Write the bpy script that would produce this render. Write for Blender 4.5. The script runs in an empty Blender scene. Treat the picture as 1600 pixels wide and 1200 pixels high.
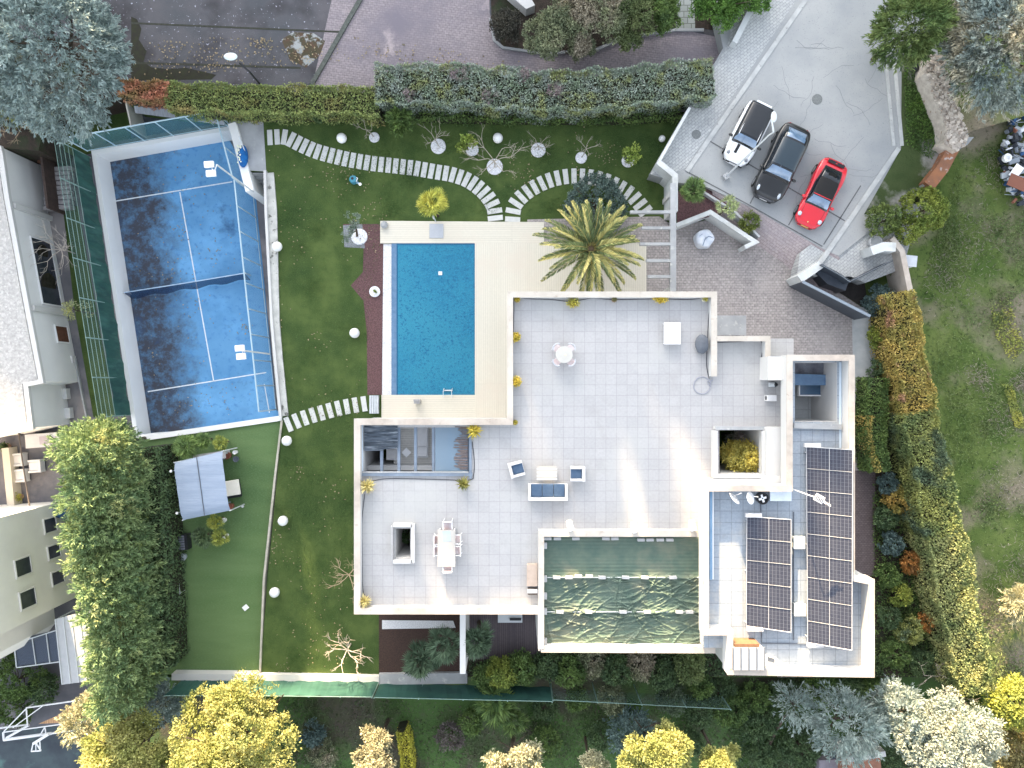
import bpy, math, random
import numpy as np
from mathutils import Vector, Matrix
random.seed(7)
RNG = np.random.default_rng(7)
S = bpy.context.scene
COL = S.collection
H = 45.0                      # camera height in metres; garden lawn is z = 0
F = 1600 * 24 / 36.0
def P(px, py, z=0.0):
    d = (H - z) / F
    return Vector(((px - 800) * d, (600 - py) * d, z))
# ---------------------------------------------------------------- camera
cd = bpy.data.cameras.new('camera'); cam = bpy.data.objects.new('camera', cd); COL.objects.link(cam)
cam.location = (0, 0, H); cam.rotation_euler = (0, 0, 0)
cd.lens = 24; cd.sensor_width = 36; cd.clip_end = 2000; cd.clip_start = 0.5
S.camera = cam
# ---------------------------------------------------------------- light
SUN_EL = math.radians(15); SUN_AZ = math.atan2(-0.27, 1.0)      # azimuth from +Y towards +X
w = bpy.data.worlds.new('World'); S.world = w; w.use_nodes = True
nt = w.node_tree; bg = nt.nodes['Background']; sky = nt.nodes.new('ShaderNodeTexSky')
sky.sky_type = 'NISHITA'; sky.sun_disc = False; sky.sun_elevation = SUN_EL; sky.sun_rotation = SUN_AZ
sky.air_density = 1.0; sky.dust_density = 2.2; sky.ozone_density = 0.7
hsn = nt.nodes.new('ShaderNodeHueSaturation'); hsn.inputs['Saturation'].default_value = .40
nt.links.new(sky.outputs[0], hsn.inputs['Color']); nt.links.new(hsn.outputs[0], bg.inputs[0]); bg.inputs[1].default_value = 0.15
sd = bpy.data.lights.new('sun', 'SUN'); sd.energy = 4.4; sd.angle = math.radians(0.5); sd.color = (1.0, 0.74, 0.44)
sun = bpy.data.objects.new('sun', sd); COL.objects.link(sun)
sv = Vector((math.sin(SUN_AZ) * math.cos(SUN_EL), math.cos(SUN_AZ) * math.cos(SUN_EL), math.sin(SUN_EL)))
sun.rotation_euler = sv.to_track_quat('Z', 'Y').to_euler()
S.view_settings.view_transform = 'Standard'; S.view_settings.look = 'None'
S.view_settings.exposure = 2.42; S.view_settings.gamma = 1.0
S.render.engine = 'CYCLES'

# ---------------------------------------------------------------- materials
MC = {}
def _new(name, rough=.8, metal=0, spec=.3, coat=0):
    m = bpy.data.materials.new(name); m.use_nodes = True
    n = m.node_tree.nodes; b = n['Principled BSDF']
    b.inputs['Roughness'].default_value = rough; b.inputs['Metallic'].default_value = metal
    b.inputs['Specular IOR Level'].default_value = spec; b.inputs['Coat Weight'].default_value = coat
    return m, n, m.node_tree.links, b
def c4(c): return (c[0], c[1], c[2], 1)
def _coord(n, l, kind, scale=(1, 1, 1), rot=0):
    if kind == 'pos': src = n.new('ShaderNodeNewGeometry').outputs['Position']
    else: src = n.new('ShaderNodeTexCoord').outputs['Object']
    mp = n.new('ShaderNodeMapping'); mp.inputs['Scale'].default_value = scale; mp.inputs['Rotation'].default_value = (0, 0, rot)
    l.new(src, mp.inputs[0]); return mp.outputs[0]
def _noise(n, l, co, sc, det=5, rough=.6, dist=0):
    t = n.new('ShaderNodeTexNoise'); t.inputs['Scale'].default_value = sc; t.inputs['Detail'].default_value = det
    t.inputs['Roughness'].default_value = rough; t.inputs['Distortion'].default_value = dist
    l.new(co, t.inputs['Vector']); return t.outputs['Fac']
def _ramp(n, l, f, lo, hi):
    r = n.new('ShaderNodeMapRange'); r.inputs[1].default_value = lo; r.inputs[2].default_value = hi
    l.new(f, r.inputs[0]); return r.outputs[0]
def _mix(n, l, f, a, b, mode='MIX'):
    x = n.new('ShaderNodeMix'); x.data_type = 'RGBA'; x.blend_type = mode
    if isinstance(f, (int, float)): x.inputs[0].default_value = f
    else: l.new(f, x.inputs[0])
    for s, v in ((6, a), (7, b)):
        if isinstance(v, tuple): x.inputs[s].default_value = c4(v)
        else: l.new(v, x.inputs[s])
    return x.outputs[2]
def _bump(n, l, f, b, st, dist=.05):
    bp = n.new('ShaderNodeBump'); bp.inputs['Strength'].default_value = st; bp.inputs['Distance'].default_value = dist
    l.new(f, bp.inputs['Height']); l.new(bp.outputs[0], b.inputs['Normal'])
def mat(name, c1, c2=None, sc=2., rough=.8, lo=.35, hi=.65, c3=None, sc3=.2, lo3=.5, hi3=.6, c4_=None, sc4=8, lo4=.62, hi4=.7,
        bump=0, bsc=None, metal=0, spec=.3, coat=0, kind='pos', stretch=(1, 1, 1), rot=0, isl=0, trans=0, alpha=1):
    if name in MC: return MC[name]
    m, n, l, b = _new(name, rough, metal, spec, coat)
    co = _coord(n, l, kind, stretch, rot)
    col = c1
    if c2 is not None:
        f = _noise(n, l, co, sc)
        col = _mix(n, l, _ramp(n, l, f, lo, hi), c1, c2)
        if bump: _bump(n, l, _noise(n, l, co, bsc or sc * 3, 4), b, bump)
    if c3 is not None: col = _mix(n, l, _ramp(n, l, _noise(n, l, co, sc3, 6), lo3, hi3), col, c3)
    if c4_ is not None: col = _mix(n, l, _ramp(n, l, _noise(n, l, co, sc4, 3), lo4, hi4), col, c4_)
    if isl:
        g = n.new('ShaderNodeNewGeometry'); r = n.new('ShaderNodeMapRange'); l.new(g.outputs['Random Per Island'], r.inputs[0])
        r.inputs[3].default_value = 1 - isl; r.inputs[4].default_value = 1 + isl
        hs = n.new('ShaderNodeHueSaturation'); l.new(r.outputs[0], hs.inputs['Value'])
        if isinstance(col, tuple): hs.inputs['Color'].default_value = c4(col)
        else: l.new(col, hs.inputs['Color'])
        col = hs.outputs[0]
    if isinstance(col, tuple): b.inputs['Base Color'].default_value = c4(col)
    else: l.new(col, b.inputs['Base Color'])
    if trans:
        t = n.new('ShaderNodeBsdfTranslucent'); mx = n.new('ShaderNodeMixShader'); mx.inputs[0].default_value = trans
        if isinstance(col, tuple): t.inputs[0].default_value = c4(col)
        else: l.new(col, t.inputs[0])
        l.new(b.outputs[0], mx.inputs[1]); l.new(t.outputs[0], mx.inputs[2]); l.new(mx.outputs[0], n['Material Output'].inputs[0])
    if alpha < 1: b.inputs['Alpha'].default_value = alpha
    MC[name] = m; return m
def bmat(name, ca, cb, cm, w=.6, h=.6, off=0., ms=.012, rot=0, rough=.75, dirt=None, dsc=.5, dlo=.5, dhi=.7, dirt2=None, d2sc=.3, d2lo=.55, d2hi=.65, shift=(0, 0), spec=.3, coat=0, bump=.4, noise=.25, ctex=None):
    if name in MC: return MC[name]
    m, n, l, b = _new(name, rough, 0, spec, coat)
    co = _coord(n, l, 'pos', rot=rot)
    mp = n.new('ShaderNodeMapping'); mp.inputs['Location'].default_value = (shift[0], shift[1], 0); l.new(co, mp.inputs[0]); c2 = mp.outputs[0]
    br = n.new('ShaderNodeTexBrick'); br.offset = off; br.squash = 1
    br.inputs['Scale'].default_value = 1; br.inputs['Brick Width'].default_value = w; br.inputs['Row Height'].default_value = h
    br.inputs['Mortar Size'].default_value = ms; br.inputs['Mortar Smooth'].default_value = .3
    br.inputs['Color1'].default_value = c4(ca); br.inputs['Color2'].default_value = c4(cb); br.inputs['Mortar'].default_value = c4(cm)
    l.new(c2, br.inputs['Vector']); col = br.outputs['Color']
    f = _ramp(n, l, _noise(n, l, co, 7, 6), .3, .7)
    col = _mix(n, l, noise, col, _mix(n, l, f, tuple(x * .72 for x in ca), tuple(min(1, x * 1.2) for x in cb)))
    if dirt: col = _mix(n, l, _ramp(n, l, _noise(n, l, co, dsc, 8, .65), dlo, dhi), col, dirt)
    if dirt2: col = _mix(n, l, _ramp(n, l, _noise(n, l, co, d2sc, 8, .7), d2lo, d2hi), col, dirt2)
    l.new(col, b.inputs['Base Color'])
    if bump:
        inv = n.new('ShaderNodeMath'); inv.operation = 'SUBTRACT'; inv.inputs[0].default_value = 1; l.new(br.outputs['Fac'], inv.inputs[1])
        _bump(n, l, inv.outputs[0], b, bump, .01)
    MC[name] = m; return m
def glassmat(name, c, alpha=.35, rough=.08):
    if name in MC: return MC[name]
    m, n, l, b = _new(name, rough, 0, .6, 0); b.inputs['Base Color'].default_value = c4(c); b.inputs['Alpha'].default_value = alpha
    MC[name] = m; return m

# ---------------------------------------------------------------- mesh building
class MB:
    def __init__(s): s.v = []; s.f = []
    def add(s, vs, fs):
        o = len(s.v); s.v += [tuple(v) for v in vs]; s.f += [tuple(i + o for i in f) for f in fs]; return s
    def box(s, c, d, rz=0, rx=0, ry=0):
        M = Matrix.Translation(Vector(c)) @ Matrix.Rotation(rz, 4, 'Z') @ Matrix.Rotation(ry, 4, 'Y') @ Matrix.Rotation(rx, 4, 'X')
        vs = [M @ Vector((x * d[0] / 2, y * d[1] / 2, z * d[2] / 2)) for x in (-1, 1) for y in (-1, 1) for z in (-1, 1)]
        return s.add(vs, [(0, 1, 3, 2), (4, 6, 7, 5), (0, 4, 5, 1), (2, 3, 7, 6), (0, 2, 6, 4), (1, 5, 7, 3)])
    def prism(s, poly, z0, z1, caps=True):
        p = [(q[0], q[1]) for q in poly]; k = len(p)
        a = sum(p[i][0] * p[(i + 1) % k][1] - p[(i + 1) % k][0] * p[i][1] for i in range(k))
        if a < 0: p = p[::-1]; z1 = z1[::-1] if isinstance(z1, (list, tuple)) else z1
        zt = z1 if isinstance(z1, (list, tuple)) else [z1] * k
        vs = [(x, y, z0) for x, y in p] + [(x, y, zt[i]) for i, (x, y) in enumerate(p)]
        fs = [(i, (i + 1) % k, k + (i + 1) % k, k + i) for i in range(k)]
        if caps: fs += [tuple(range(k, 2 * k)), tuple(range(k - 1, -1, -1))]
        return s.add(vs, fs)
    def sheet(s, pts): return s.add(pts, [tuple(range(len(pts)))])
    def tube(s, pts, r, n=6, closed=False):
        pts = [Vector(p) for p in pts]; k = len(pts)
        rs = r if isinstance(r, (list, tuple)) else [r] * k
        vs = []; up = None
        for i, p in enumerate(pts):
            if closed: t = pts[(i + 1) % k] - pts[i - 1]
            else: t = pts[min(i + 1, k - 1)] - pts[max(i - 1, 0)]
            if t.length < 1e-9: t = Vector((0, 0, 1))
            t.normalize()
            if up is None: up = Vector((0, 0, 1)) if abs(t.z) < .9 else Vector((1, 0, 0))
            a = t.cross(up)
            if a.length < 1e-4: a = t.cross(Vector((0, 1, 0)))
            a.normalize(); b = a.cross(t).normalized(); up = b
            for j in range(n):
                an = 2 * math.pi * j / n; vs.append(p + (a * math.cos(an) + b * math.sin(an)) * rs[i])
        fs = []
        for i in range(k if closed else k - 1):
            for j in range(n):
                q = (i + 1) % k
                fs.append((i * n + j, i * n + (j + 1) % n, q * n + (j + 1) % n, q * n + j))
        if not closed: fs += [tuple(range(n)), tuple(range((k - 1) * n, k * n))]
        return s.add(vs, fs)
    def lathe(s, prof, c=(0, 0, 0), n=16, M=None):
        vs = []; c = Vector(c)
        for r, z in prof:
            for j in range(n):
                a = 2 * math.pi * j / n; v = Vector((r * math.cos(a), r * math.sin(a), z))
                if M: v = M @ v
                vs.append(c + v)
        fs = [(i * n + j, i * n + (j + 1) % n, (i + 1) * n + (j + 1) % n, (i + 1) * n + j) for i in range(len(prof) - 1) for j in range(n)]
        fs += [tuple(range(n))[::-1], tuple(range((len(prof) - 1) * n, len(prof) * n))]
        return s.add(vs, fs)
    def ball(s, c, r, n=12, m=8, sz=1., seed=None, amp=0):
        rr = random.Random(seed); vs = []; fs = []; c = Vector(c)
        if not isinstance(r, (tuple, list)): r = (r, r, r * sz)
        for i in range(m + 1):
            th = math.pi * i / m
            for j in range(n):
                a = 2 * math.pi * j / n; k = 1 + (rr.uniform(-amp, amp) if amp else 0)
                vs.append(c + Vector((r[0] * k * math.sin(th) * math.cos(a), r[1] * k * math.sin(th) * math.sin(a), r[2] * k * math.cos(th))))
        for i in range(m):
            for j in range(n): fs.append((i * n + j, (i + 1) * n + j, (i + 1) * n + (j + 1) % n, i * n + (j + 1) % n))
        return s.add(vs, fs)
def root_loc(p):
    v = Vector((0, 0, 0))
    while p is not None: v = v + Vector(p.location); p = p.parent
    return v
def build(mb, name, m, parent=None, smooth=False, bevel=0, local=False, bseg=2):
    me = bpy.data.meshes.new(name); vs = mb.v; off = Vector((0, 0, 0)); loc = Vector((0, 0, 0))
    if not local:
        if parent is not None: off = root_loc(parent)
        elif vs:
            a = np.array(vs); mn = a.min(0); mx = a.max(0); off = loc = Vector(((mn[0] + mx[0]) / 2, (mn[1] + mx[1]) / 2, mn[2]))
    me.from_pydata([(v[0] - off[0], v[1] - off[1], v[2] - off[2]) for v in vs], [], mb.f)
    me.update()
    if smooth: me.shade_smooth()
    me.materials.append(m)
    o = bpy.data.objects.new(name, me); COL.objects.link(o); o.location = loc
    if parent is not None: o.parent = parent
    if bevel:
        b = o.modifiers.new('bevel', 'BEVEL'); b.width = bevel; b.segments = bseg; b.limit_method = 'ANGLE'
    return o
def tag(o, label, cat, group=None):
    o['label'] = label; o['category'] = cat
    if group: o['group'] = group
    return o
def thing(name, label, cat, loc, group=None, rz=0):
    o = bpy.data.objects.new(name, None); COL.objects.link(o); o.location = loc; o.rotation_euler = (0, 0, rz); o.empty_display_size = .2
    return tag(o, label, cat, group)
def setting(o, kind='structure'): o['kind'] = kind; return o
def dup(o, loc, rz=None, label=None, group=None, scale=None):
    r = o.copy(); COL.objects.link(r); r.location = loc
    if rz is not None: r.rotation_euler = (0, 0, rz)
    if scale is not None: r.scale = (scale,) * 3 if isinstance(scale, (int, float)) else scale
    if label: r['label'] = label
    if group: r['group'] = group
    for ch in list(o.children):
        c = ch.copy(); COL.objects.link(c); c.parent = r
        for g in list(ch.children):
            d = g.copy(); COL.objects.link(d); d.parent = c
    return r
def wallstrip(pts, wd, side=0):
    """mitred strip polygons along polyline (list of 2D). returns list of quads. side -1/0/1 shifts the strip"""
    p = [Vector((q[0], q[1])) for q in pts]; k = len(p); L = []; R = []
    for i in range(k):
        d1 = (p[i] - p[i - 1]).normalized() if i > 0 else None
        d2 = (p[i + 1] - p[i]).normalized() if i < k - 1 else None
        if d1 is None: d1 = d2
        if d2 is None: d2 = d1
        n1 = Vector((-d1.y, d1.x)); n2 = Vector((-d2.y, d2.x)); nn = (n1 + n2).normalized(); kf = 1 / max(.3, nn.dot(n1))
        L.append(p[i] + nn * kf * wd * (.5 + side * .5)); R.append(p[i] - nn * kf * wd * (.5 - side * .5))
    return L, R
def wallmb(pts, wd, z0, z1, side=0):
    L, R = wallstrip(pts, wd, side); k = len(L); mb = MB()
    vs = [(q.x, q.y, z1) for q in L] + [(q.x, q.y, z1) for q in R] + [(q.x, q.y, z0) for q in L] + [(q.x, q.y, z0) for q in R]
    fs = []
    for i in range(k - 1):
        fs += [(k + i, k + i + 1, i + 1, i), (2 * k + i, 2 * k + i + 1, 3 * k + i + 1, 3 * k + i), (i, i + 1, 2 * k + i + 1, 2 * k + i), (k + i + 1, k + i, 3 * k + i, 3 * k + i + 1)]
    fs += [(0, 2 * k, 3 * k, k), (k - 1, 2 * k - 1, 4 * k - 1, 3 * k - 1)]
    return mb.add(vs, fs)
def spline(pts, n):
    """n evenly spaced points + tangents on a catmull-rom through pts (2D/3D vectors)"""
    p = [Vector(q) for q in pts]; q = [p[0] * 2 - p[1]] + p + [p[-1] * 2 - p[-2]]; dense = []
    for i in range(1, len(q) - 2):
        for t in np.linspace(0, 1, 24, endpoint=(i == len(q) - 3)):
            a, b, c, d = q[i - 1], q[i], q[i + 1], q[i + 2]
            dense.append(.5 * ((2 * b) + (c - a) * t + (2 * a - 5 * b + 4 * c - d) * t * t + (3 * b - a - 3 * c + d) * t ** 3))
    cum = [0]
    for i in range(1, len(dense)): cum.append(cum[-1] + (dense[i] - dense[i - 1]).length)
    out = []; j = 0
    for k in range(n):
        s = cum[-1] * k / max(1, n - 1)
        while j < len(cum) - 2 and cum[j + 1] < s: j += 1
        f = (s - cum[j]) / max(1e-9, cum[j + 1] - cum[j])
        out.append((dense[j].lerp(dense[j + 1], f), (dense[j + 1] - dense[j]).normalized()))
    return out

# ---------------------------------------------------------------- foliage
def leafmesh(name, c, d, L, W, m, parent, up=.35, loc=None, jit=.25, leafn=None):
    """c: (n,3) centres, d: (n,3) leaf directions. diamond leaf quads in world coords."""
    n = len(c); d = d / (np.linalg.norm(d, axis=1, keepdims=True) + 1e-9)
    r = RNG.normal(size=(n, 3)); r[:, 2] *= (1 - up); s = np.cross(d, r); bad = np.linalg.norm(s, axis=1) < 1e-3
    s[bad] = (1, 0, 0); s /= np.linalg.norm(s, axis=1, keepdims=True)
    if up > 0:                                   # bias blades towards facing the sky
        hz = np.cross(np.tile([[0, 0, 1.]], (n, 1)), d); hn = np.linalg.norm(hz, axis=1, keepdims=True) + 1e-6
        s = s * (1 - up) + hz / hn * up; s /= np.linalg.norm(s, axis=1, keepdims=True) + 1e-9
    L = np.asarray(L, float).reshape(-1, 1) if np.ndim(L) else L; l = L * RNG.uniform(1 - jit, 1 + jit, (n, 1)); w = W * RNG.uniform(1 - jit, 1 + jit, (n, 1))
    base = Vector(root_loc(parent)) if parent is not None else Vector(loc if loc is not None else (0, 0, 0))
    c = c - np.array(base)
    v = np.empty((n, 4, 3)); v[:, 0] = c - d * l / 2; v[:, 1] = c + s * w / 2; v[:, 2] = c + d * l / 2; v[:, 3] = c - s * w / 2
    me = bpy.data.meshes.new(name); me.vertices.add(n * 4); me.vertices.foreach_set('co', v.reshape(-1).astype(np.float32))
    me.loops.add(n * 4); me.loops.foreach_set('vertex_index', np.arange(n * 4, dtype=np.int32))
    me.polygons.add(n); me.polygons.foreach_set('loop_start', np.arange(0, n * 4, 4, dtype=np.int32))
    me.polygons.foreach_set('loop_total', np.full(n, 4, dtype=np.int32)); me.update(calc_edges=True)
    me.materials.append(m); o = bpy.data.objects.new(name, me); COL.objects.link(o)
    if parent is not None: o.parent = parent
    else: o.location = base
    return o
def sph(n, zmin=-.3):
    z = RNG.uniform(zmin, 1, n); a = RNG.uniform(0, 2 * math.pi, n); r = np.sqrt(1 - z * z)
    return np.stack([r * np.cos(a), r * np.sin(a), z], 1)
def lumps(dirs, seed, amp, k=9):
    """bumpy radius factor with k random lobes"""
    r = np.random.default_rng(seed); ax = r.normal(size=(k, 3)); ax /= np.linalg.norm(ax, axis=1, keepdims=True)
    dd = dirs @ ax.T; return 1 + amp * (np.max(np.where(dd > .55, (dd - .55) * 2.2, 0), axis=1) - .35)
def cloud(style, C, R, n, seed, clump=.35, per=26, amp=.35):
    """leaf centres and directions of a crown. C centre, R radii"""
    C = np.array(C, float); R = np.array(R, float)
    if style == 'conifer': R = np.maximum(R - clump * np.array([1.5, 1.5, .6]), R * .45)
    else: R = np.maximum(R - clump * np.array([.8, .8, .4]), R * .5)
    k = max(1, n // per); d = sph(k, -.35); f = lumps(d, seed, amp); depth = 1 - np.abs(RNG.normal(0, .16, k))
    depth = np.clip(depth, .25, 1.05)
    cc = C + d * R * (f * depth)[:, None]
    if style == 'lobed':                      # a crown made of many separate boughs of different height and size
        rl = np.random.default_rng(seed); nl = int(12 + 5 * R[0]); lr = rl.uniform(.20, .36, nl) * R[0]; a = rl.uniform(0, 2 * np.pi, nl); q = np.sqrt(rl.uniform(0.02, 1, nl))
        lc = np.stack([np.cos(a) * q * (R[0] - lr * .8), np.sin(a) * q * (R[1] - lr * .8), (1 - q ** 2 * .9) * R[2] * .85 - lr * .6 + rl.normal(0, .12, nl) * R[2]], 1)
        w = lr ** 2 / np.sum(lr ** 2); pick = rl.choice(nl, k, p=w); d = sph(k, -.25)
        cc = C + lc[pick] + d * lr[pick][:, None] * (1 - np.abs(RNG.normal(0, .18, k)))[:, None] * np.array([1, 1, .8]); clump = clump * .62
    if style == 'conifer':
        out = d.copy(); out[:, 2] = out[:, 2] * .5 + .1; out += RNG.normal(0, .28, (k, 3)); out /= np.linalg.norm(out, axis=1, keepdims=True)
        t = RNG.uniform(0, 1, (k, per, 1)); ln = clump * RNG.uniform(1.3, 2.4, (k, 1, 1))
        side = RNG.normal(0, 1, (k, per, 3)); spread = clump * .42 * (1.05 - t)
        pts = cc[:, None, :] + out[:, None, :] * t * ln + side * spread
        dirs = out[:, None, :] * .9 + side * .45
        return pts.reshape(-1, 3), dirs.reshape(-1, 3)
    g = RNG.normal(0, 1, (k, per, 3)); g /= np.linalg.norm(g, axis=2, keepdims=True); rad = RNG.uniform(.35, 1, (k, per, 1))
    sz = clump * RNG.uniform(.6, 1.5, (k, 1, 1))
    pts = cc[:, None, :] + g * rad * sz * np.array([1, 1, .7]); dirs = g + RNG.normal(0, .7, (k, per, 3)) + d[:, None, :] * .4
    return pts.reshape(-1, 3), dirs.reshape(-1, 3)
def leafmat(name, a, b=None, c=None, isl=.35, sc=.7, trans=.25, sc3=.35, lo3=.52, hi3=.62):
    g = lambda c: None if c is None else tuple(x ** .80 for x in c)
    a, b, c = g(a), g(b), g(c)
    return mat(name, a, b, sc=sc, lo=.38, hi=.62, rough=.65, spec=.25, c3=c, sc3=sc3, lo3=lo3, hi3=hi3, isl=isl, trans=trans)
BARK = mat('bark', (.10, .075, .055), (.05, .038, .028), sc=6, bump=.5)
def trunk(base, top, r, parent, nl=6, crownR=1.5, seed=0):
    rr = random.Random(seed); mb = MB(); b = Vector(base); t = Vector(top)
    mid = b.lerp(t, .5) + Vector((rr.uniform(-.12, .12), rr.uniform(-.12, .12), 0))
    mb.tube([b, b.lerp(mid, .5), mid, t], [r * 1.35, r, r * .8, r * .4], 8)
    for i in range(nl):
        h = rr.uniform(.35, .9); s = b.lerp(t, h); a = rr.uniform(0, 6.28); L = crownR * rr.uniform(.5, .85)
        e = s + Vector((math.cos(a) * L, math.sin(a) * L, L * rr.uniform(.3, .8))); m = s.lerp(e, .5) + Vector((0, 0, -.08 * L))
        mb.tube([s, m, e], [r * .45, r * .3, r * .1], 5)
    return build(mb, 'trunk', BARK, parent)
def tree(name, label, cat, px, py, zb, h, rpx, m, style='broad', n=9000, L=.2, W=.1, clump=.38, group=None, seed=None, vert=None, amp=.35, ry=None, up=.35, core=None, zc=None):
    """px,py: where the crown middle shows; rpx: crown radius in photo pixels"""
    seed = seed if seed is not None else int(px * 7 + py); rz = vert if vert else h * .42
    zc_ = zb + h - rz; q = P(px, py, zc_); r = rpx * (H - zc_) / F; ryy = (ry or rpx) * (H - zc_) / F
    t = thing(name, label, cat, (q.x, q.y, zb), group)
    pts, dirs = cloud(style, (q.x, q.y, zc_), (r, ryy, rz), n, seed, clump, amp=amp)
    keep = pts[:, 2] > zb + .03; leafmesh('crown', pts[keep], dirs[keep], L, W, m, t, up=up)
    trunk((q.x, q.y, zb), (q.x, q.y, zc_ + rz * .4), max(.04, r * .06), t, 7, r, seed)
    return t
# ================================================================ GROUND
def px2(pts, z): return [P(a, b, z) for a, b in pts]
def zone(name, pts, z, m, zb=-5.2, kind='structure'):
    return setting(build(MB().prism(px2(pts, z), zb, z), name, m), kind)
def sheet(name, pts, z, m, kind='structure'):
    return setting(build(MB().prism(px2(pts, z), z - .003, z + .001), name, m), kind)
PARK = 1.2
M_earth = mat('earth', (.055, .045, .032), (.03, .035, .018), sc=1.2, c3=(.035, .055, .018), sc3=.25, lo3=.48, hi3=.6, bump=.6, bsc=8)
M_lawn = mat('lawn', (.050, .085, .025), (.095, .135, .042), sc=.7, c3=(.034, .066, .022), sc3=.3, lo3=.45, hi3=.68, c4_=(.105, .155, .05), sc4=22, lo4=.5, hi4=.75, bump=.8, bsc=45, rough=.9, spec=.1)
M_turf = mat('turf', (.10, .165, .062), (.145, .215, .09), sc=.6, lo=.3, hi=.7, c3=(.07, .125, .05), sc3=.14, lo3=.45, hi3=.6, c4_=(.15, .24, .12), sc4=30, lo4=.5, hi4=.8, bump=.4, bsc=60, rough=.9, spec=.1, stretch=(.25, 1, 1))
M_meadow = mat('meadow_grass', (.060, .10, .025), (.125, .165, .05), sc=.45, c3=(.22, .19, .14), sc3=.16, lo3=.48, hi3=.62, c4_=(.02, .035, .012), sc4=5, lo4=.55, hi4=.75, bump=1, bsc=12, rough=.95, spec=.1)
M_soil = mat('soil', (.05, .035, .028), (.028, .022, .016), sc=4, c3=(.03, .045, .018), sc3=.5, lo3=.5, hi3=.65, bump=.8, bsc=14)
M_mulch = mat('mulch', (.16, .085, .085), (.085, .045, .048), sc=14, lo=.4, hi=.6, c4_=(.32, .27, .26), sc4=20, lo4=.66, hi4=.74, bump=1, bsc=22)
M_conc = mat('concrete', (.40, .41, .42), (.33, .34, .35), sc=.9, c3=(.25, .26, .27), sc3=.35, lo3=.5, hi3=.7, c4_=(.52, .52, .50), sc4=2.2, lo4=.6, hi4=.72, bump=.2, bsc=20)
M_road = mat('road_concrete', (.30, .315, .325), (.40, .405, .40), sc=.28, lo=.35, hi=.7, c3=(.27, .285, .30), sc3=.14, lo3=.5, hi3=.7, c4_=(.25, .26, .27), sc4=13, lo4=.6, hi4=.72, bump=.2, bsc=30)
M_pave = bmat('drive_setts', (.25, .228, .225), (.40, .365, .35), (.11, .10, .10), .24, .17, .5, .016, dirt=(.40, .36, .34), dsc=.25, dlo=.52, dhi=.75, noise=.5)
M_pave2 = bmat('entry_setts', (.36, .30, .31), (.50, .43, .42), (.17, .14, .15), .24, .15, .5, .014, rot=math.radians(35), dirt=(.34, .31, .33), dsc=.2, dlo=.5, dhi=.72, noise=.5)
M_side = bmat('sidewalk_tiles', (.40, .41, .42), (.50, .51, .50), (.22, .23, .24), .27, .17, .5, .02, rot=math.radians(-39), dirt=(.24, .25, .26), dsc=.3, dlo=.53, dhi=.68, noise=.4)
M_plaza = bmat('plaza_bricks', (.235, .205, .22), (.33, .285, .30), (.11, .10, .105), .28, .15, .5, .015, rot=.12, dirt=(.19, .17, .20), dsc=.16, dlo=.48, dhi=.66, dirt2=(.47, .40, .40), d2sc=.4, d2lo=.58, d2hi=.72, noise=.5)
M_yard = mat('yard_tarmac', (.075, .08, .09), (.11, .105, .115), sc=.35, c3=(.045, .042, .048), sc3=.16, lo3=.48, hi3=.6, c4_=(.40, .40, .48), sc4=6, lo4=.66, hi4=.70, bump=.4, bsc=12)
M_white = mat('white_render', (.58, .575, .565), (.53, .525, .515), sc=.6, lo=.3, hi=.8, rough=.8)
M_white2 = mat('bright_render', (.80, .80, .79), (.73, .73, .725), sc=.6, lo=.3, hi=.8)
M_cope = mat('coping_stone', (.47, .41, .355), (.39, .34, .295), sc=2.5, c3=(.52, .47, .42), sc3=.5, lo3=.45, hi3=.6, c4_=(.33, .27, .22), sc4=3, lo4=.64, hi4=.76)
M_grey = mat('grey_metal', (.12, .14, .17), (.10, .115, .14), sc=3, rough=.45, metal=0)
M_steel = mat('painted_steel', (.55, .58, .60), rough=.4)
M_dark = mat('dark_plastic', (.02, .021, .024), rough=.5)
M_wplastic = mat('white_plastic', (.82, .82, .83), rough=.4)
M_wpaint = mat('white_line_paint', (.80, .82, .84), (.62, .68, .74), sc=6)
M_court = mat('court_blue', (.095, .27, .50), (.14, .34, .58), sc=.5, lo=.3, hi=.7, c3=(.17, .42, .72), sc3=.22, lo3=.5, hi3=.7, c4_=(.05, .18, .44), sc4=3, lo4=.55, hi4=.8, rough=.75)
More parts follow.
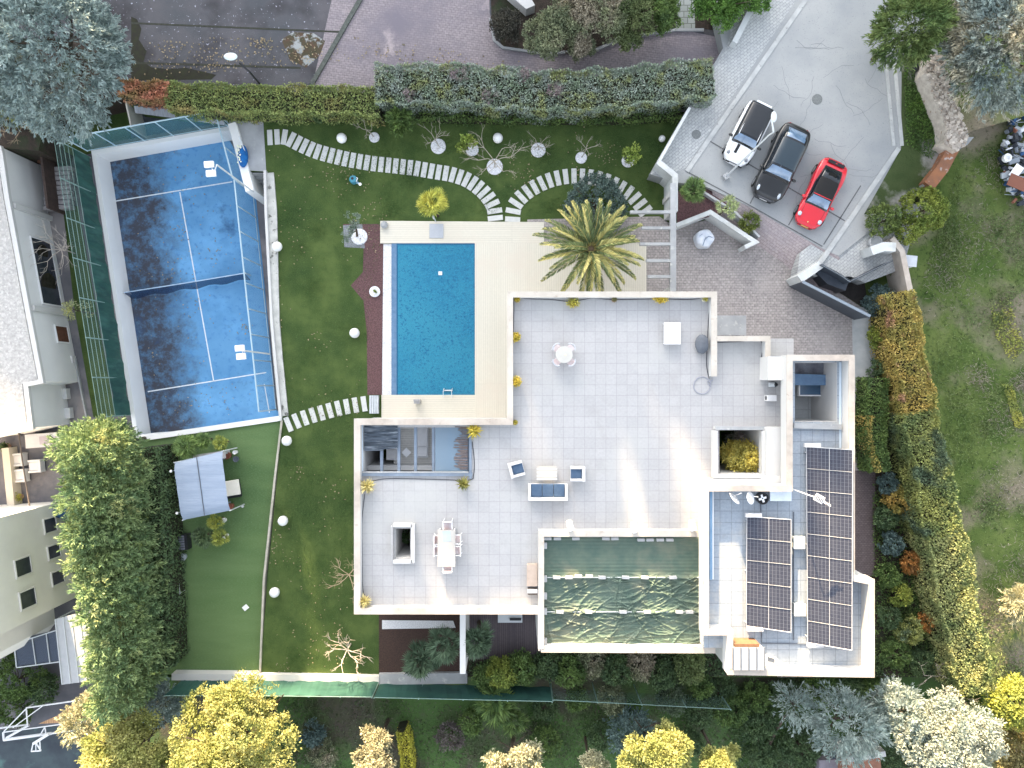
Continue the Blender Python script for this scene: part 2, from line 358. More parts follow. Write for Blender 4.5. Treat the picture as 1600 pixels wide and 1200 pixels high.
# stained left part of the court: grime with a shape of its own, driven by position across the court
def court_mat():
    n = M_court.node_tree.nodes; l = M_court.node_tree.links; b = n['Principled BSDF']
    src = b.inputs['Base Color'].links[0].from_socket
    a = P(168, 246, -3); c = P(236, 683, -3); ux = (c - a).normalized(); nx = Vector((-ux.y, ux.x, 0)).normalized()
    if nx.x < 0: nx = -nx
    g = n.new('ShaderNodeNewGeometry'); dt = n.new('ShaderNodeVectorMath'); dt.operation = 'DOT_PRODUCT'; dt.inputs[1].default_value = nx
    l.new(g.outputs['Position'], dt.inputs[0])
    sb = n.new('ShaderNodeMath'); sb.operation = 'SUBTRACT'; l.new(dt.outputs['Value'], sb.inputs[0]); sb.inputs[1].default_value = a.dot(nx)
    nz = _noise(n, l, g.outputs['Position'], .5, 12, .74); ad = n.new('ShaderNodeMath'); ad.operation = 'MULTIPLY_ADD'
    l.new(nz, ad.inputs[0]); ad.inputs[1].default_value = -7.5; l.new(sb.outputs[0], ad.inputs[2])
    f = _ramp(n, l, ad.outputs[0], .6, -1.6)
    fm = n.new('ShaderNodeMath'); fm.operation = 'MULTIPLY'; l.new(f, fm.inputs[0]); l.new(_ramp(n, l, _noise(n, l, g.outputs['Position'], 1.6, 10, .75), .12, .55), fm.inputs[1]); f = fm.outputs[0]
    l.new(_mix(n, l, f, src, (.055, .06, .08)), b.inputs['Base Color'])
    f2 = _ramp(n, l, _noise(n, l, g.outputs['Position'], .4, 7, .65), .60, .74)
    l.new(_mix(n, l, f2, b.inputs['Base Color'].links[0].from_socket, (.035, .09, .20)), b.inputs['Base Color'])
court_mat()

setting(build(MB().prism([(-400, -400), (400, -400), (400, 400), (-400, 400)], -6.2, -5.2), 'ground', M_earth))
zone('yard_ground', [(-600, 150), (470, 150), (470, 720), (270, 720), (300, 1500), (-600, 1500)], -3.02, mat('yard_paving', (.17, .165, .18), (.12, .12, .135), sc=.8, c3=(.26, .24, .24), sc3=.3, lo3=.5, hi3=.65))
zone('lower_lawn', [(120, 700), (235, 686), (446, 657), (410, 1054), (150, 1054)], -.3, M_turf)
zone('garden_lawn', [(205, 120), (205, 166), (352, 184), (357, 192), (383, 266), (413, 267), (441, 655), (405, 1058), (1570, 1058), (1570, 300), (1500, 120)], 0, M_lawn)
zone('back_garden_soil', [(150, 1058), (1800, 1058), (1800, 1500), (150, 1500)], -1.2, mat('rough_ground', (.075, .062, .05), (.055, .065, .03), sc=.9, c3=(.06, .12, .03), sc3=.16, lo3=.45, hi3=.54, c4_=(.17, .15, .13), sc4=9, lo4=.66, hi4=.72, bump=1, bsc=9))
zone('meadow', [(1470, 150), (2200, 150), (2200, 1500), (1560, 1500), (1535, 1080), (1480, 820), (1440, 600), (1405, 440), (1440, 300)], .3, M_meadow)
zone('upper_yard', [(-300, -400), (1180, -400), (1140, 60), (1100, 150), (1075, 172), (590, 150), (180, 140), (180, 60), (-300, 60)], .3, M_yard)
zone('upper_corner_soil', [(-300, 40), (200, 40), (190, 150), (75, 175), (60, 235), (-300, 210)], .25, M_soil)
zone('road', [(1270, -400), (1115, 10), (1130, 75), (1075, 170), (1016, 272), (1056, 285), (1100, 290), (1178, 326), (1288, 390), (1310, 400), (1400, 330), (1440, 300), (1520, 200), (1700, 150), (1700, -400)], PARK, M_road)
# sheets on the upper yard
sheet('brick_plaza', [(563, -200), (488, 135), (590, 150), (1075, 175), (1105, 150), (1140, 62), (1060, 45), (970, 60), (930, 80), (780, 75), (765, 20), (760, -200)], .304, M_plaza)
e = MB(); a = P(563, 0, .31); b = P(487, 133, .31); a = a + (a - b) * 1; e.add(wallmb([a, b], .28, .3, .42).v, wallmb([a, b], .28, .3, .42).f)
setting(build(e, 'kerb', mat('dark_kerb', (.12, .13, .12), (.07, .08, .07), sc=5)))
def seam(name, a, b, w, z, m):
    q = wallmb([P(*a, z), P(*b, z)], w, z - .002, z + .004); return setting(build(q, name, m))
M_seam = mat('joint_moss', (.03, .035, .025), (.05, .05, .04), sc=6)
seam('yard_joint', (205, 36), (532, 50), .12, .304, M_seam); seam('yard_joint', (205, 98), (470, 106), .14, .304, M_seam)
# yard patches
sheet('moss_patch', [(440, 62), (458, 50), (490, 52), (508, 64), (500, 86), (478, 106), (452, 92)], .305, mat('leaf_litter', (.10, .06, .04), (.05, .055, .03), sc=3, c4_=(.32, .34, .34), sc4=1.2, lo4=.5, hi4=.56))
sheet('dark_strip', [(205, 26), (214, 30), (221, 45), (217, 62), (229, 80), (224, 96), (236, 105), (262, 108), (290, 106), (318, 112), (338, 117), (330, 124), (205, 126)], .306, mat('dark_olive', (.028, .032, .014), (.022, .02, .016), sc=3))  # dark ragged strip on the yard beside the cedar
# garden surfaces
M_deckw = bmat('cream_decking', (.60, .565, .48), (.63, .595, .51), (.48, .45, .385), 40, .145, 0, .012, dirt=(.60, .54, .46), dsc=.3, noise=.12)
M_deckv = bmat('cream_decking_side', (.60, .565, .48), (.63, .595, .51), (.48, .45, .385), 40, .145, 0, .012, rot=math.pi / 2, dirt=(.60, .54, .46), dsc=.3, noise=.12)
DZ = .12
def slab(name, pts, z, m, zb=0): return setting(build(MB().prism(px2(pts, z), zb - .05, z), name, m))
slab('pool_deck', [(594, 345), (850, 347), (850, 380), (594, 380)], DZ, M_deckw)
slab('pool_deck', [(742, 380), (1010, 380), (1010, 520), (830, 520), (830, 700), (742, 700)], DZ, M_deckv)
slab('pool_deck', [(596, 617), (742, 617), (742, 700), (596, 700)], DZ, M_deckw)
slab('entry_paving', [(824, 343), (1030, 338), (1055, 355), (1120, 340), (1180, 372), (1362, 490), (1347, 760), (1347, 1058), (1215, 1058), (1215, 600), (1000, 600), (1000, 380), (824, 380)], .06, M_pave)
q = MB(); A = [P(1158, 352, PARK), P(1276, 420, PARK)]
ramp = [P(1120, 338, .07), P(1362, 492, .07), P(1400, 436, .6), P(1345, 335, PARK + .004), P(1276, 420, PARK + .004)]
# sloping brick apron between the gate line and the parking bays
TT = [P(1112, 290, PARK - .01), P(1172, 322, PARK + .006), P(1230, 354, PARK + .006), P(1289, 388, PARK + .006), P(1312, 402, PARK - .02)]; BB = [P(1118, 344, .07), P(1184, 384, .07), P(1222, 410, .07), P(1258, 440, .07), P(1300, 468, .07)]
q.add(TT + BB, [(i, i + 5, i + 6, i + 1) for i in range(4)])
setting(build(q, 'entry_apron', M_pave2))
zone('entry_plot', [(1245, 432), (1250, 395), (1360, 310), (1440, 320), (1410, 420), (1352, 442), (1330, 432)], PARK - .1, M_side)
sheet('sidewalk', [(1290, -300), (1244, 0), (1072, 262), (1056, 270), (1016, 272), (1075, 172), (1105, 130), (1140, 62), (1170, -300)], PARK + .012, M_side)
k = MB()
for s_, e_, w_ in (((1300, -60), (1073, 268), .28), ((1397, 95), (1409, 228), .22), ((1404, 232), (1268, 430), .30), ((1384, 100), (1396, 228), .2)):
    t = wallmb([P(*s_, PARK), P(*e_, PARK)], w_, PARK - .1, PARK + .05); k.add(t.v, t.f)
setting(build(k, 'kerb', mat('kerb_stone', (.52, .53, .52), (.40, .41, .41), sc=1.6, c4_=(.25, .25, .25), sc4=4, lo4=.62, hi4=.7)))
M_bay = mat('bay_joint', (.14, .145, .15), (.10, .10, .105), sc=6, c4_=(.3, .3, .3), sc4=9)
for a_, b_ in (((1073, 268), (1170, 320)), ((1170, 320), (1285, 385)), ((1105, 218), (1320, 345)), ((1172, 318), (1222, 225)), ((1232, 352), (1290, 250)), ((1287, 382), (1345, 290))):
    seam('bay_joint', a_, b_, .07, PARK + .012, M_bay)
crk = random.Random(5)
for i in range(26):                                   # hairline cracks in the concrete
    x, y = crk.uniform(1210, 1390), crk.uniform(20, 300)
    if y > 260 and x > 1370: continue
    pts = [(x, y)]; a = crk.uniform(0, 3.1)
    for j in range(6): a += crk.uniform(-.6, .6); pts.append((pts[-1][0] + 9 * math.cos(a), pts[-1][1] + 9 * math.sin(a)))
    pts = [p for p in pts if p[0] < 1392 and p[0] > 1150 + (300 - p[1]) * .5 - 60]
    if len(pts) > 2: setting(build(wallmb([P(*p, PARK) for p in pts], .016, PARK + .001, PARK + .006), 'road_crack', mat('crack', (.19, .20, .21))))
sheet('dry_verge', [(1409, 100), (1440, 50), (1465, 120), (1500, 215), (1450, 290), (1405, 330), (1350, 335), (1408, 232)], PARK + .02, mat('verge', (.04, .065, .018), (.06, .085, .028), sc=1, c3=(.30, .29, .27), sc3=.22, lo3=.48, hi3=.56, bump=1, bsc=10))
sheet('cedar_grass', [(1460, 50), (1720, 40), (1700, 152), (1522, 204), (1500, 214), (1478, 150)], PARK + .02, M_meadow)
sheet('mulch_bed', [(536, 350), (594, 350), (600, 380), (600, 617), (574, 617), (573, 520), (568, 470), (548, 446), (567, 425), (568, 386), (540, 386)], .012, M_mulch)
sheet('mulch_bed', [(1058, 300), (1100, 280), (1150, 318), (1112, 338), (1058, 352)], .9, M_mulch)
sheet('brown_bed', [(592, 955), (730, 955), (730, 1052), (592, 1052)], .012, mat('dark_mulch', (.075, .045, .035), (.045, .028, .024), sc=12, bump=.8, bsc=25))
sheet('dark_deck', [(728, 950), (850, 950), (850, 1030), (728, 1030)], .03, bmat('dark_decking', (.085, .07, .08), (.115, .095, .10), (.03, .025, .03), .14, 40, 0, .014))
sheet('side_path', [(1331, 480), (1372, 480), (1360, 720), (1336, 720)], .07, mat('path_conc', (.46, .47, .47), (.36, .38, .39), sc=1.5))
sheet('side_path', [(1336, 735), (1368, 735), (1366, 900), (1330, 900)], .075, bmat('dark_setts', (.10, .075, .075), (.14, .11, .11), (.05, .04, .04), .2, .12, .5, .015))
sheet('planting_bed', [(1358, 500), (1345, 740), (1362, 900), (1366, 1058), (1560, 1058), (1480, 820), (1440, 600), (1400, 470)], .05, M_soil)
sheet('planting_bed', [(845, 1015), (1380, 1015), (1380, 1057), (730, 1057), (730, 1030)], .02, M_soil)
sheet('white_gravel', [(599, 381), (612, 381), (612, 617), (597, 617)], .03, mat('white_pebbles', (.80, .79, .80), (.55, .55, .57), sc=16, bump=1, bsc=18))
sheet('white_gravel', [(597, 969), (708, 970), (712, 981), (597, 983)], .06, mat('white_pebbles', (1, 1, 1)))
sheet('platform_paving', [(357, 178), (411, 184), (416, 268), (384, 266), (358, 192)], .015, M_conc)
# pool
PZ = -1.5
def quadmb(a, b, c, d): return MB().add([a, b, c, d], [(0, 1, 2, 3)])
x0, x1, y0, y1 = P(612, 0).x, P(742, 0).x, P(0, 617).y, P(0, 380).y
M_mosaic = mat('pool_mosaic', (.006, .115, .235), (.022, .225, .36), sc=9, lo=.3, hi=.7, c3=(.04, .26, .36), sc3=.10, lo3=.42, hi3=.68, c4_=(.004, .10, .23), sc4=8, lo4=.55, hi4=.66, rough=.4)
pool = thing('swimming_pool', 'rectangular blue mosaic swimming pool beside the cream deck', 'swimming pool', ((x0 + x1) / 2, (y0 + y1) / 2, 0))
bas = MB(); zt = .10; PF = .07
bas.add([(x0, y0, PF), (x1, y0, PF), (x1, y1, PF), (x0, y1, PF)], [(0, 1, 2, 3)])
build(bas, 'basin', M_mosaic, pool)
# the basin floor sits just above the lawn sheet: overflow channel and raised edge on the left side
ch = MB().prism([(x0, y0), (x0 + .34, y0), (x0 + .34, y1), (x0, y1)], .0, .09); build(ch, 'overflow_channel', mat('channel_blue', (.13, .22, .34), (.09, .17, .28), sc=4), pool)
ch = MB().prism([(x0 + .34, y0), (x0 + .42, y0), (x0 + .42, y1 - .12), (x0 + .34, y1 - .12)], .0, .095)
ch.prism([(x0 + .34, y1 - .14), (x1, y1 - .14), (x1, y1), (x0 + .34, y1)], 0, .095); build(ch, 'pool_ledge', mat('ledge_blue', (.012, .09, .20), (.02, .11, .24), sc=4), pool)
def watermat():
    m, n, l, b = _new('pool_water', .04, 0, .5); b.inputs['Base Color'].default_value = (.04, .28, .44, 1); b.inputs['Alpha'].default_value = .18
    co = _coord(n, l, 'pos'); _bump(n, l, _noise(n, l, co, 3.2, 3), b, .12, .1); return m
wt = MB().add([(x0 + .34, y0, .098), (x1, y0, .098), (x1, y1, .098), (x0 + .34, y1, .098)], [(0, 1, 2, 3)]); build(wt, 'water', watermat(), pool)
q = P(688, 427, .1); build(MB().box((q.x, q.y, .105), (.24, .24, .02)), 'floor_drain', M_wplastic, pool)
lad = thing('pool_ladder', 'small chrome handrail ladder at the lower edge of the pool', 'ladder', P(701, 617, DZ))
for sx in (694, 707):
    a = P(sx, 620, DZ); build(MB().tube([a, a + Vector((0, 0, .6)), a + Vector((0, .35, .65)), a + Vector((0, .55, .2)), a + Vector((0, .55, 0))], .025, 6), 'rail', M_steel, lad)
for zz in (.12,): a = P(694, 610, .12); b = P(707, 610, .12); build(MB().box((a + b) / 2, ((b - a).x, .08, .03)), 'step', M_steel, lad)
sh = thing('outdoor_shower', 'slim outdoor shower post standing on its grey tray at the deck', 'shower', P(682, 345, DZ))
q = P(682, 361, DZ); build(MB().box((q.x, q.y, DZ + .02), (.92, .92, .04)), 'tray', mat('tray_grey', (.42, .44, .48), (.38, .4, .44), sc=4), sh)
q = P(681, 346, DZ); build(MB().tube([q, q + Vector((0, 0, 2.0)), q + Vector((.1, -.35, 2.1))], .035, 8), 'post', M_steel, sh)
q2 = P(653, 627, DZ); tag(build(MB().box((q2.x, q2.y, DZ + .3), (.36, .28, .6)).box((q2.x, q2.y + .08, DZ + .62), (.4, .12, .05)), 'deck_pedestal', mat('bronze_grey', (.33, .33, .34), rough=.5)), 'small grey box pedestal on the deck below the pool', 'pedestal')
q2 = P(601, 352, DZ); tag(build(MB().lathe([(.1, DZ), (.22, DZ + .05), (.24, DZ + .18), (.12, DZ + .3), (.02, DZ + .32)], (q2.x, q2.y, 0), 14), 'stone_ball', M_conc), 'grey rounded stone at the upper left corner of the pool deck', 'stone')
# bench slabs beside the small path
bn = thing('timber_step', 'pale grey slatted step between small path and pool deck', 'step', P(584, 632, 0))
for i in range(4): q = P(579 + i * 3.6, 632, .25); build(MB().box((q.x, q.y, .17), (.13, 1.18, .34)), 'slat', mat('pale_timber', (.52, .55, .58), (.40, .43, .46), sc=5), bn)
# stepping slabs
M_slab = mat('path_slab', (.60, .60, .575), (.52, .525, .51), sc=3, lo=.3, hi=.75, c4_=(.42, .42, .41), sc4=9, lo4=.6, hi4=.75, isl=0)
def slabs(pts, n, first, last, grp, label, ln=1.0, wd=.34):
    sp = spline([P(a, b, 0).to_2d() for a, b in pts], n); src = None
    for i, (p, t) in enumerate(sp):
        a = math.atan2(t.y, t.x)
        if src is None:
            src = build(MB().box((0, 0, .02), (wd, ln, .05)), 'stepping_slab', M_slab, local=True, bevel=.01); tag(src, label, 'paving slab', grp); o = src
        else: o = src.copy(); COL.objects.link(o)
        o.location = (p.x, p.y, .012); o.rotation_euler = (0, 0, a + random.uniform(-.02, .02)); o['label'] = label
        if i == 0: o['label'] = first
        if i == n - 1: o['label'] = last
slabs([(422, 215), (441, 214), (452, 217), (470, 226), (490, 235), (509, 241), (542, 249), (577, 255), (612, 259), (647, 263), (682, 269), (706, 273), (731, 282), (752, 297), (765, 312), (772, 326), (774, 341)], 36,
      'pale path slab at the concrete platform, first of the long winding garden path', 'last slab of the long winding path, against the pool deck', 'slabs of the long winding path', 'pale rectangular slab within the long winding garden path')
slabs([(801, 343), (802, 330), (806, 318), (818, 305), (835, 293), (859, 282), (886, 276), (915, 276), (941, 281), (965, 291), (984, 303), (997, 316), (1008, 330)], 21,
      'arc path slab nearest the pool deck', 'arc path slab at the entrance beams, partly under the palm', 'slabs of the arched path', 'pale rectangular slab within the arched path above the big palm')
slabs([(451, 663), (476, 653), (503, 645), (529, 638), (555, 633), (569, 631)], 10,
      'small path slab nearest the blue court corner', 'small path slab touching the timber step', 'slabs of the small path', 'pale rectangular slab within the small path below the big lawn')
# rendered/stone borders
M_bord = mat('border_stone', (.55, .55, .52), (.40, .40, .38), sc=2, c4_=(.12, .12, .11), sc4=2.3, lo4=.60, hi4=.68)
o = build(wallmb([P(420, 270, .12), P(425, 330, .12), P(429, 500, .12), P(434, 560, .12), P(443, 650, .12)], .62, -.2, .12), 'garden_border_wall', M_bord); tag(o, 'pale pebbly border wall between court and big lawn', 'wall')
o = build(wallmb([P(413.5, 266, .3), P(415, 330, .3), P(424, 500, .3), P(438, 652, .3)], .16, -3, .3), 'court_side_wall', M_white); tag(o, 'thin white retaining wall along the right side of the blue court', 'wall')
o = build(wallmb([P(440, 657, .1), P(430, 740, .1), P(412, 905, .1), P(406, 1050, .1)], .13, -.4, .1), 'lawn_edging', mat('edging_stone', (.50, .46, .40), (.36, .34, .28), sc=2)); tag(o, 'thin stone edging separating the artificial turf from the lawn', 'edging')
o = build(wallmb([P(268, 1058, .35), P(420, 1059, .35), P(592, 1062, .35)], .42, -1.4, .35), 'boundary_wall', M_white); tag(o, 'low white boundary wall at the foot of the lawns', 'wall')
o = build(wallmb([P(592, 1062, .3), P(730, 1060, .3)], .7, -1.4, .28), 'boundary_wall', M_conc); tag(o, 'low grey concrete boundary wall under the fan palms', 'wall')
# ================================================================ BLUE COURT
CZ = -3.0
court = thing('sports_court', 'blue enclosed racket court with white lines and dark staining along its left side', 'court', P(310, 450, CZ))
build(MB().prism(px2([(160, 244), (350, 204), (398, 290), (432, 640), (452, 660), (237, 690)], CZ), CZ - .05, CZ + .003), 'playing_surface', M_court, court)
ln = MB()
for a, b, w in (((176, 315), (363, 284), .08), ((281, 300), (334, 596), .08), ((231, 612), (416, 582), .08), ((413, 600), (421, 645), .07)):
    t = wallmb([P(*a, CZ), P(*b, CZ)], w, CZ + .003, CZ + .007); ln.add(t.v, t.f)
build(ln, 'court_lines', M_wpaint, court)
net = thing('court_net', 'sagging blue court net strung across the middle of the blue court', 'net', P(306, 447, CZ))
a, b = P(205, 460, CZ), P(391, 430, CZ)
def netm():
    m, n, l, bb = _new('net_mesh', .8); bb.inputs['Base Color'].default_value = (.015, .045, .12, 1); bb.inputs['Alpha'].default_value = .75; return m
mb = MB(); N = 20
vs = []
for i in range(N + 1):
    p = a.lerp(b, i / N); sg = .12 * math.sin(math.pi * i / N); lean = Vector((.05, -.30 - .16 * math.sin(i * 1.3) * .5, 0))
    vs += [p + Vector((0, 0, .92 - sg)), p + lean + Vector((0, 0, .05))]
mb.add(vs, [(2 * i, 2 * i + 1, 2 * i + 3, 2 * i + 2) for i in range(N)]); build(mb, 'mesh', netm(), net)
mb = MB().tube([a + Vector((0, 0, .92 - .12 * 0)), a.lerp(b, .5) + Vector((0, 0, .82)), b + Vector((0, 0, .92))], .035, 6); build(mb, 'tape', mat('net_tape', (.5, .62, .75), (.4, .52, .66), sc=4), net)
for p in (a, b): build(MB().tube([p, p + Vector((0, 0, .98))], .05, 8), 'post', M_steel, net)
# white perimeter walls (left and top) -------------------------------------------------
WT = -1.35
pl = thing('court_wall', 'thick white wall around the left and top sides of the blue court', 'wall', P(150, 450, CZ))
mb = wallmb([P(366, 199, WT), P(146, 238, WT), P(213, 684, WT)], .28, CZ - .1, WT); build(mb, 'wall', M_white2, pl)
o = build(wallmb([P(212, 684, -.15), P(236, 683, -.15), P(448, 652, -.15)], .34, CZ, -.15), 'court_end_wall', M_white2); tag(o, 'white end wall between the blue court and the artificial turf', 'wall')
mb = wallmb([P(362, 192, .25), P(367, 208, .25), P(390, 298, .25)], .55, CZ, .25); o = build(mb, 'court_corner_wall', M_white2); tag(o, 'short thick white wall beside the grey stairs of the court', 'wall')
def screenmat(name, c, alpha, hs=.14, vs_=.14):
    m, n, l, b = _new(name, .7); b.inputs['Base Color'].default_value = c4(c); b.inputs['Alpha'].default_value = alpha; return m
M_scr = mat('green_screen', (.030, .095, .075), (.018, .060, .055), sc=.9, c3=(.045, .12, .10), sc3=.5, lo3=.5, hi3=.65, stretch=(.4, 3, 1), rough=.7)
M_mesh = screenmat('wire_mesh', (.10, .17, .15), .30)
M_post = mat('fence_post', (.20, .30, .27), rough=.5)
fn = thing('screen_fence', 'tall dark green screened fence leaning above the left court wall', 'fence', P(150, 450, CZ))
Z1, Z2 = .4, 2.2
pth = [P(141, 236, Z1), P(212, 690, Z1)]
pth = [P(113, 231, Z1), P(180, 650, Z1)]
A, B = [p.copy() for p in pth]; A2 = A.copy(); B2 = B.copy()
mb = MB(); N = 40; vs = []
for i in range(N + 1):
    p = A.lerp(B, i / N); wv = .05 * math.sin(i * 2.1) + .04 * math.sin(i * .9)
    vs += [Vector((p.x + wv, p.y, Z1)), Vector((p.x + .05 - wv, p.y, WT))]
mb.add(vs, [(2 * i, 2 * i + 1, 2 * i + 3, 2 * i + 2) for i in range(N)]); build(mb, 'screen', M_scr, fn)
mb = MB().add([(A.x, A.y, Z1), (B.x, B.y, Z1), (B.x, B.y, Z2), (A.x, A.y, Z2)], [(0, 1, 2, 3)]); build(mb, 'wire_panel', M_mesh, fn)
for k_ in range(5):
    z = Z1 + (Z2 - Z1) * k_ / 4; build(MB().tube([(A.x, A.y, z), (B.x, B.y, z)], .018, 4), 'rail', M_post, fn)
for i in range(8):
    p = A.lerp(B, i / 7); build(MB().tube([(p.x, p.y, WT - .2), (p.x, p.y, Z2)], .04, 6), 'post', M_post, fn)
# glazed fence across the top and along the right --------------------------------------
M_gl = glassmat('fence_glass', (.10, .26, .30), .42)
M_fr = mat('fence_frame', (.42, .55, .62), rough=.35)
def glassfence(label, a, b, zb, zt, n, alpha_m, lean=0):
    t = thing('glass_fence', label, 'fence', (a + b) / 2)
    t.location.z = zb
    d = (b - a)
    build(MB().add([(a.x, a.y, zb), (b.x, b.y, zb), (b.x, b.y, zt), (a.x, a.y, zt)], [(0, 1, 2, 3)]), 'glass_panel', alpha_m, t)
    for z in (zt, zb + .08): build(MB().tube([(a.x, a.y, z), (b.x, b.y, z)], .05 if z == zt else .03, 6), 'rail', M_fr, t)
    for i in range(n + 1):
        p = a.lerp(b, i / n); build(MB().tube([(p.x, p.y, zb), (p.x, p.y, zt)], .045, 6), 'post', M_fr, t)
    return t
glassfence('glazed fence with pale blue top rail across the top end of the court', P(137, 236, WT), P(360, 196, WT), WT, 1.1, 5, M_gl)
M_gl2 = glassmat('fence_glass_clear', (.25, .42, .52), .20)
a_, b_ = P(357, 196, 0), P(392, 300, 0)
glassfence('short clear fence beside the stairs of the court', Vector((P(357, 198, WT).x, P(357, 198, WT).y, 0)), Vector((P(396, 302, CZ).x, P(396, 302, CZ).y, 0)), CZ, .6, 2, M_gl2)
glassfence('long clear mesh fence down the right side of the blue court', P(396, 303, CZ), P(432, 640, CZ), CZ, .35, 9, M_gl2)
# stairs ---------------------------------------------------------------------------------
st = thing('stairs', 'grey concrete stairs descending from the platform to the court', 'stairs', P(398, 285, CZ))
N = 6; ya, yb = P(0, 268, 0).y, P(0, 303, -3).y
xa, xb = P(386, 0, 0).x, P(411, 0, 0).x
for i in range(N):
    z = -.25 - i * .5; y1_ = ya + (yb - ya) * i / N; y2_ = ya + (yb - ya) * (i + 1) / N
    build(MB().box(((xa + xb) / 2 + .02 * i, (y1_ + y2_) / 2, (z + CZ) / 2), (xb - xa, abs(y2_ - y1_), z - CZ)), 'step', M_conc, st)
# floodlights ------------------------------------------------------------------------------
def floodlight(label, base, top, heads):
    t = thing('floodlight', label, 'floodlight', base, 'floodlights of the blue court')
    build(MB().tube([base, (base.x, base.y, top.z)], .05, 8), 'pole', M_steel, t)
    build(MB().tube([(base.x, base.y, top.z), top], .035, 6), 'arm', M_steel, t)
    a, b = heads; build(MB().tube([a, b], .03, 6), 'crossbar', M_steel, t)
    for h in heads: build(MB().box((h.x - .12, h.y, h.z), (.55, .36, .16), rz=.08), 'lamp_head', M_wplastic, t, bevel=.02)
    return t
zt = 5.6
floodlight('twin white floodlight over the upper end of the blue court', P(396, 300, 0), P(336, 266, zt), [P(330, 257, zt), P(333, 271, zt)])
floodlight('twin white floodlight over the lower end of the blue court', P(421, 553, 0), P(383, 550, 4.6), [P(378, 544, 4.6), P(380, 557, 4.6)])
# strip north of the court -----------------------------------------------------------------
zone('lower_turf', [(95, 150), (205, 150), (205, 218), (100, 236)], -1.9, M_lawn)
sheet('service_strip', [(205, 165), (352, 182), (357, 200), (205, 215)], -1.8, mat('strip_dark', (.11, .12, .14), (.07, .075, .09), sc=2))
o = build(wallmb([P(196, 158, .1), P(205, 200, .1)], .1, -3, .1), 'partition_fence', mat('thin_rail', (.5, .5, .46))); tag(o, 'thin pale partition at the end of the dark turf', 'partition')
ro = thing('shed_roof', 'long narrow grey corrugated lean-to roof under the hedge', 'lean-to', P(275, 178, -.3))
a, b = P(210, 165, 0), P(350, 184, 0)
build(MB().add([a + Vector((0, .1, .1)), b + Vector((0, .1, .1)), b + Vector((0, -.45, -.1)), a + Vector((0, -.45, -.1))], [(0, 1, 2, 3)]), 'roof_sheet', mat('corrugated', (.42, .45, .50), (.30, .32, .36), sc=6, stretch=(3, .2, 1)), ro)
for i in range(5): p = a.lerp(b, i / 4); build(MB().tube([(p.x, p.y, -1.8), (p.x, p.y, .05)], .04, 5), 'post', M_steel, ro)
def globe(label, cat, p, r, m, group=None, base=True, pole=0):
    t = thing('globe_lamp', label, cat, p, group)
    if base: build(MB().lathe([(r * .45, p.z), (r * .5, p.z + .05), (r * .3, p.z + .09)], (p.x, p.y, 0), 12), 'base', M_dark, t)
    if pole: build(MB().tube([p, p + Vector((0, 0, pole))], .03, 6), 'stem', M_steel, t)
    build(MB().ball((p.x, p.y, p.z + .06 + pole + r * .95), r, 20, 12), 'globe', m, t, smooth=True); return t
M_globe = mat('opal_globe', (.84, .84, .84), (.78, .78, .77), sc=1.5, rough=.35)
globe('white bulb lamp hanging above the dark turf beyond the court corner', 'lamp', P(160, 188, -1.9), .27, M_globe, pole=1.6)
globe('grey glass dome lamp under the glazed fence', 'lamp', P(275, 181, -1.8), .28, mat('dome_glass', (.35, .48, .46), rough=.3), pole=.6)
for i, (x, y, lab) in enumerate((
    (536, 219, 'white globe lamp above the winding path near the first small bare tree'), (778, 219, 'white globe lamp beside the tallest bare tree, under the hedge'),
    (1033, 219, 'small white globe lamp in the shade near the grey retaining wall'), (436, 387, 'white globe lamp on the border wall right of the court net'),
    (556, 521, 'white globe lamp on the lawn left of the mulch bed'), (451, 688, 'white globe lamp just below the small path'),
    (445, 812, 'white globe lamp on the lawn level with the sunshade'), (432, 923, 'lowest white globe lamp, beside the lawn edging'))):
    globe(lab, 'lamp', P(x, y, .12 if i == 3 else 0), .33 if i != 2 else .22, M_globe, 'white globe lamps on the lawn')
# bag of balls leaning on the corner wall
bb = thing('ball_basket', 'blue basket of yellow and white balls leaning on the corner wall', 'basket', P(384, 246, 0))
q = P(383, 247, 0); build(MB().ball((q.x, q.y, .35), (.32, .75, .35), 14, 8), 'bag', mat('blue_cloth', (.01, .14, .42), (.01, .08, .25), sc=3), bb)
mb = MB(); rr = random.Random(3)
for i in range(24): mb.ball((q.x - .12 + rr.uniform(-.16, .12), q.y + rr.uniform(-.55, .6), .66 + rr.uniform(-.04, .06)), .055, 6, 4)
build(mb, 'balls', mat('ball_felt', (.75, .78, .5), (.8, .8, .75), sc=9), bb)
build(MB().tube([P(373, 213, .9), P(377, 222, .7), P(384, 240, .5)], .035, 6), 'pole_handle', M_steel, bb)

# ================================================================ POOL GARDEN ITEMS
def ptz(x, y, z=0): return P(x, y, z)
wc = thing('watering_can', 'teal watering can with white spout lying on the lawn above the pool', 'watering can', P(556, 284, 0))
q = P(554, 283, 0); build(MB().lathe([(.22, 0), (.26, .1), (.26, .42), (.2, .5), (.1, .5)], (q.x, q.y, 0), 16), 'body', mat('teal_plastic', (.06, .26, .34), (.05, .2, .28), sc=4, rough=.35), wc)
build(MB().tube([q + Vector((.15, -.1, .15)), q + Vector((.45, -.32, .42))], [.09, .05], 8), 'spout', mat('pale_teal', (.35, .50, .62), rough=.4), wc)
build(MB().lathe([(.05, 0), (.1, .06)], (q.x + .47, q.y - .34, .42), 10), 'rose', M_wplastic, wc)
build(MB().tube([q + Vector((.24, .1, .45)), q + Vector((.34, .02, .6)), q + Vector((.22, -.16, .45))], .03, 6), 'handle', M_wplastic, wc)
build(MB().lathe([(.09, .505), (.085, .51)], (q.x - .03, q.y + .03, 0), 10), 'opening', M_dark, wc)
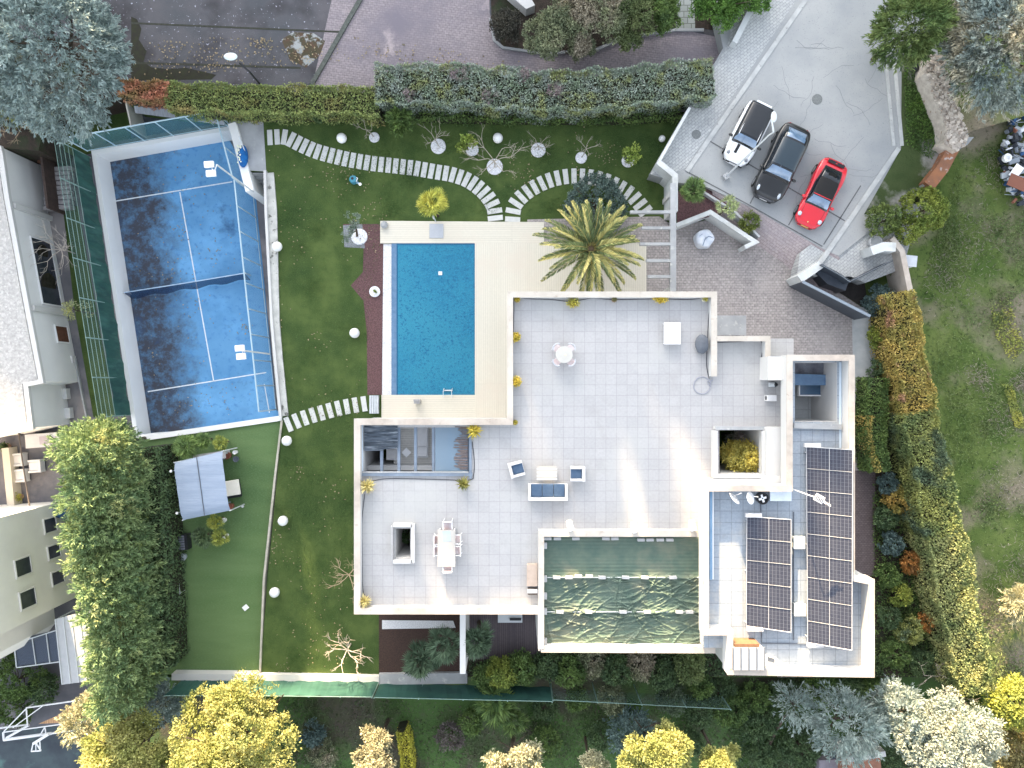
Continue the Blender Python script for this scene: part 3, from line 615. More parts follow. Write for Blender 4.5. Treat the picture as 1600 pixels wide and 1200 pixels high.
M_peb = mat('pebble_disc', (.62, .62, .66), (.85, .85, .87), sc=14, lo=.4, hi=.6, bump=1, bsc=16)
M_twig = mat('pale_twig', (.30, .27, .22), (.42, .38, .32), sc=5)
M_twigw = mat('warm_twig', (.40, .30, .20), (.52, .40, .28), sc=5)
def bare(name, label, base, h, r, seed, m, group=None, n=5, disc=None, lean=(0, 0), depth=3, th=.035, drop=0):
    rr = random.Random(seed); t = thing(name, label, 'tree', base, group); mb = MB()
    if disc:
        build(MB().lathe([(disc, base.z + .0), (disc, base.z + .07), (disc * .9, base.z + .09)], (base.x, base.y, 0), 22), 'pebble_ring', M_peb, t)
    fork = base + Vector((lean[0], lean[1], h * .45)); th *= .62; mb.tube([base, base.lerp(fork, .5) + Vector((.03, .02, 0)), fork], [th * 1.5, th * 1.3, th * 1.1], 7)
    def br(p, d, L, rad, k):
        q = p + d * L * .5 + Vector((rr.uniform(-.1, .1), rr.uniform(-.1, .1), rr.uniform(-.03, .08))) * L; e = p + d * L
        mb.tube([p, q, e], [rad, rad * .8, rad * .55], 5)
        if k <= 0: return
        for _ in range(rr.choice((2, 3, 3))):
            nd = (d + Vector((rr.uniform(-.95, .95), rr.uniform(-.95, .95), rr.uniform(-.25, .6) - drop))).normalized()
            br(e if rr.random() < .6 else q, nd, L * rr.uniform(.5, .8), rad * .6, k - 1)
    for i in range(n):
        a = 2 * math.pi * i / n + rr.uniform(-.4, .4); d = Vector((math.cos(a), math.sin(a), rr.uniform(.3, .8))).normalized()
        br(fork, d, r * rr.uniform(.35, .5), th, depth - 1)
    build(mb, 'branches', m, t); return t
g_ = 'young trees in white pebble rings'
bare('bare_tree', 'bare sapling in the smallest pebble ring by the winding path', P(585, 215), 1.8, 1.1, 1, M_twig, g_, 4, .34, (-.35, .2))
bare('bare_tree', 'bare pruned tree in a large pebble ring above the winding path', P(685, 229), 2.0, 1.6, 2, M_twig, g_, 5, .50, (-.1, .1))
bare('bare_tree', 'tallest wide spreading bare tree, in the pebble ring nearest the path fork', P(773, 261), 2.6, 2.7, 33, M_twig, g_, 6, .53, depth=4, th=.05)
bare('bare_tree', 'small bare tree centred in its pebble ring, right of the tallest bare tree', P(841, 235), 1.6, 1.2, 4, M_twig, g_, 6, .48)
bare('bare_tree', 'small bare tree leaning right in its pebble ring above the arched path', P(908, 247), 1.9, 1.3, 5, M_twig, g_, 5, .38, (.25, .3))
bare('bare_tree', 'sunlit bare shrub poking out from beside the left wall of the villa', P(552, 890), 2.6, 2.0, 6, M_twigw, None, 6, depth=4, th=.045)
bare('bare_tree', 'sunlit knobbly bare tree on the lawn near the lower boundary wall', P(548, 1006), 2.2, 2.1, 7, mat('pale_pink_twig', (.50, .42, .34), (.62, .54, .46), sc=4), None, 6, depth=4, th=.06)
bare('bare_tree', 'pale leafless tree beside the neighbouring white house', P(117, 396, -3), 3.2, 2.6, 8, mat('grey_twig', (.46, .41, .36), (.56, .50, .44), sc=4), None, 7, depth=4, th=.05)
bare('bare_tree', 'dry bare branches sprawling over the lower end of the right hand bed', P(1475, 1052), 1.5, 3.4, 11, mat('grey_twig', (1, 1, 1)), None, 5, depth=4, th=.05)
bare('bare_tree', 'leafless brown tree standing below the blue cedar at the left edge', P(45, 195, -1), 2.5, 3.0, 12, M_twigw, None, 7, depth=4, th=.05)
LYEL = leafmat('leaf_yellowgreen', (.22, .28, .04), (.12, .19, .03), isl=.35)
for (x, y, lab, sd_) in ((738, 234, 'small yellow leaved tree in a pebble ring left of the tallest bare tree', 1), (981, 252, 'bushy yellow green tree overhanging its pebble ring near the retaining wall', 2)):
    t = tree('leafy_tree', lab, 'tree', x + (6 if sd_ == 2 else -8), y - 8, 0, 1.9, 15, LYEL, n=500, L=.22, W=.12, clump=.25, group=g_, seed=sd_)
    q = P(x, y, 0); build(MB().lathe([(.42, 0), (.42, .07), (.38, .09)], (q.x, q.y, 0), 22), 'pebble_ring', M_peb, t)
t = thing('potted_plant', 'small green plant in a round white ring on the mulch bed', 'plant', P(586, 456, 0))
q = P(586, 456, 0); build(MB().lathe([(.34, 0), (.36, .12), (.3, .13)], (q.x, q.y, 0), 18), 'ring', M_peb, t)
pts, dd = cloud('broad', (q.x, q.y, .25), (.2, .2, .18), 60, 5, .1); leafmesh('leaves', pts, dd, .18, .06, LYEL, t)
# olive bonsai with white pebbles on grey gravel
sheet('grey_gravel', [(536, 352), (566, 350), (570, 388), (538, 386)], .016, mat('grey_gravel_mat', (.26, .28, .30), (.16, .17, .19), sc=14, bump=1, bsc=18))
t = thing('olive_bonsai', 'small grey green cloud-pruned tree over white stones at the mulch bed corner', 'tree', P(558, 370, 0))
q = P(558, 370, 0)
build(MB().lathe([(.55, .02), (.5, .09), (.3, .1)], (q.x + .15, q.y, 0), 14), 'white_stones', M_peb, t)
mb = MB().tube([q, q + Vector((.1, .3, .6)), q + Vector((0, .9, 1.2))], [.09, .07, .04], 6).tube([q + Vector((.1, .3, .6)), q + Vector((-.5, -.3, 1.0))], [.05, .03], 5); build(mb, 'trunk', BARK, t)
LOL = leafmat('leaf_olive', (.12, .17, .12), (.22, .28, .22))
for dx, dy, rr_ in ((.0, .95, .5), (-.45, -.3, .42), (.25, .45, .3), (-.15, .2, .3)):
    pts, dd = cloud('broad', (q.x + dx, q.y + dy, 1.2), (rr_, rr_, .25), 300, int(dx * 9 + 20), .14); leafmesh('foliage', pts, dd, .12, .05, LOL, t)
# ================================================================ VILLA
TZ, PC, UZ, UC = 5.0, 5.6, 6.0, 6.85
villa = thing('villa', 'large white flat-roofed villa with tiled roof terraces in the middle of the plot', 'house', (0, 0, 0))
M_tile = bmat('terrace_tiles', (.375, .37, .375), (.415, .41, .413), (.27, .265, .27), .622, .622, 0, .013, noise=.22, dirt=(.43, .43, .415), dsc=.25, dlo=.5, dhi=.75, dirt2=(.31, .30, .295), d2sc=.35, d2lo=.56, d2hi=.82, shift=(.1, .05), rough=.5)
M_utile = bmat('roof_tiles', (.27, .31, .36), (.32, .36, .41), (.16, .18, .20), .66, .66, 0, .022, noise=.35, dirt=(.40, .39, .37), dsc=.35, dlo=.52, dhi=.72, dirt2=(.20, .20, .18), d2sc=.5, d2lo=.62, d2hi=.78)
def mass(rects, holes, z, zb):
    xs = sorted({v for r in rects + holes for v in (r[0], r[2])}); ys = sorted({v for r in rects + holes for v in (r[1], r[3])})
    ins = lambda x, y, L: any(r[0] < x < r[2] and r[1] < y < r[3] for r in L)
    cell = {}
    for i in range(len(xs) - 1):
        for j in range(len(ys) - 1):
            cx, cy = (xs[i] + xs[i + 1]) / 2, (ys[j] + ys[j + 1]) / 2; cell[i, j] = ins(cx, cy, rects) and not ins(cx, cy, holes)
    top = MB(); side = MB()
    def W(i, j, zz): p = P(xs[i], ys[j], z); return (p.x, p.y, zz)
    for (i, j), on in cell.items():
        if not on: continue
        top.add([W(i, j, z), W(i, j + 1, z), W(i + 1, j + 1, z), W(i + 1, j, z)], [(0, 1, 2, 3)])
        for di, dj, a, b in ((-1, 0, (0, 0), (0, 1)), (1, 0, (1, 1), (1, 0)), (0, -1, (1, 0), (0, 0)), (0, 1, (0, 1), (1, 1))):
            if not cell.get((i + di, j + dj), False):
                side.add([W(i + a[0], j + a[1], z - .002), W(i + b[0], j + b[1], z - .002), W(i + b[0], j + b[1], zb), W(i + a[0], j + a[1], zb)], [(0, 1, 2, 3)])
    return top, side
W1, W2, W3 = (568, 668, 734, 741), (618, 826, 641, 872), (1124, 672, 1190, 740)
top, side = mass([(797, 459, 1116, 845), (558, 659, 800, 955), (797, 655, 845, 955), (841, 835, 1116, 1017), (1110, 529, 1240, 760)], [W1, W2, W3], TZ, -.3)
build(top, 'terrace_floor', M_tile, villa); build(side, 'lower_walls', M_white, villa)
WE = (1242, 566, 1308, 659)
top, side = mass([(1100, 760, 1332, 1012), (1232, 560, 1330, 770), (1142, 985, 1363, 1053), (1325, 905, 1363, 1053)], [WE], UZ, -.3)
build(top, 'upper_roof_floor', M_utile, villa); build(side, 'upper_walls', M_white, villa)
def para(name, pts, zf, zc, wd, z=None, m=None):
    p = [P(a, b, zc) for a, b in pts]
    build(wallmb(p, wd, zf - .05, zc - .05), 'parapet', M_white, villa); build(wallmb(p, wd + .04, zc - .047, zc), 'coping', m or M_cope, villa)
M_capw = mat('painted_cap', (.53, .49, .44), (.46, .42, .37), sc=1.5, c4_=(.38, .32, .27), sc4=2.5, lo4=.6, hi4=.75)
para('a', [(797, 654.3), (797, 460), (1116, 460), (1116, 588)], TZ, PC, .30, m=M_capw)
para('b', [(801.5, 659), (558, 659), (558, 955), (845, 955)], TZ, PC, .33)
para('c', [(845.5, 1014), (845.5, 834), (1090, 834)], TZ, PC + .05, .30, m=M_capw)
para('d', [(845.5, 1014.5), (1118, 1016)], TZ, PC + .02, .33)
para('e', [(1120, 529), (1200, 529), (1200, 590)], TZ, PC, .26, m=M_capw)
para('f', [(1118, 673), (1118, 744), (1194, 744), (1194, 673)], TZ, PC - .1, .22, m=M_white)
para('g', [(1118, 669), (1196, 669)], TZ, PC - .15, .18, m=M_conc)
para('u', [(1136.5, 988), (1103, 988), (1103, 763), (1234, 763), (1234, 559), (1331, 559), (1331, 903), (1362, 909), (1362, 1054), (1141, 1050), (1141, 983.5)], UZ, UC, .30)
# tall white inner faces: wall block between terrace and east wing
build(MB().prism(px2([(1200, 557), (1229, 557), (1229, 594), (1200, 594)], 6.3), TZ, 6.3), 'service_block', M_white, villa)
build(MB().prism(px2([(1196, 744), (1229, 744), (1229, 757), (1104, 757), (1104, 750), (1192, 750)], 5.9), TZ, 5.9), 'ledge', M_white, villa)
build(MB().prism(px2([(1200, 668), (1229, 668), (1229, 748), (1200, 748)], 6.0), TZ, 5.75), 'ledge', M_white, villa)
# small kerb round the little light well
build(wallmb([P(612, 822, TZ + .35), P(612, 877, TZ + .35)], .12, TZ, TZ + .3), 'well_kerb', M_tile, villa)
for pts in ([(614, 821), (644, 821)], [(614, 878), (644, 878)], [(645, 819), (645, 880)]):
    build(wallmb([P(a, b, TZ + .3) for a, b in pts], .2, TZ, TZ + .3), 'well_kerb', M_white, villa)
# ---- east light well
zf = 2.6
x0_, x1_, y0_, y1_ = P(1240, 0, UZ).x, P(1310, 0, UZ).x, P(0, 661, UZ).y, P(0, 564, UZ).y
build(MB().box(((x0_ + x1_) / 2, (y0_ + y1_) / 2, zf - .1), (x1_ - x0_, y1_ - y0_, .2)), 'courtyard_floor', bmat('courtyard_tiles', (.42, .44, .45), (.46, .48, .49), (.25, .26, .27), .8, .8, 0, .02), villa)
q0, q1 = P(1237, 602, 4.6), P(1309, 586, 4.6)
build(MB().prism(px2([(1240, 584), (1310, 586), (1309, 602), (1240, 602)], 4.6), 4.5, 4.58), 'canopy', mat('canopy_blue', (.13, .22, .34), (.10, .17, .28), sc=2, rough=.5), villa)
build(MB().prism(px2([(1240, 560), (1312, 560), (1312, 585), (1240, 584)], 4.3), 4.2, 4.3), 'stained_roof', mat('stained', (.20, .21, .24), (.10, .10, .12), sc=1.8, c4_=(.34, .33, .32), sc4=2, lo4=.55, hi4=.7), villa)
wn = build(MB().prism(px2([(1250, 602), (1300, 602), (1300, 618), (1250, 618)], 3.9), 3.8, 3.9), 'window', glassmat('dark_window', (.06, .12, .20), 1, .1), villa)
fr = MB()
for a, b in (((1249, 602), (1249, 619)), ((1249, 618), (1301, 618)), ((1301, 619), (1301, 602))): t = wallmb([P(*a, 3.95), P(*b, 3.95)], .07, 3.7, 3.96); fr.add(t.v, t.f)
build(fr, 'frame', M_wplastic, wn)
build(MB().prism(px2([(1281, 620), (1306, 620), (1306, 659), (1281, 659)], 2.9), 2.4, 2.75), 'stair_slot', mat('slot', (.05, .06, .07), (.12, .10, .10), sc=5), villa)
for xx in (1283, 1290): build(MB().prism(px2([(xx, 621), (xx + 4, 621), (xx + 4, 656), (xx, 656)], 3.1), 2.7, 2.95), 'glazing', glassmat('slot_glass', (.16, .26, .30), 1, .1), villa)
build(wallmb([P(1240, 665, UZ + .1), P(1314, 667, UZ + .1)], .30, UZ - .2, UZ + .2), 'cross_beam', M_conc, villa)
build(wallmb([P(1313, 566, UZ + .02), P(1313, 700, UZ + .02)], .12, 3, UZ + .03), 'inner_wall', mat('pale_blue_render', (.55, .64, .72), (.50, .58, .66), sc=1), villa)
# ---- west light well: pergola over the lower deck
zd = 3.0
x0_, x1_, y0_, y1_ = P(566, 0, TZ).x, P(736, 0, TZ).x, P(0, 743, TZ).y, P(0, 666, TZ).y
build(MB().box(((x0_ + x1_) / 2 + .75, (y0_ + y1_) / 2, zd - .1), (x1_ - x0_ - 1.5, y1_ - y0_, .2)), 'covered_deck', bmat('grey_decking', (.62, .60, .56), (.68, .66, .62), (.42, .40, .37), 40, .14, 0, .014), villa)
build(wallmb([P(572, 731, 3.9), P(735, 731, 3.9)], .3, 0, 3.9), 'deck_wall', M_white, villa)
M_beam = mat('pergola_beam', (.22, .27, .34), (.17, .21, .27), sc=2, rough=.5)
zp = TZ - .15
for x in (596, 623, 649, 677, 702, 731):
    build(wallmb([P(x, 667 if x > 600 else 704, zp), P(x, 738, zp)], .16, zp - .22, zp), 'pergola_beam', M_beam, villa)
build(wallmb([P(563, 741, TZ + .12), P(738, 741, TZ + .12)], .22, TZ - .4, TZ + .12), 'pergola_beam', M_beam, villa)
build(wallmb([P(735, 667, TZ + .1), P(735, 748, TZ + .1)], .14, TZ - .4, TZ + .1), 'pergola_beam', M_beam, villa)
build(wallmb([P(565, 738, TZ + .14), P(732, 738, TZ + .14)], .09, TZ, TZ + .15), 'pergola_rail', M_conc, villa)
build(wallmb([P(563, 664, TZ + .05), P(563, 737, TZ + .05)], .32, TZ - 3, TZ + .02), 'inner_wall', mat('pale_blue_render', (1, 1, 1)), villa)
M_reed = mat('reed_shade', (.13, .16, .20), (.055, .07, .09), sc=2.2, lo=.4, hi=.6, c4_=(.34, .38, .43), sc4=2.6, lo4=.55, hi4=.68, stretch=(.35, 3.2, 1), bump=.8, bsc=8)
rs = build(MB().prism(px2([(569, 665), (621, 665), (621, 700), (600, 702), (598, 704), (569, 705)], TZ + .02), TZ - .06, TZ + .015), 'reed_shade', M_reed, villa)
mb = MB(); rr = random.Random(2)
for i in range(46):
    y = 666 + i * .84; x2 = 621 + rr.uniform(-2, 1); 
    if y > 700: x2 = 599
    mb.tube([P(569, y, TZ + .05), P((569 + x2) / 2, y + rr.uniform(-1, 1), TZ + .05), P(x2, y + rr.uniform(-.8, .8), TZ + .04)], rr.uniform(.012, .03), 4)
build(mb, 'reed_stems', M_reed, villa)
gp = MB().add([P(680, 667, TZ - .02), P(730, 667, TZ - .02), P(730, 736, TZ - .02), P(680, 736, TZ - .02)], [(0, 1, 2, 3)])
build(gp, 'glazed_roof', glassmat('roof_glass', (.20, .30, .40), .62, .15), villa)
mb = MB()
for i in range(36):
    y = 667 + i * 1.9; mb.tube([P(708 + rr.uniform(0, 14), y, TZ), P(731, y + rr.uniform(-.8, .8), TZ)], rr.uniform(.015, .035), 4)
build(mb, 'reed_stems', mat('brown_reed', (.20, .16, .15), (.12, .10, .10), sc=4), villa)
# lower wing beside the garden: long beam wall at the bottom
build(wallmb([P(723, 958, 3.9), P(723, 1053, 3.9)], .34, 0, 3.9), 'fin_wall', M_white, villa)
# carport beams at top right of the villa
pg = thing('entrance_pergola', 'white open beam frame spanning the entrance path right of the palm', 'pergola', P(1045, 390, 0))
BZ = 2.7
build(wallmb([P(1052, 286, BZ), P(1052, 455, BZ)], .36, BZ - .3, BZ), 'main_beam', M_conc, pg)
for y, x in ((331, 985), (356, 1003), (381, 1000), (407, 1010), (432, 1012)): build(wallmb([P(x, y, BZ), P(1048, y, BZ)], .18, BZ - .25, BZ - .003), 'cross_beam', M_conc, pg)
for x, y in ((1052, 300), (1052, 450)): q = P(x, y, BZ - .3); build(MB().box((q.x, q.y, (BZ - .3) / 2), (.3, .3, BZ - .3)), 'column', M_white, pg)
# retaining walls towards the road
rt = thing('retaining_wall', 'angular white retaining wall between the garden and the parking road', 'wall', P(1045, 270, 0))
RZ = PARK + 1.2
M_rw = mat('grey_render', (.60, .62, .62), (.50, .52, .52), sc=.8, c3=(.42, .43, .42), sc3=.6, lo3=.5, hi3=.65)
build(wallmb([P(1078, 168, RZ - .3), P(1030, 252, RZ - .3)], .18, -.1, RZ - .3), 'wall', M_rw, rt)
build(wallmb([P(1028, 252, RZ), P(1055, 274, RZ), P(1055, 330, RZ)], .34, -.1, RZ), 'wall', M_rw, rt)
pw = thing('planter_wall', 'bent white planter wall enclosing the mulch bed at the entrance', 'wall', P(1120, 345, 0))
build(wallmb([P(1057, 352, 1.35), P(1110, 331, 1.35), P(1181, 378, 1.35), P(1164, 386, 1.35)], .26, 0, 1.35), 'wall', M_rw, pw)
build(wallmb([P(1100, 300, 1.3), P(1148, 330, 1.3), P(1187, 370, 1.3)], .14, .3, 1.3), 'kerb', M_conc, pw)
# doormat slab at the side door
sheet('door_slab', [(1120, 493), (1166, 493), (1166, 524), (1120, 524)], .09, M_conc)
# ================================================================ THINGS ON THE TERRACES
M_wfab = mat('white_frame', (.66, .655, .66), (.60, .595, .60), sc=3, rough=.6)
M_cush = mat('slate_cushion', (.055, .095, .16), (.075, .12, .19), sc=6, rough=.9, bump=.3, bsc=30)
M_weave = mat('beige_weave', (.45, .38, .32), (.36, .29, .24), sc=20)
M_tabtop = mat('table_top', (.42, .40, .375), (.46, .44, .41), sc=2)
def lb(mb, c, d, rz=0, rx=0, ry=0): return mb.box(c, d, rz, rx, ry)
def armchair(label, px, py, z, rz, seats=1, wd=.86, dp=.84, name='armchair', cat='armchair', group=None, open_side=1, fm=None, cm=None, arms=(1, 1)):
    q = P(px, py, z + .3); t = thing(name, label, cat, (q.x, q.y, z), group, rz)
    fr = MB(); aw = .15; bw = .17
    fr.box((0, 0, .17), (wd, dp, .14)); fr.box((0, -dp / 2 + bw / 2, .42), (wd, bw, .36))
    for s, on in ((-1, arms[0]), (1, arms[1])):
        if on: fr.box((s * (wd / 2 - aw / 2), bw / 2, .37), (aw, dp - bw - .002, .26))
    build(fr, 'frame', fm or M_wfab, t, local=True, bevel=.02)
    iw = (wd - 2 * aw) / seats
    for i in range(seats):
        x = -wd / 2 + aw + iw * (i + .5)
        build(MB().box((x, bw / 2, .33), (iw - .025, dp - bw - .04, .17)), 'cushion', cm or M_cush, t, local=True, bevel=.03)
    for sx in (-1, 1):
        for sy in (-1, 1): build(MB().box((sx * (wd / 2 - .06), sy * (dp / 2 - .06), .05), (.05, .05, .1)), 'leg', M_steel, t, local=True)
    return t
armchair('white armchair with slate cushion, turned askew at the left of the sofa group', 807, 733, TZ, math.radians(-75), arms=(1, 1))
armchair('white armchair with slate cushion, set square at the right of the low table', 902.5, 740, TZ, math.radians(90))
armchair('long white three-seat sofa with slate cushions on the terrace', 856, 768.5, TZ, 0, 3, 2.28, .95, 'sofa', 'sofa')
t = thing('low_table', 'low pale slatted table between the two slate armchairs', 'table', P(854, 738, TZ), None)
for i in range(8): build(MB().box((0, -.35 + i * .1, .38), (1.18, .088, .03)), 'slat', M_tabtop if i % 2 else mat('table_slat', (.58, .60, .60), (.5, .52, .53), sc=3), t, local=True)
build(MB().box((0, 0, .33), (1.1, .7, .06)), 'frame', M_wfab, t, local=True)
for sx in (-1, 1):
    for sy in (-1, 1): build(MB().box((sx * .5, sy * .3, .16), (.06, .06, .32)), 'leg', M_wfab, t, local=True)
# dining table + chairs
t = thing('dining_table', 'long pale dining table with a grey glass sheet on its upper end', 'table', P(699.5, 852, TZ))
dx, dy = 1.02, 2.12
build(MB().box((0, 0, .74), (dx, dy, .05)), 'table_top', M_tabtop, t, local=True, bevel=.01)
build(MB().box((.02, .7, .772), (.45, .6, .012), rz=.08), 'glass_sheet', mat('grey_glass', (.35, .43, .50), (.42, .48, .54), sc=2, rough=.2), t, local=True)
for sx in (-1, 1):
    for sy in (-1, 1): build(MB().box((sx * (dx / 2 - .08), sy * (dy / 2 - .08), .36), (.07, .07, .72)), 'leg', M_wfab, t, local=True)
M_sling = mat('sling', (.55, .40, .38), (.62, .58, .60), sc=3)
def dchair(label, px, py, rz, group='dining chairs at the long table'):
    q = P(px, py, TZ + .5); t = thing('dining_chair', label, 'chair', (q.x, q.y, TZ), group, rz)
    build(MB().box((0, .02, .45), (.42, .46, .03)), 'seat', M_sling, t, local=True)
    build(MB().box((0, -.24, .66), (.46, .04, .36), rx=.15), 'backrest', M_sling, t, local=True)
    for s in (-1, 1):
        build(MB().tube([(s * .25, -.27, .84), (s * .26, -.2, .66), (s * .26, .22, .66), (s * .25, .24, 0)], .03, 6), 'armrest', M_wplastic, t, local=True)
        build(MB().tube([(s * .24, -.22, .5), (s * .24, -.3, 0)], .02, 5), 'leg', M_wplastic, t, local=True)
    build(MB().tube([(-.25, -.27, .84), (.25, -.27, .84)], .03, 6), 'back_rail', M_wplastic, t, local=True); return t
dchair('white dining chair at the upper head of the long table', 699.5, 821, math.pi)
dchair('white dining chair at the lower head of the long table', 699.5, 885, 0)
dchair('upper white dining chair tucked in on the left side of the long table', 686, 843, -math.pi / 2)
dchair('lower white dining chair tucked in on the left side of the long table', 686, 860, -math.pi / 2)
dchair('upper white dining chair tucked in on the right side of the long table', 713, 842, math.pi / 2)
dchair('lower white dining chair tucked in on the right side of the long table', 713, 860, math.pi / 2)
# round table with four chairs
q = P(880, 555, TZ); t = thing('round_table', 'small round cream table on the upper terrace', 'table', (q.x, q.y, TZ))
build(MB().lathe([(.46, .71), (.49, .72), (.49, .75), (.47, .76)], (0, 0, 0), 28), 'table_top', mat('cream_plastic', (.46, .45, .42), (.50, .49, .46), sc=2, rough=.4), t, local=True)
build(MB().lathe([(.28, 0), (.06, .06), (.05, .71)], (0, 0, 0), 14), 'pedestal', M_wplastic, t, local=True)
build(MB().lathe([(.06, .761), (.05, .775)], (.06, -.02, 0), 12), 'centre_cap', mat('yellow_cap', (.7, .66, .45)), t, local=True)
for i, w_ in enumerate(('right upper', 'left upper', 'left lower', 'right lower')):
    a = math.pi / 4 + i * math.pi / 2; c = Vector((q.x + .50 * math.cos(a), q.y + .50 * math.sin(a), TZ)); rz = a + math.pi / 2
    k = thing('plastic_chair', 'grey and white chair tucked under the %s edge of the round table' % w_, 'chair', c, 'chairs at the round table', rz)
    build(MB().box((0, 0, .43), (.42, .44, .03)), 'seat', M_sling, k, local=True)
    mb = MB(); pts = [(.27 * math.sin(x), -.05 - .24 * math.cos(x), .66) for x in np.linspace(-1.3, 1.3, 9)]; mb.tube(pts, .045, 6); build(mb, 'backrest', mat('chair_grey', (.40, .42, .46), (.5, .5, .52), sc=4), k, local=True)
    for sx in (-1, 1):
        for sy in (-1, 1): build(MB().tube([(sx * .18, sy * .18, .43), (sx * .22, sy * .22, 0)], .018, 5), 'leg', M_wplastic, k, local=True)
q = P(1050.5, 521, TZ + .4); t = thing('square_table', 'plain white rectangular table near the upper right terrace corner', 'table', (q.x, q.y, TZ))
build(MB().box((0, 0, .38), (.98, 1.28, .06)), 'table_top', M_wfab, t, local=True, bevel=.015)
for sx in (-1, 1):
    for sy in (-1, 1): build(MB().box((sx * .42, sy * .56, .175), (.06, .06, .35)), 'leg', M_wfab, t, local=True)
q = P(1094.5, 538, TZ); mb = MB(); mb.ball((q.x, q.y, TZ + .3), (.40, .58, .34), 20, 10, seed=4, amp=.03); t = tag(build(mb, 'bean_bag', mat('grey_fabric', (.14, .155, .18), (.10, .11, .13), sc=2, bump=.7, bsc=5), smooth=True), 'dark grey bean bag near the upper right parapet', 'bean bag')
q = P(1097, 602, TZ); mb = MB(); mb.tube([(q.x + .50 * math.cos(a) + .02 * math.sin(3 * a), q.y + .50 * math.sin(a), TZ + .03) for a in np.linspace(0, 6.0, 30)], .028, 6)
mb.tube([(q.x + .5, q.y - .1, TZ + .03), (q.x + .38, q.y + .05, TZ + .05), (q.x + .3, q.y + .2, TZ + .04), (q.x + .62, q.y + .3, TZ + .03)], .03, 6)
tag(build(mb, 'garden_hose', mat('hose_grey', (.30, .31, .36), rough=.5)), 'coiled grey hose loop on the terrace tiles', 'hose')
M_cable = mat('black_hose', (.035, .04, .05), rough=.6)
def cable(label, pts, r=.02):
    sp = spline([P(a, b, TZ + .02) for a, b in pts], len(pts) * 6); tag(build(MB().tube([p + Vector((0, 0, 0)) for p, _ in sp], r, 5), 'irrigation_pipe', M_cable), label, 'pipe')
cable('thin dark irrigation pipe along the upper parapet', [(808, 465), (830, 467), (860, 468), (893, 471), (925, 466), (960, 468), (1030, 467), (1075, 468), (1100, 465)])
cable('thin dark irrigation pipe along the upper left parapet', [(803, 470), (803, 490), (802, 520)])
cable('thin dark irrigation pipe along the right parapet of the upper terrace', [(1109, 474), (1107, 500), (1105, 540), (1104, 570), (1108, 592)])
cable('thin dark irrigation pipe down the left parapet of the lower terrace', [(570, 772), (566, 810), (566, 860), (567, 920), (572, 932)])
cable('thin dark irrigation pipe hugging the pergola edge', [(582, 751), (610, 748), (680, 749), (733, 750), (740, 742), (741, 720), (738, 690)])
cable('thin dark irrigation pipe around the side terrace', [(1118, 535), (1150, 534), (1190, 534), (1190, 560), (1195, 575)])
# plants on the terrace
LPY = leafmat('leaf_gold', (.72, .52, .05), (.50, .42, .06), isl=.3, trans=.3)
LPG = leafmat('leaf_goldgreen', (.50, .42, .05), (.28, .29, .05), isl=.3)
M_pot = mat('clay_pot', (.42, .28, .20), (.35, .22, .16), sc=4)
M_ypot = mat('cream_pot', (.70, .62, .30), (.62, .55, .28), sc=4)
def potted(label, px, py, r, m, n=160, L=.22, W=.06, z=TZ, spiky=True, long=1., pm=None, h=.34, group='potted plants on the terrace', name='potted_plant'):
    q = P(px, py, z + h); t = thing(name, label, 'plant', (q.x, q.y, z), group); pr = min(.26, r * .7)
    build(MB().lathe([(pr * .75, 0), (pr, h), (pr * .9, h), (pr * .88, h - .04)], (0, 0, 0), 14), 'pot', pm or M_pot, t, local=True)
    d = sph(n, .05); c = np.array([q.x, q.y, z + h]) + d * RNG.uniform(.2, .85, (n, 1)) * np.array([r * long, r, r * .9])
    if spiky: leafmesh('leaves', c, d * np.array([1, 1, .5]), L * 1.3, W, m, t, up=.5)
    else: leafmesh('leaves', c, d + RNG.normal(0, .8, (n, 3)), L * .6, W, m, t)
    return t
potted('round golden potted plant in the upper left terrace corner', 808, 468, .23, LPY, 300, .12, .05, spiky=False)
potted('golden plant under the palm fronds on the upper parapet', 895, 473, .40, LPG, 420, .16, .06, spiky=False, long=1.4)
potted('small dull brown potted plant on the upper parapet', 960, 468, .22, leafmat('leaf_brownish', (.20, .19, .07), (.13, .12, .05)), 200, .09, .05, spiky=False)
potted('wide golden plant in a trough by the upper parapet', 1032, 467, .34, LPY, 700, .15, .06, spiky=False, long=1.7)
potted('round golden potted plant in the upper right terrace corner', 1102, 467, .25, LPG, 220, .10, .05, spiky=False, pm=M_wfab)
potted('golden bushy plant high on the left parapet', 806, 527, .38, LPY, 600, .17, .06, spiky=False)
potted('golden bushy plant midway down the left parapet beside the pool deck', 806, 596, .42, LPY, 700, .17, .06, spiky=False)
potted('small round golden plant at the inner parapet corner', 805, 660, .21, LPG, 220, .09, .05, spiky=False)
potted('spiky variegated plant above the pergola end', 741, 673, .45, LPY, 120, .38, .09)
potted('dark spiky plant below the pergola corner', 724, 756, .36, leafmat('leaf_dkspike', (.30, .26, .05), (.12, .15, .04)), 110, .36, .08)
potted('pale golden spiky plant at the left parapet below the pergola', 574, 759, .46, leafmat('leaf_pale', (.58, .48, .14), (.70, .62, .36)), 150, .36, .08)
potted('spiky gold plant in the lower left terrace corner', 570, 939, .44, leafmat('leaf_pale', (1, 1, 1)), 150, .36, .08)
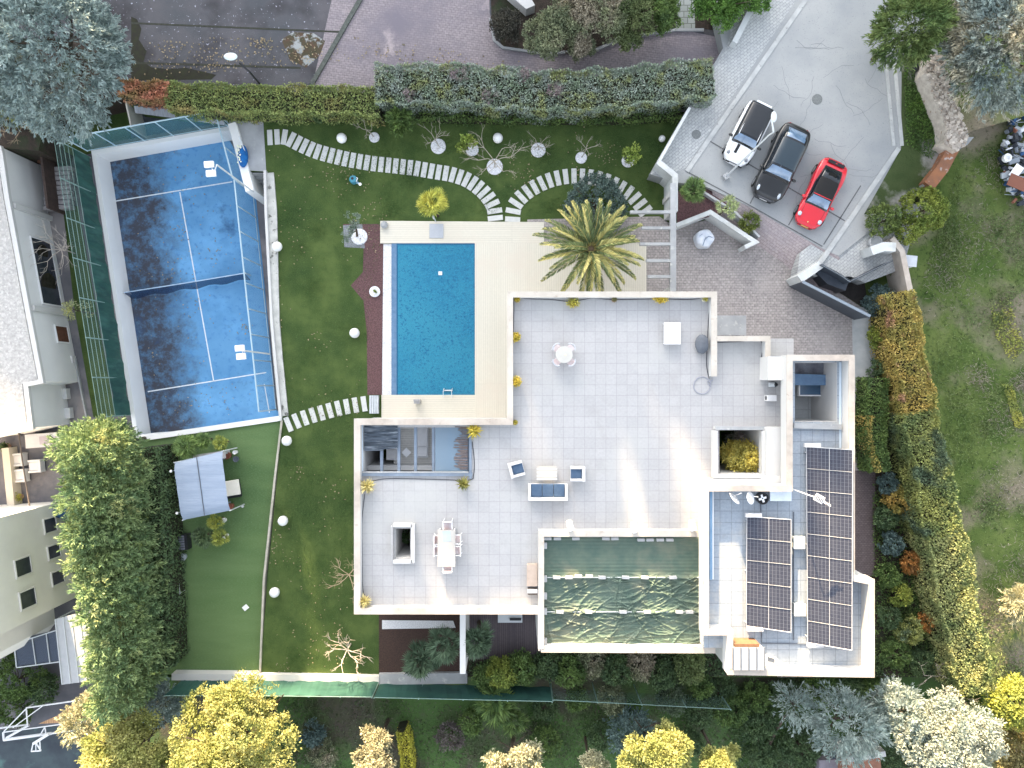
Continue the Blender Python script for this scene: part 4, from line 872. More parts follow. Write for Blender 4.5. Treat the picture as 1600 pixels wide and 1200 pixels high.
# chests
q = P(831.5, 899, TZ + .3); t = thing('storage_bench', 'pale brown storage bench against the parapet of the tarp roof', 'bench', (q.x, q.y, TZ))
M_ply = mat('tan_board', (.50, .40, .33), (.44, .35, .29), sc=3)
for i in range(3): build(MB().box((0, .62 - i * .42 * 1.0 - .2, .3), (.62, .41, .06)), 'lid_panel', M_ply, t, local=True)
build(MB().box((0, 0, .135), (.6, 1.26, .27)), 'chest', M_ply, t, local=True)
q = P(832, 925, TZ + .3); t = thing('side_box', 'small cream box with a dark front below the storage bench', 'box', (q.x, q.y, TZ)); build(MB().box((0, .05, .3), (.58, .22, .1)), 'lid', M_wfab, t, local=True); build(MB().box((0, 0, .12), (.54, .36, .24)), 'body', mat('brown_box', (.12, .09, .07)), t, local=True)
# white fins/pegs on the wall above the tarp
for i, (x, y) in enumerate(((892, 826), (992, 829), (1083, 826))):
    q = P(x, y, TZ + .8); t = thing('wall_light', ('leftmost white tube light on the wall above the tarp', 'middle white tube light on the wall above the tarp', 'rightmost white tube light, near the tall wall corner')[i], 'light', (q.x, q.y, TZ), 'white tube lights on the tarp wall')
    build(MB().tube([(0, -.25, .3), (-.02, .05, .85), (-.12, .45, .95)], [.08, .20, .17], 12), 'lamp_tube', M_wplastic, t, local=True); build(MB().lathe([(.1, 0), (.05, .04), (.04, .5)], (0, -.2, 0), 10), 'bracket', M_steel, t, local=True)
# tarp with wrinkles --------------------------------------------------------------------
x0_, x1_ = P(849, 0, TZ).x, P(1108, 0, TZ).x; y0_, y1_ = P(0, 1012, TZ).y, P(0, 839, TZ).y
yA, yB = P(0, 903, TZ + .3).y, P(0, 957, TZ + .3).y
N, Mn = 330, 220; xs = np.linspace(x0_, x1_, N); ys = np.linspace(y0_, y1_, Mn); X, Y = np.meshgrid(xs, ys)
Z = np.full_like(X, TZ + .06)
for yr in (yA, yB): Z += .07 * np.exp(-((Y - yr) / .10) ** 2) + .03 * np.exp(-np.abs(Y - yr) / .5)
rg = np.random.default_rng(12); msk = np.clip((yA + .3 - Y) / .5, 0, 1)
for i in range(230):
    cx, cy = rg.uniform(x0_, x1_), rg.uniform(y0_, yA + .2)
    if i % 3 == 0: cy = rg.choice([yA, yB]) + rg.uniform(-.5, .1)
    if i % 7 == 0: cx = x1_ - abs(rg.normal(0, .8))
    a = rg.normal(0, .38) + (rg.uniform(-1.2, 1.2) if i % 4 == 0 else 0); ln_, wd_, hh = rg.uniform(.5, 2.0), rg.uniform(.022, .055), rg.uniform(.02, .10)
    u = (X - cx) * math.cos(a) + (Y - cy) * math.sin(a); v = -(X - cx) * math.sin(a) + (Y - cy) * math.cos(a) + .12 * np.sin(u * 2 + i)
    Z += msk * hh * np.exp(-(v / wd_) ** 2) * np.exp(-(u / ln_) ** 2)
Z += .008 * np.sin(Y * 31) + .012 * np.sin(X * 3 + Y * 2)
mb = MB(); mb.v = [(float(X[j, i]), float(Y[j, i]), float(Z[j, i])) for j in range(Mn) for i in range(N)]
mb.f = [(j * N + i, j * N + i + 1, (j + 1) * N + i + 1, (j + 1) * N + i) for j in range(Mn - 1) for i in range(N - 1)]
M_tarp = mat('green_tarp', (.068, .112, .090), (.105, .145, .11), sc=1.3, c3=(.15, .165, .125), sc3=.5, lo3=.5, hi3=.68, c4_=(.30, .36, .36), sc4=5, lo4=.74, hi4=.78, rough=.55, spec=.35)
tp = build(mb, 'tarp', M_tarp, smooth=True); tag(tp, 'wrinkled green tarpaulin covering the walled lower roof', 'tarpaulin')
for lab, yr in (('upper thin pole laid across the green tarp under a row of blocks', yA), ('lower thin pole laid across the green tarp under a row of blocks', yB)):
    tag(build(MB().tube([(x0_ + .1, yr, TZ + .20), (x1_ - .1, yr, TZ + .20)], .025, 6), 'tarp_pole', M_steel), lab, 'pole', 'poles across the green tarp')
M_block = mat('weight_block', (.38, .39, .40), (.45, .45, .45), sc=4, c4_=(.3, .3, .3), sc4=12, lo4=.62, hi4=.7)
blk = None; ORD = ('first', 'second', 'third', 'fourth', 'fifth', 'sixth', 'seventh', 'eighth', 'ninth')
def block(px, py, z, lab, w=.42, hgt=.22, d=.16, rz=0):
    global blk
    q = P(px, py, z + hgt)
    if blk is None: blk = build(MB().box((0, 0, hgt / 2), (w, d, hgt)), 'weight_block', M_block, local=True, bevel=.015); tag(blk, lab, 'block', 'weight blocks holding the tarp'); o = blk
    else: o = blk.copy(); COL.objects.link(o); o['label'] = lab
    o.location = (q.x, q.y, z); o.rotation_euler = (0, 0, rz); o.scale = (w / .42, d / .16, 1); return o
L1 = '%s grey weight block from the left along the top edge of the green tarp'; L2 = '%s grey weight block from the left on the upper pole across the green tarp'
L3 = '%s grey weight block from the left on the lower pole across the green tarp'; L4 = '%s weight block from the top along the left edge of the green tarp'
for i, x in enumerate((856, 871, 900, 947, 961, 1002, 1016, 1032, 1047)): block(x, 842 if x < 980 else 844, TZ + .1, L1 % ORD[i], rz=random.uniform(-.03, .03))
for i, x in enumerate((870, 889, 904, 921, 941, 978, 1008, 1052)): block(x, 903 - (2 if x in (904, 921) else 0), TZ + .20, L2 % ORD[i], rz=random.uniform(-.06, .06))
for i, x in enumerate((875, 920, 974, 1012, 1062, 1078)): block(x, 957, TZ + .20, L3 % ORD[i], rz=random.uniform(-.06, .06))
for i, y in enumerate((853, 905, 932, 956, 1003)): block(852, y, TZ + .12, L4 % ORD[i], w=.2, d=.36)
# solar arrays ---------------------------------------------------------------------------
def solarmat():
    m, n, l, b = _new('solar_cells', .22, 0, .3); uv = n.new('ShaderNodeUVMap'); br = n.new('ShaderNodeTexBrick'); br.offset = 0
    br.inputs['Scale'].default_value = 1; br.inputs['Brick Width'].default_value = 1 / 12; br.inputs['Row Height'].default_value = 1 / 6
    br.inputs['Mortar Size'].default_value = .0035; br.inputs['Color1'].default_value = (.036, .040, .058, 1); br.inputs['Color2'].default_value = (.046, .050, .068, 1); br.inputs['Mortar'].default_value = (.15, .16, .19, 1)
    l.new(uv.outputs[0], br.inputs['Vector']); l.new(br.outputs['Color'], b.inputs['Base Color'])
    return m
M_solar = solarmat(); M_alu = mat('aluminium', (.50, .51, .53), rough=.35)
def array(label, tl, tr, br_, bl, rows, z0, z1):
    A, B, C_, D = (P(*tl, z1), P(*tr, z0 + (z1 - z0)), P(*br_, z1), P(*bl, z1))
    A = P(*tl, z0); D = P(*bl, z0); B = P(*tr, z1); C_ = P(*br_, z1)
    t = thing('solar_array', label, 'solar panels', ((A + C_) / 2).to_tuple()[:2] + (UZ,))
    for i in range(rows):
        f0, f1 = i / rows, (i + 1) / rows; a, b, c, d = A.lerp(D, f0), B.lerp(C_, f0), B.lerp(C_, f1), A.lerp(D, f1)
        up = Vector((0, 0, .02)); me = MB(); o_ = Vector(t.location)
        mb = MB().add([a, b, c, d], [(0, 3, 2, 1)]); o = build(mb, 'solar_panel', M_solar, t)
        uvl = o.data.uv_layers.new(name='UVMap'); uvs = {0: (0, 1), 1: (1, 1), 2: (1, 0), 3: (0, 0)}
        for lp in o.data.loops: uvl.data[lp.index].uv = uvs[lp.vertex_index]
        fr = MB()
        for s, e in ((a, b), (b, c), (c, d), (d, a)): fr.tube([s + up * .6, e + up * .6], .020 if (s, e) in ((a, b), (c, d)) else .018, 4)
        fr.tube([a.lerp(b, .5) + up * .6, d.lerp(c, .5) + up * .6], .013, 4)
        build(fr, 'panel_frame', M_alu, o)
    for f in (.03, .5, .97):
        for s, e in ((A.lerp(D, f), B.lerp(C_, f)),):
            build(MB().tube([s - Vector((0, 0, .06)), e - Vector((0, 0, .06))], .03, 5), 'rail', M_alu, t)
            for p in (s, e): build(MB().tube([(p.x, p.y, UZ), (p.x, p.y, p.z - .05)], .03, 5), 'support_leg', M_alu, t)
    for p in (A.lerp(B, .15), D.lerp(C_, .2)):
        build(MB().box((p.x, p.y + (.1 if p.y > A.lerp(D, .5).y else -.1), UZ + .3), (.9, .22, .2)), 'ballast', M_wfab, t)
array('long solar array of nine panels beside the right hand parapet', (1260, 698), (1332, 703), (1331, 1016), (1262, 1004), 9, UZ + .3, UZ + 1.05)
array('shorter solar array of five panels left of the long one', (1167, 807), (1236, 812), (1236, 988), (1166, 978), 5, UZ + .25, UZ + .65)
# satellite dishes, fan, antenna ---------------------------------------------------------
def dish(label, px, py, r, tilt, az):
    q = P(px, py, UZ + .7); t = thing('satellite_dish', label, 'satellite dish', (q.x, q.y, UZ), 'satellite dishes on the upper roof')
    M = Matrix.Rotation(az, 4, 'Z') @ Matrix.Rotation(tilt, 4, 'Y')
    build(MB().lathe([(.02, -.12), (r * .5, -.09), (r, .0), (r * .98, .02), (r * .5, -.06), (.03, -.09)], (0, 0, .75), 24, M), 'dish', M_wplastic, t, local=True, smooth=True)
    c = M @ Vector((0, 0, .55)); build(MB().tube([M @ Vector((r * .8, 0, 0)) + Vector((0, 0, .75)), c * .9 + Vector((0, 0, .75))], .018, 5), 'arm', M_wplastic, t, local=True)
    build(MB().tube([(0, 0, 0), (0, 0, .68)], .03, 6), 'mast', M_steel, t, local=True)
dish('left white satellite dish seen nearly edge-on under the roof corner', 1147, 778, .40, 1.15, .75)
dish('right white satellite dish facing up beside the round fan', 1172, 778, .36, .75, .35)
q = P(1192, 779, UZ + .4); t = thing('roof_fan', 'round dark fan unit with white blades beside the satellite dishes', 'fan', (q.x, q.y, UZ))
build(MB().lathe([(.30, 0), (.34, .35), (.34, .42), (.28, .42), (.27, .3), (.02, .28)], (0, 0, 0), 24), 'housing', M_dark, t, local=True)
mb = MB()
for i in range(4): a = i * math.pi / 2 + .3; mb.box((.13 * math.cos(a), .13 * math.sin(a), .36), (.19, .12, .015), rz=a, rx=.2)
build(mb, 'blades', M_wplastic, t, local=True); build(MB().tube([(0, -.3, .05), (.02, -.95, .05)], .03, 6), 'pipe', M_grey, t, local=True)
q = P(1220, 775, UZ + .45); tag(build(MB().box((q.x, q.y, UZ + .22), (1.15, .52, .44)).box((q.x, q.y, UZ + .455), (1.2, .56, .03)), 'ventilation_box', mat('pale_blue_box', (.62, .68, .74), (.55, .6, .66), sc=3)), 'pale blue-white box on the upper roof right of the fan', 'box')
for i, (x, y) in enumerate(((1249, 848), (1250, 953))):
    q = P(x, y, UZ + .35); tag(build(MB().box((q.x, q.y, UZ + .16), (.60, .64, .32)).box((q.x, q.y, UZ + .335), (.66, .70, .04)), 'roof_hatch', mat('hatch', (.58, .60, .57), (.48, .5, .47), sc=4)), ('upper pale square hatch box between the solar arrays', 'lower pale square hatch box between the solar arrays')[i], 'hatch', 'hatch boxes between the solar arrays')
a0, a1 = P(1243, 762, UC), P(1243, 762, UC + .3); t = thing('tv_antenna', 'white television aerial standing above the long solar array', 'antenna', P(1255, 772, UZ))
top = P(1280, 779, UC + 1.4)
build(MB().tube([(top.x - .6, top.y + .2, UZ), (top.x - .6, top.y + .2, top.z), top], .03, 6), 'mast', M_wplastic, t)
c = top; mb = MB().box(c, (.52, .40, .04), rz=-.5); build(mb, 'reflector', M_wplastic, t)
mb = MB()
for i in range(5): mb.box((c.x - .16 + i * .08, c.y + .05 - i * .044, c.z + .03), (.03, .26, .02), rz=-.5)
build(mb, 'grille', M_dark, t); d_ = Vector((.85, -.55, 0)).normalized()
mb = MB().tube([c, c + d_ * .75], .02, 5)
for i in range(6): p = c + d_ * (.3 + i * .08); s_ = Vector((-d_.y, d_.x, 0)) * .07; mb.tube([p - s_, p + s_], .014, 4)
build(mb, 'director_rod', M_wplastic, t)
q = P(1128, 778, UZ)
t = thing('roof_pipe', 'blue grey pipe run along the left inner parapet of the upper roof', 'pipe', P(1110, 850, UZ)); build(MB().tube([P(1110, 768, UZ + .3), P(1110, 905, UZ + .3)], .10, 6), 'duct', mat('duct_blue', (.20, .33, .48), (.16, .28, .42), sc=2), t); build(MB().tube([P(1114, 768, UZ + .3), P(1114, 905, UZ + .3)], .035, 5), 'pipe', M_wplastic, t)
for lab, pts in (('dark conduit across the lower part of the upper roof', [(1190, 972), (1190, 1005), (1262, 1006)]), ('thin twin conduit between hatch boxes', [(1240, 800), (1240, 1000)])):
    tag(build(MB().tube([P(a, b, UZ + .04) for a, b in pts], .035, 5), 'conduit', M_grey), lab, 'conduit')
# ribbed roof hut
t = thing('roof_hut', 'small white ribbed-roof hut with an orange-brown timber edge in the roof corner', 'hut', P(1170, 1030, UZ)); zt_ = UZ + 1.0
build(MB().prism(px2([(1146, 1013), (1193, 1013), (1195, 1045), (1146, 1045)], zt_), UZ, zt_ - .06), 'walls', M_white, t)
M_rib = mat('ribbed_white', (.47, .485, .51), (.42, .435, .46), sc=2, rough=.45)
build(MB().prism(px2([(1145, 1012), (1195, 1012), (1196, 1047), (1145, 1047)], zt_), zt_ - .055, zt_), 'roof_sheet', M_rib, t)
for i in range(5): build(wallmb([P(1145.5 + i * 12.4, 1012, zt_ + .05), P(1145.5 + i * 12.4, 1047, zt_ + .05)], .06, zt_, zt_ + .05), 'rib', M_grey, t)
build(wallmb([P(1148, 1008.5, zt_ - .1), P(1187, 1008.5, zt_ - .1)], .16, UZ, zt_ - .1), 'timber_edge', mat('orange_timber', (.22, .12, .07), (.16, .09, .05), sc=5), t)
q = P(1205, 1035, UZ + .3); t = thing('ac_condenser', 'white louvred outdoor unit next to the ribbed hut', 'outdoor unit', (q.x, q.y, UZ)); build(MB().box((0, 0, .2), (.62, .55, .4), rz=-.3), 'case', M_wfab, t, local=True, bevel=.02)
for i in range(7): build(MB().box((-.05 + .0, .08 + i * .04, .41), (.42, .018, .02), rz=-.3), 'louvre', M_grey, t, local=True)
def acunit(label, px, py, z, rz=0, wd=.55, dp=.36):
    q = P(px, py, z + .4); t = thing('air_conditioner', label, 'air conditioner', (q.x, q.y, z)); build(MB().box((0, 0, .22), (wd, dp, .44)), 'case', M_wfab, t, local=True, bevel=.02)
    build(MB().lathe([(.14, 0), (.14, .02), (.1, .025)], (-wd / 2 - .002, 0, .22), 12, Matrix.Rotation(math.pi / 2, 4, 'Y')), 'fan_grille', M_dark, t, local=True); t.rotation_euler.z = rz; return t
acunit('white air conditioner box on the side terrace below the service block', 1206, 622, TZ)
q = P(1208, 601, TZ + .3); t = thing('pump_motor', 'small grey motor unit tucked under the service block', 'pump', (q.x, q.y, TZ)); build(MB().tube([(-.2, 0, .2), (.1, 0, .2)], .14, 12), 'motor', M_steel, t, local=True); build(MB().box((.1, 0, .1), (.25, .3, .2)), 'base', M_grey, t, local=True); build(MB().lathe([(.1, .3), (.1, .38), (.05, .42)], (.15, 0, 0), 10), 'cap', M_dark, t, local=True)
# loungers under the pergola --------------------------------------------------------------
def lounger(label, px, py, rz, z=3.0, ln=1.95):
    q = P(px, py, z + .35); t = thing('sun_lounger', label, 'sun lounger', (q.x, q.y, z), 'sun loungers under the pergola', rz)
    build(MB().box((0, 0, .25), (.68, ln, .06)), 'frame', M_wplastic, t, local=True); build(MB().box((0, .34, .34), (.6, ln * .62, .1)), 'mattress', M_wfab, t, local=True, bevel=.02)
    build(MB().box((0, -ln * .31, .42), (.6, ln * .30, .09), rx=-.35), 'backrest', M_wfab, t, local=True, bevel=.02)
    for sx in (-1, 1):
        for sy in (-1, 1): build(MB().box((sx * .29, sy * ln * .43, .11), (.05, .05, .22)), 'leg', M_wplastic, t, local=True)
lounger('white sun lounger lying open between the pergola beams', 660, 690, 0); lounger('white sun lounger half hidden under the reed shade', 612, 694, 0); lounger('white sun lounger below the glazed pergola bay', 713, 693, 0)
q = P(635, 707, 3.4); t = thing('side_table', 'small white square table turned diagonally between the loungers', 'table', (q.x, q.y, 3.0), None, math.pi / 4); build(MB().box((0, 0, .4), (.42, .42, .04)), 'table_top', M_wplastic, t, local=True); build(MB().lathe([(.15, 0), (.03, .03), (.03, .4)], (0, 0, 0), 10), 'pedestal', M_wplastic, t, local=True)
# items on the lower deck
q = P(797, 963, .5); t = thing('outdoor_sofa', 'grey framed outdoor sofa half hidden under the terrace edge', 'sofa', (q.x, q.y, 0)); build(MB().box((0, 0, .3), (1.6, .9, .2)), 'seat', M_steel, t, local=True); build(MB().box((.35, -.2, .45), (.75, .12, .2)), 'backrest', M_dark, t, local=True)
# ================================================================ TURF CORNER
LZ = -.3
q = P(316, 760, 2.0); ang = .155
t = thing('sunshade', 'square blue-grey fabric sunshade over a daybed on the artificial turf', 'sunshade', (q.x, q.y, LZ))
M_canv = mat('blue_grey_canvas', (.27, .33, .43), (.31, .37, .47), sc=1, bump=.4, bsc=1.2, stretch=(.2, 4, 1), c4_=(.23, .28, .37), sc4=9, lo4=.55, hi4=.7, rough=.8)
cz = 2.0 - LZ; cor = [P(272, 723, 2.0), P(347, 705, 2.0), P(359, 798, 2.0), P(285, 813, 2.0)]
N = 24; mb = MB(); vs = []
for j in range(N + 1):
    for i in range(N + 1):
        u, v = i / N, j / N; p = cor[0].lerp(cor[1], u).lerp(cor[3].lerp(cor[2], u), v)
        z = 2.0 + .12 - .10 * abs(math.sin(v * math.pi * 4)) * .3 - (.25 if v < .1 or v > .9 else 0) * (1 - min(v, 1 - v) / .1) + .03 * math.sin(v * 60) * .3
        vs.append((p.x, p.y, z))
mb.add(vs, [(j * (N + 1) + i, j * (N + 1) + i + 1, (j + 1) * (N + 1) + i + 1, (j + 1) * (N + 1) + i) for j in range(N) for i in range(N)])
build(mb, 'canopy', M_canv, t, smooth=True)
m1 = cor[0].lerp(cor[1], .49); m2 = cor[3].lerp(cor[2], .49); build(MB().tube([m1 + Vector((0, 0, .14)), m2 + Vector((0, 0, .14))], .03, 5), 'seam', M_grey, t)
for c in cor: build(MB().tube([(c.x, c.y, LZ), (c.x, c.y, 2.0)], .04, 8), 'post', M_steel, t)
for f in (.13, .86):
    a = cor[0].lerp(cor[3], f); b = cor[1].lerp(cor[2], f); d = (a - b).normalized() * .28; build(MB().tube([a + d + Vector((0, 0, .03)), b - d * .5 + Vector((0, 0, .03))], .03, 5), 'crossbar', M_grey, t)
    build(MB().ball(a + d, .09, 8, 6), 'end_cap', M_wplastic, t)
q = P(340, 766, .2); t = thing('daybed', 'cream daybed mattress sticking out from under the sunshade', 'daybed', (q.x, q.y, LZ), None, ang); build(MB().box((.3, 0, .45), (2.3, 1.0, .14)), 'mattress', mat('cream_fabric', (.70, .68, .62), (.64, .62, .56), sc=2), t, local=True, bevel=.04); build(MB().box((.2, -.1, .2), (2.3, 1.15, .34)), 'base', M_dark, t, local=True)
q = P(325, 714, .8); t = thing('garden_bench', 'weathered whitish bench along the top of the sunshade', 'bench', (q.x, q.y, LZ), None, ang); build(MB().box((0, 0, .9), (2.1, .5, .08)), 'seat', mat('weathered', (.58, .56, .55), (.45, .42, .42), sc=3), t, local=True); build(MB().box((0, .1, .44), (2.0, .2, .86)), 'support', M_conc, t, local=True)
LPALM = leafmat('leaf_fan', (.17, .26, .06), (.10, .17, .05), isl=.3); LFY = leafmat('leaf_fan_yellow', (.38, .38, .05), (.22, .27, .05), isl=.3)
def fanpalm(label, px, py, zb, h, rpx, m, n=26, seed=0, cat='palm', name='fan_palm', group=None, droop=.25, pot=None, leafL=.55):
    q = P(px, py, zb + h); r = rpx * (H - zb - h) / F; rr = np.random.default_rng(seed); t = thing(name, label, cat, (q.x, q.y, zb), group)
    build(MB().tube([(q.x, q.y, zb), (q.x + .02, q.y, zb + h)], [r * .12, r * .09], 8), 'trunk', BARK, t)
    cs, ds = [], []; st = MB()
    for i in range(n):
        a = i * 2.399; el = rr.uniform(.0, 1.1) if i > n * .3 else rr.uniform(.8, 1.4); L = r * rr.uniform(.5, .68)
        dv = Vector((math.cos(a) * math.cos(el), math.sin(a) * math.cos(el), math.sin(el) * .8 - droop * .3)); o = Vector((q.x, q.y, zb + h)); hub = o + dv * L
        st.tube([o, hub], .02, 4)
        side = dv.cross(Vector((0, 0, 1))).normalized()
        for k in range(15):
            b = -1.5 + 3.0 * k / 14; dd = (dv * math.cos(b) + side * math.sin(b)).normalized(); dd.z -= droop * .6
            l = r * leafL * (1 - .25 * abs(b) / 1.5); cs.append(hub + dd * l / 2); ds.append(dd * l)
    build(st, 'stalks', m, t); cs = np.array(cs); ds = np.array(ds)
    leafmesh('fronds', cs, ds, r * leafL, r * .10, m, t, up=.45, jit=.15)
    if pot: build(MB().lathe([(pot * .8, zb), (pot, zb + .4), (pot * .9, zb + .42)], (q.x, q.y, 0), 14), 'pot', M_pot, t)
    return t
fanpalm('large pale green fan palm above the left corner of the sunshade', 290, 698, LZ, 1.3, 20, LPALM, seed=1)
fanpalm('small green fan palm in the middle above the sunshade', 318, 688, LZ, 1.2, 15, LPALM, seed=2)
fanpalm('small yellowish palm above the right end of the sunshade', 345, 692, LZ, 1.2, 13, LFY, 18, seed=3)
fanpalm('dull green fan palm below the sunshade', 318, 838, LZ, 1.1, 18, leafmat('leaf_fan_dull', (.10, .16, .06), (.07, .11, .05)), seed=4)
fanpalm('yellowish palm close below the right part of the sunshade', 337, 815, LZ, 1.2, 14, LFY, 18, seed=5)
fanpalm('brightest yellow leaved palm, lowest under the sunshade', 343, 840, LZ, 1.0, 15, LFY, 20, seed=6)
def pot(label, px, py, z, r, m, h=.4, cat='pot', name='plant_pot', group=None):
    q = P(px, py, z); tag(build(MB().lathe([(r * .75, z), (r, z + h), (r * .85, z + h), (r * .8, z + h - .05), (.02, z + h - .06)], (q.x, q.y, 0), 16), name, m), label, cat, group)
pot('round terracotta pot beside the sunshade post', 358, 711, LZ, .24, mat('terracotta', (.26, .10, .06), (.2, .07, .05), sc=4)); pot('small white pot near the terracotta pot', 370, 706, LZ, .13, M_wplastic)
pot('dark grey bowl below the small white pot', 370, 717, LZ, .2, M_grey, .2); pot('white round pot below the right edge of the sunshade', 352, 812, LZ, .16, M_wplastic); pot('white round pot beside the brightest yellow palm', 355, 836, LZ, .16, M_wplastic)
pot('brown pot under the daybed corner', 363, 790, LZ, .2, mat('terracotta', (1, 1, 1))); pot('tiny white lamp knob right of the daybed', 380, 791, LZ, .08, M_wplastic, .12, 'lamp', 'garden_spot')
q = P(262, 859, .3); t = thing('covered_barbecue', 'rounded grey covered barbecue against the conifer hedge', 'barbecue', (q.x, q.y, LZ)); build(MB().ball((0, 0, .5), (.38, .55, .45), 16, 9, seed=2, amp=.05), 'cover', mat('bbq_cover', (.10, .125, .16), (.075, .09, .12), sc=3, bump=.6, bsc=5), t, local=True, smooth=True); build(MB().box((0, 0, .1), (.5, .7, .2)), 'base', M_dark, t, local=True)
q = P(283, 848, .3); t = thing('storage_box', 'dark slatted storage box next to the covered barbecue', 'box', (q.x, q.y, LZ), None, .08)
build(MB().box((0, 0, .3), (.8, 1.0, .6)), 'body', M_dark, t, local=True)
for i in range(6): build(MB().box((-.08, -.4 + i * .16, .62), (.6, .12, .04)), 'slat', mat('slate_slat', (.16, .17, .20), (.12, .13, .16), sc=4), t, local=True)
pot('pale grey round tub beside the storage box', 288, 869, LZ, .27, mat('tub_grey', (.42, .46, .50), (.36, .4, .44), sc=4), .4, 'tub', 'round_tub')
q = P(270, 911, .4); t = thing('folded_table', 'folded metal framed table tennis table at the turf edge', 'table tennis table', (q.x, q.y, LZ), None, .10)
build(MB().box((.1, 0, .7), (.58, 1.5, .05)), 'table_top', mat('table_blue_grey', (.16, .20, .25), (.13, .16, .20), sc=3), t, local=True); build(MB().box((-.3, 0, .72), (.2, 1.55, .04)), 'side_leaf', mat('leaf_metal', (.45, .48, .5)), t, local=True)
fr = MB()
for a, b in (((-.2, -.78), (.42, -.78)), ((.42, -.78), (.42, .78)), ((.42, .78), (-.2, .78)), ((-.2, .78), (-.2, -.78)), ((.1, -.78), (.1, .78))): fr.tube([(a[0], a[1], .75), (b[0], b[1], .75)], .03, 5)
build(fr, 'frame', M_steel, t, local=True)
for sx in (-.2, .4):
    for sy in (-.7, .7): build(MB().tube([(sx, sy, 0), (sx, sy, .7)], .025, 5), 'leg', M_steel, t, local=True)
q = P(285, 926, LZ); t = thing('toy_cart', 'small grey and red cart parked at the foot of the folded table', 'cart', (q.x, q.y, LZ)); build(MB().box((0, 0, .2), (.35, .35, .2)), 'box', M_steel, t, local=True); build(MB().box((0, 0, .32), (.2, .2, .05)), 'lid', mat('dull_red', (.2, .05, .05)), t, local=True)
for sx in (-1, 1): build(MB().lathe([(.1, -.02), (.1, .02)], (sx * .2, -.1, .1), 10, Matrix.Rotation(math.pi / 2, 4, 'Y')), 'wheel', M_dark, t, local=True)
q = P(384, 949, LZ); tag(build(MB().box((q.x, q.y, LZ + .04), (.36, .32, .06), rz=.7), 'white_tile', M_wplastic, bevel=.01), 'small white square plate lying on the artificial turf', 'plate')
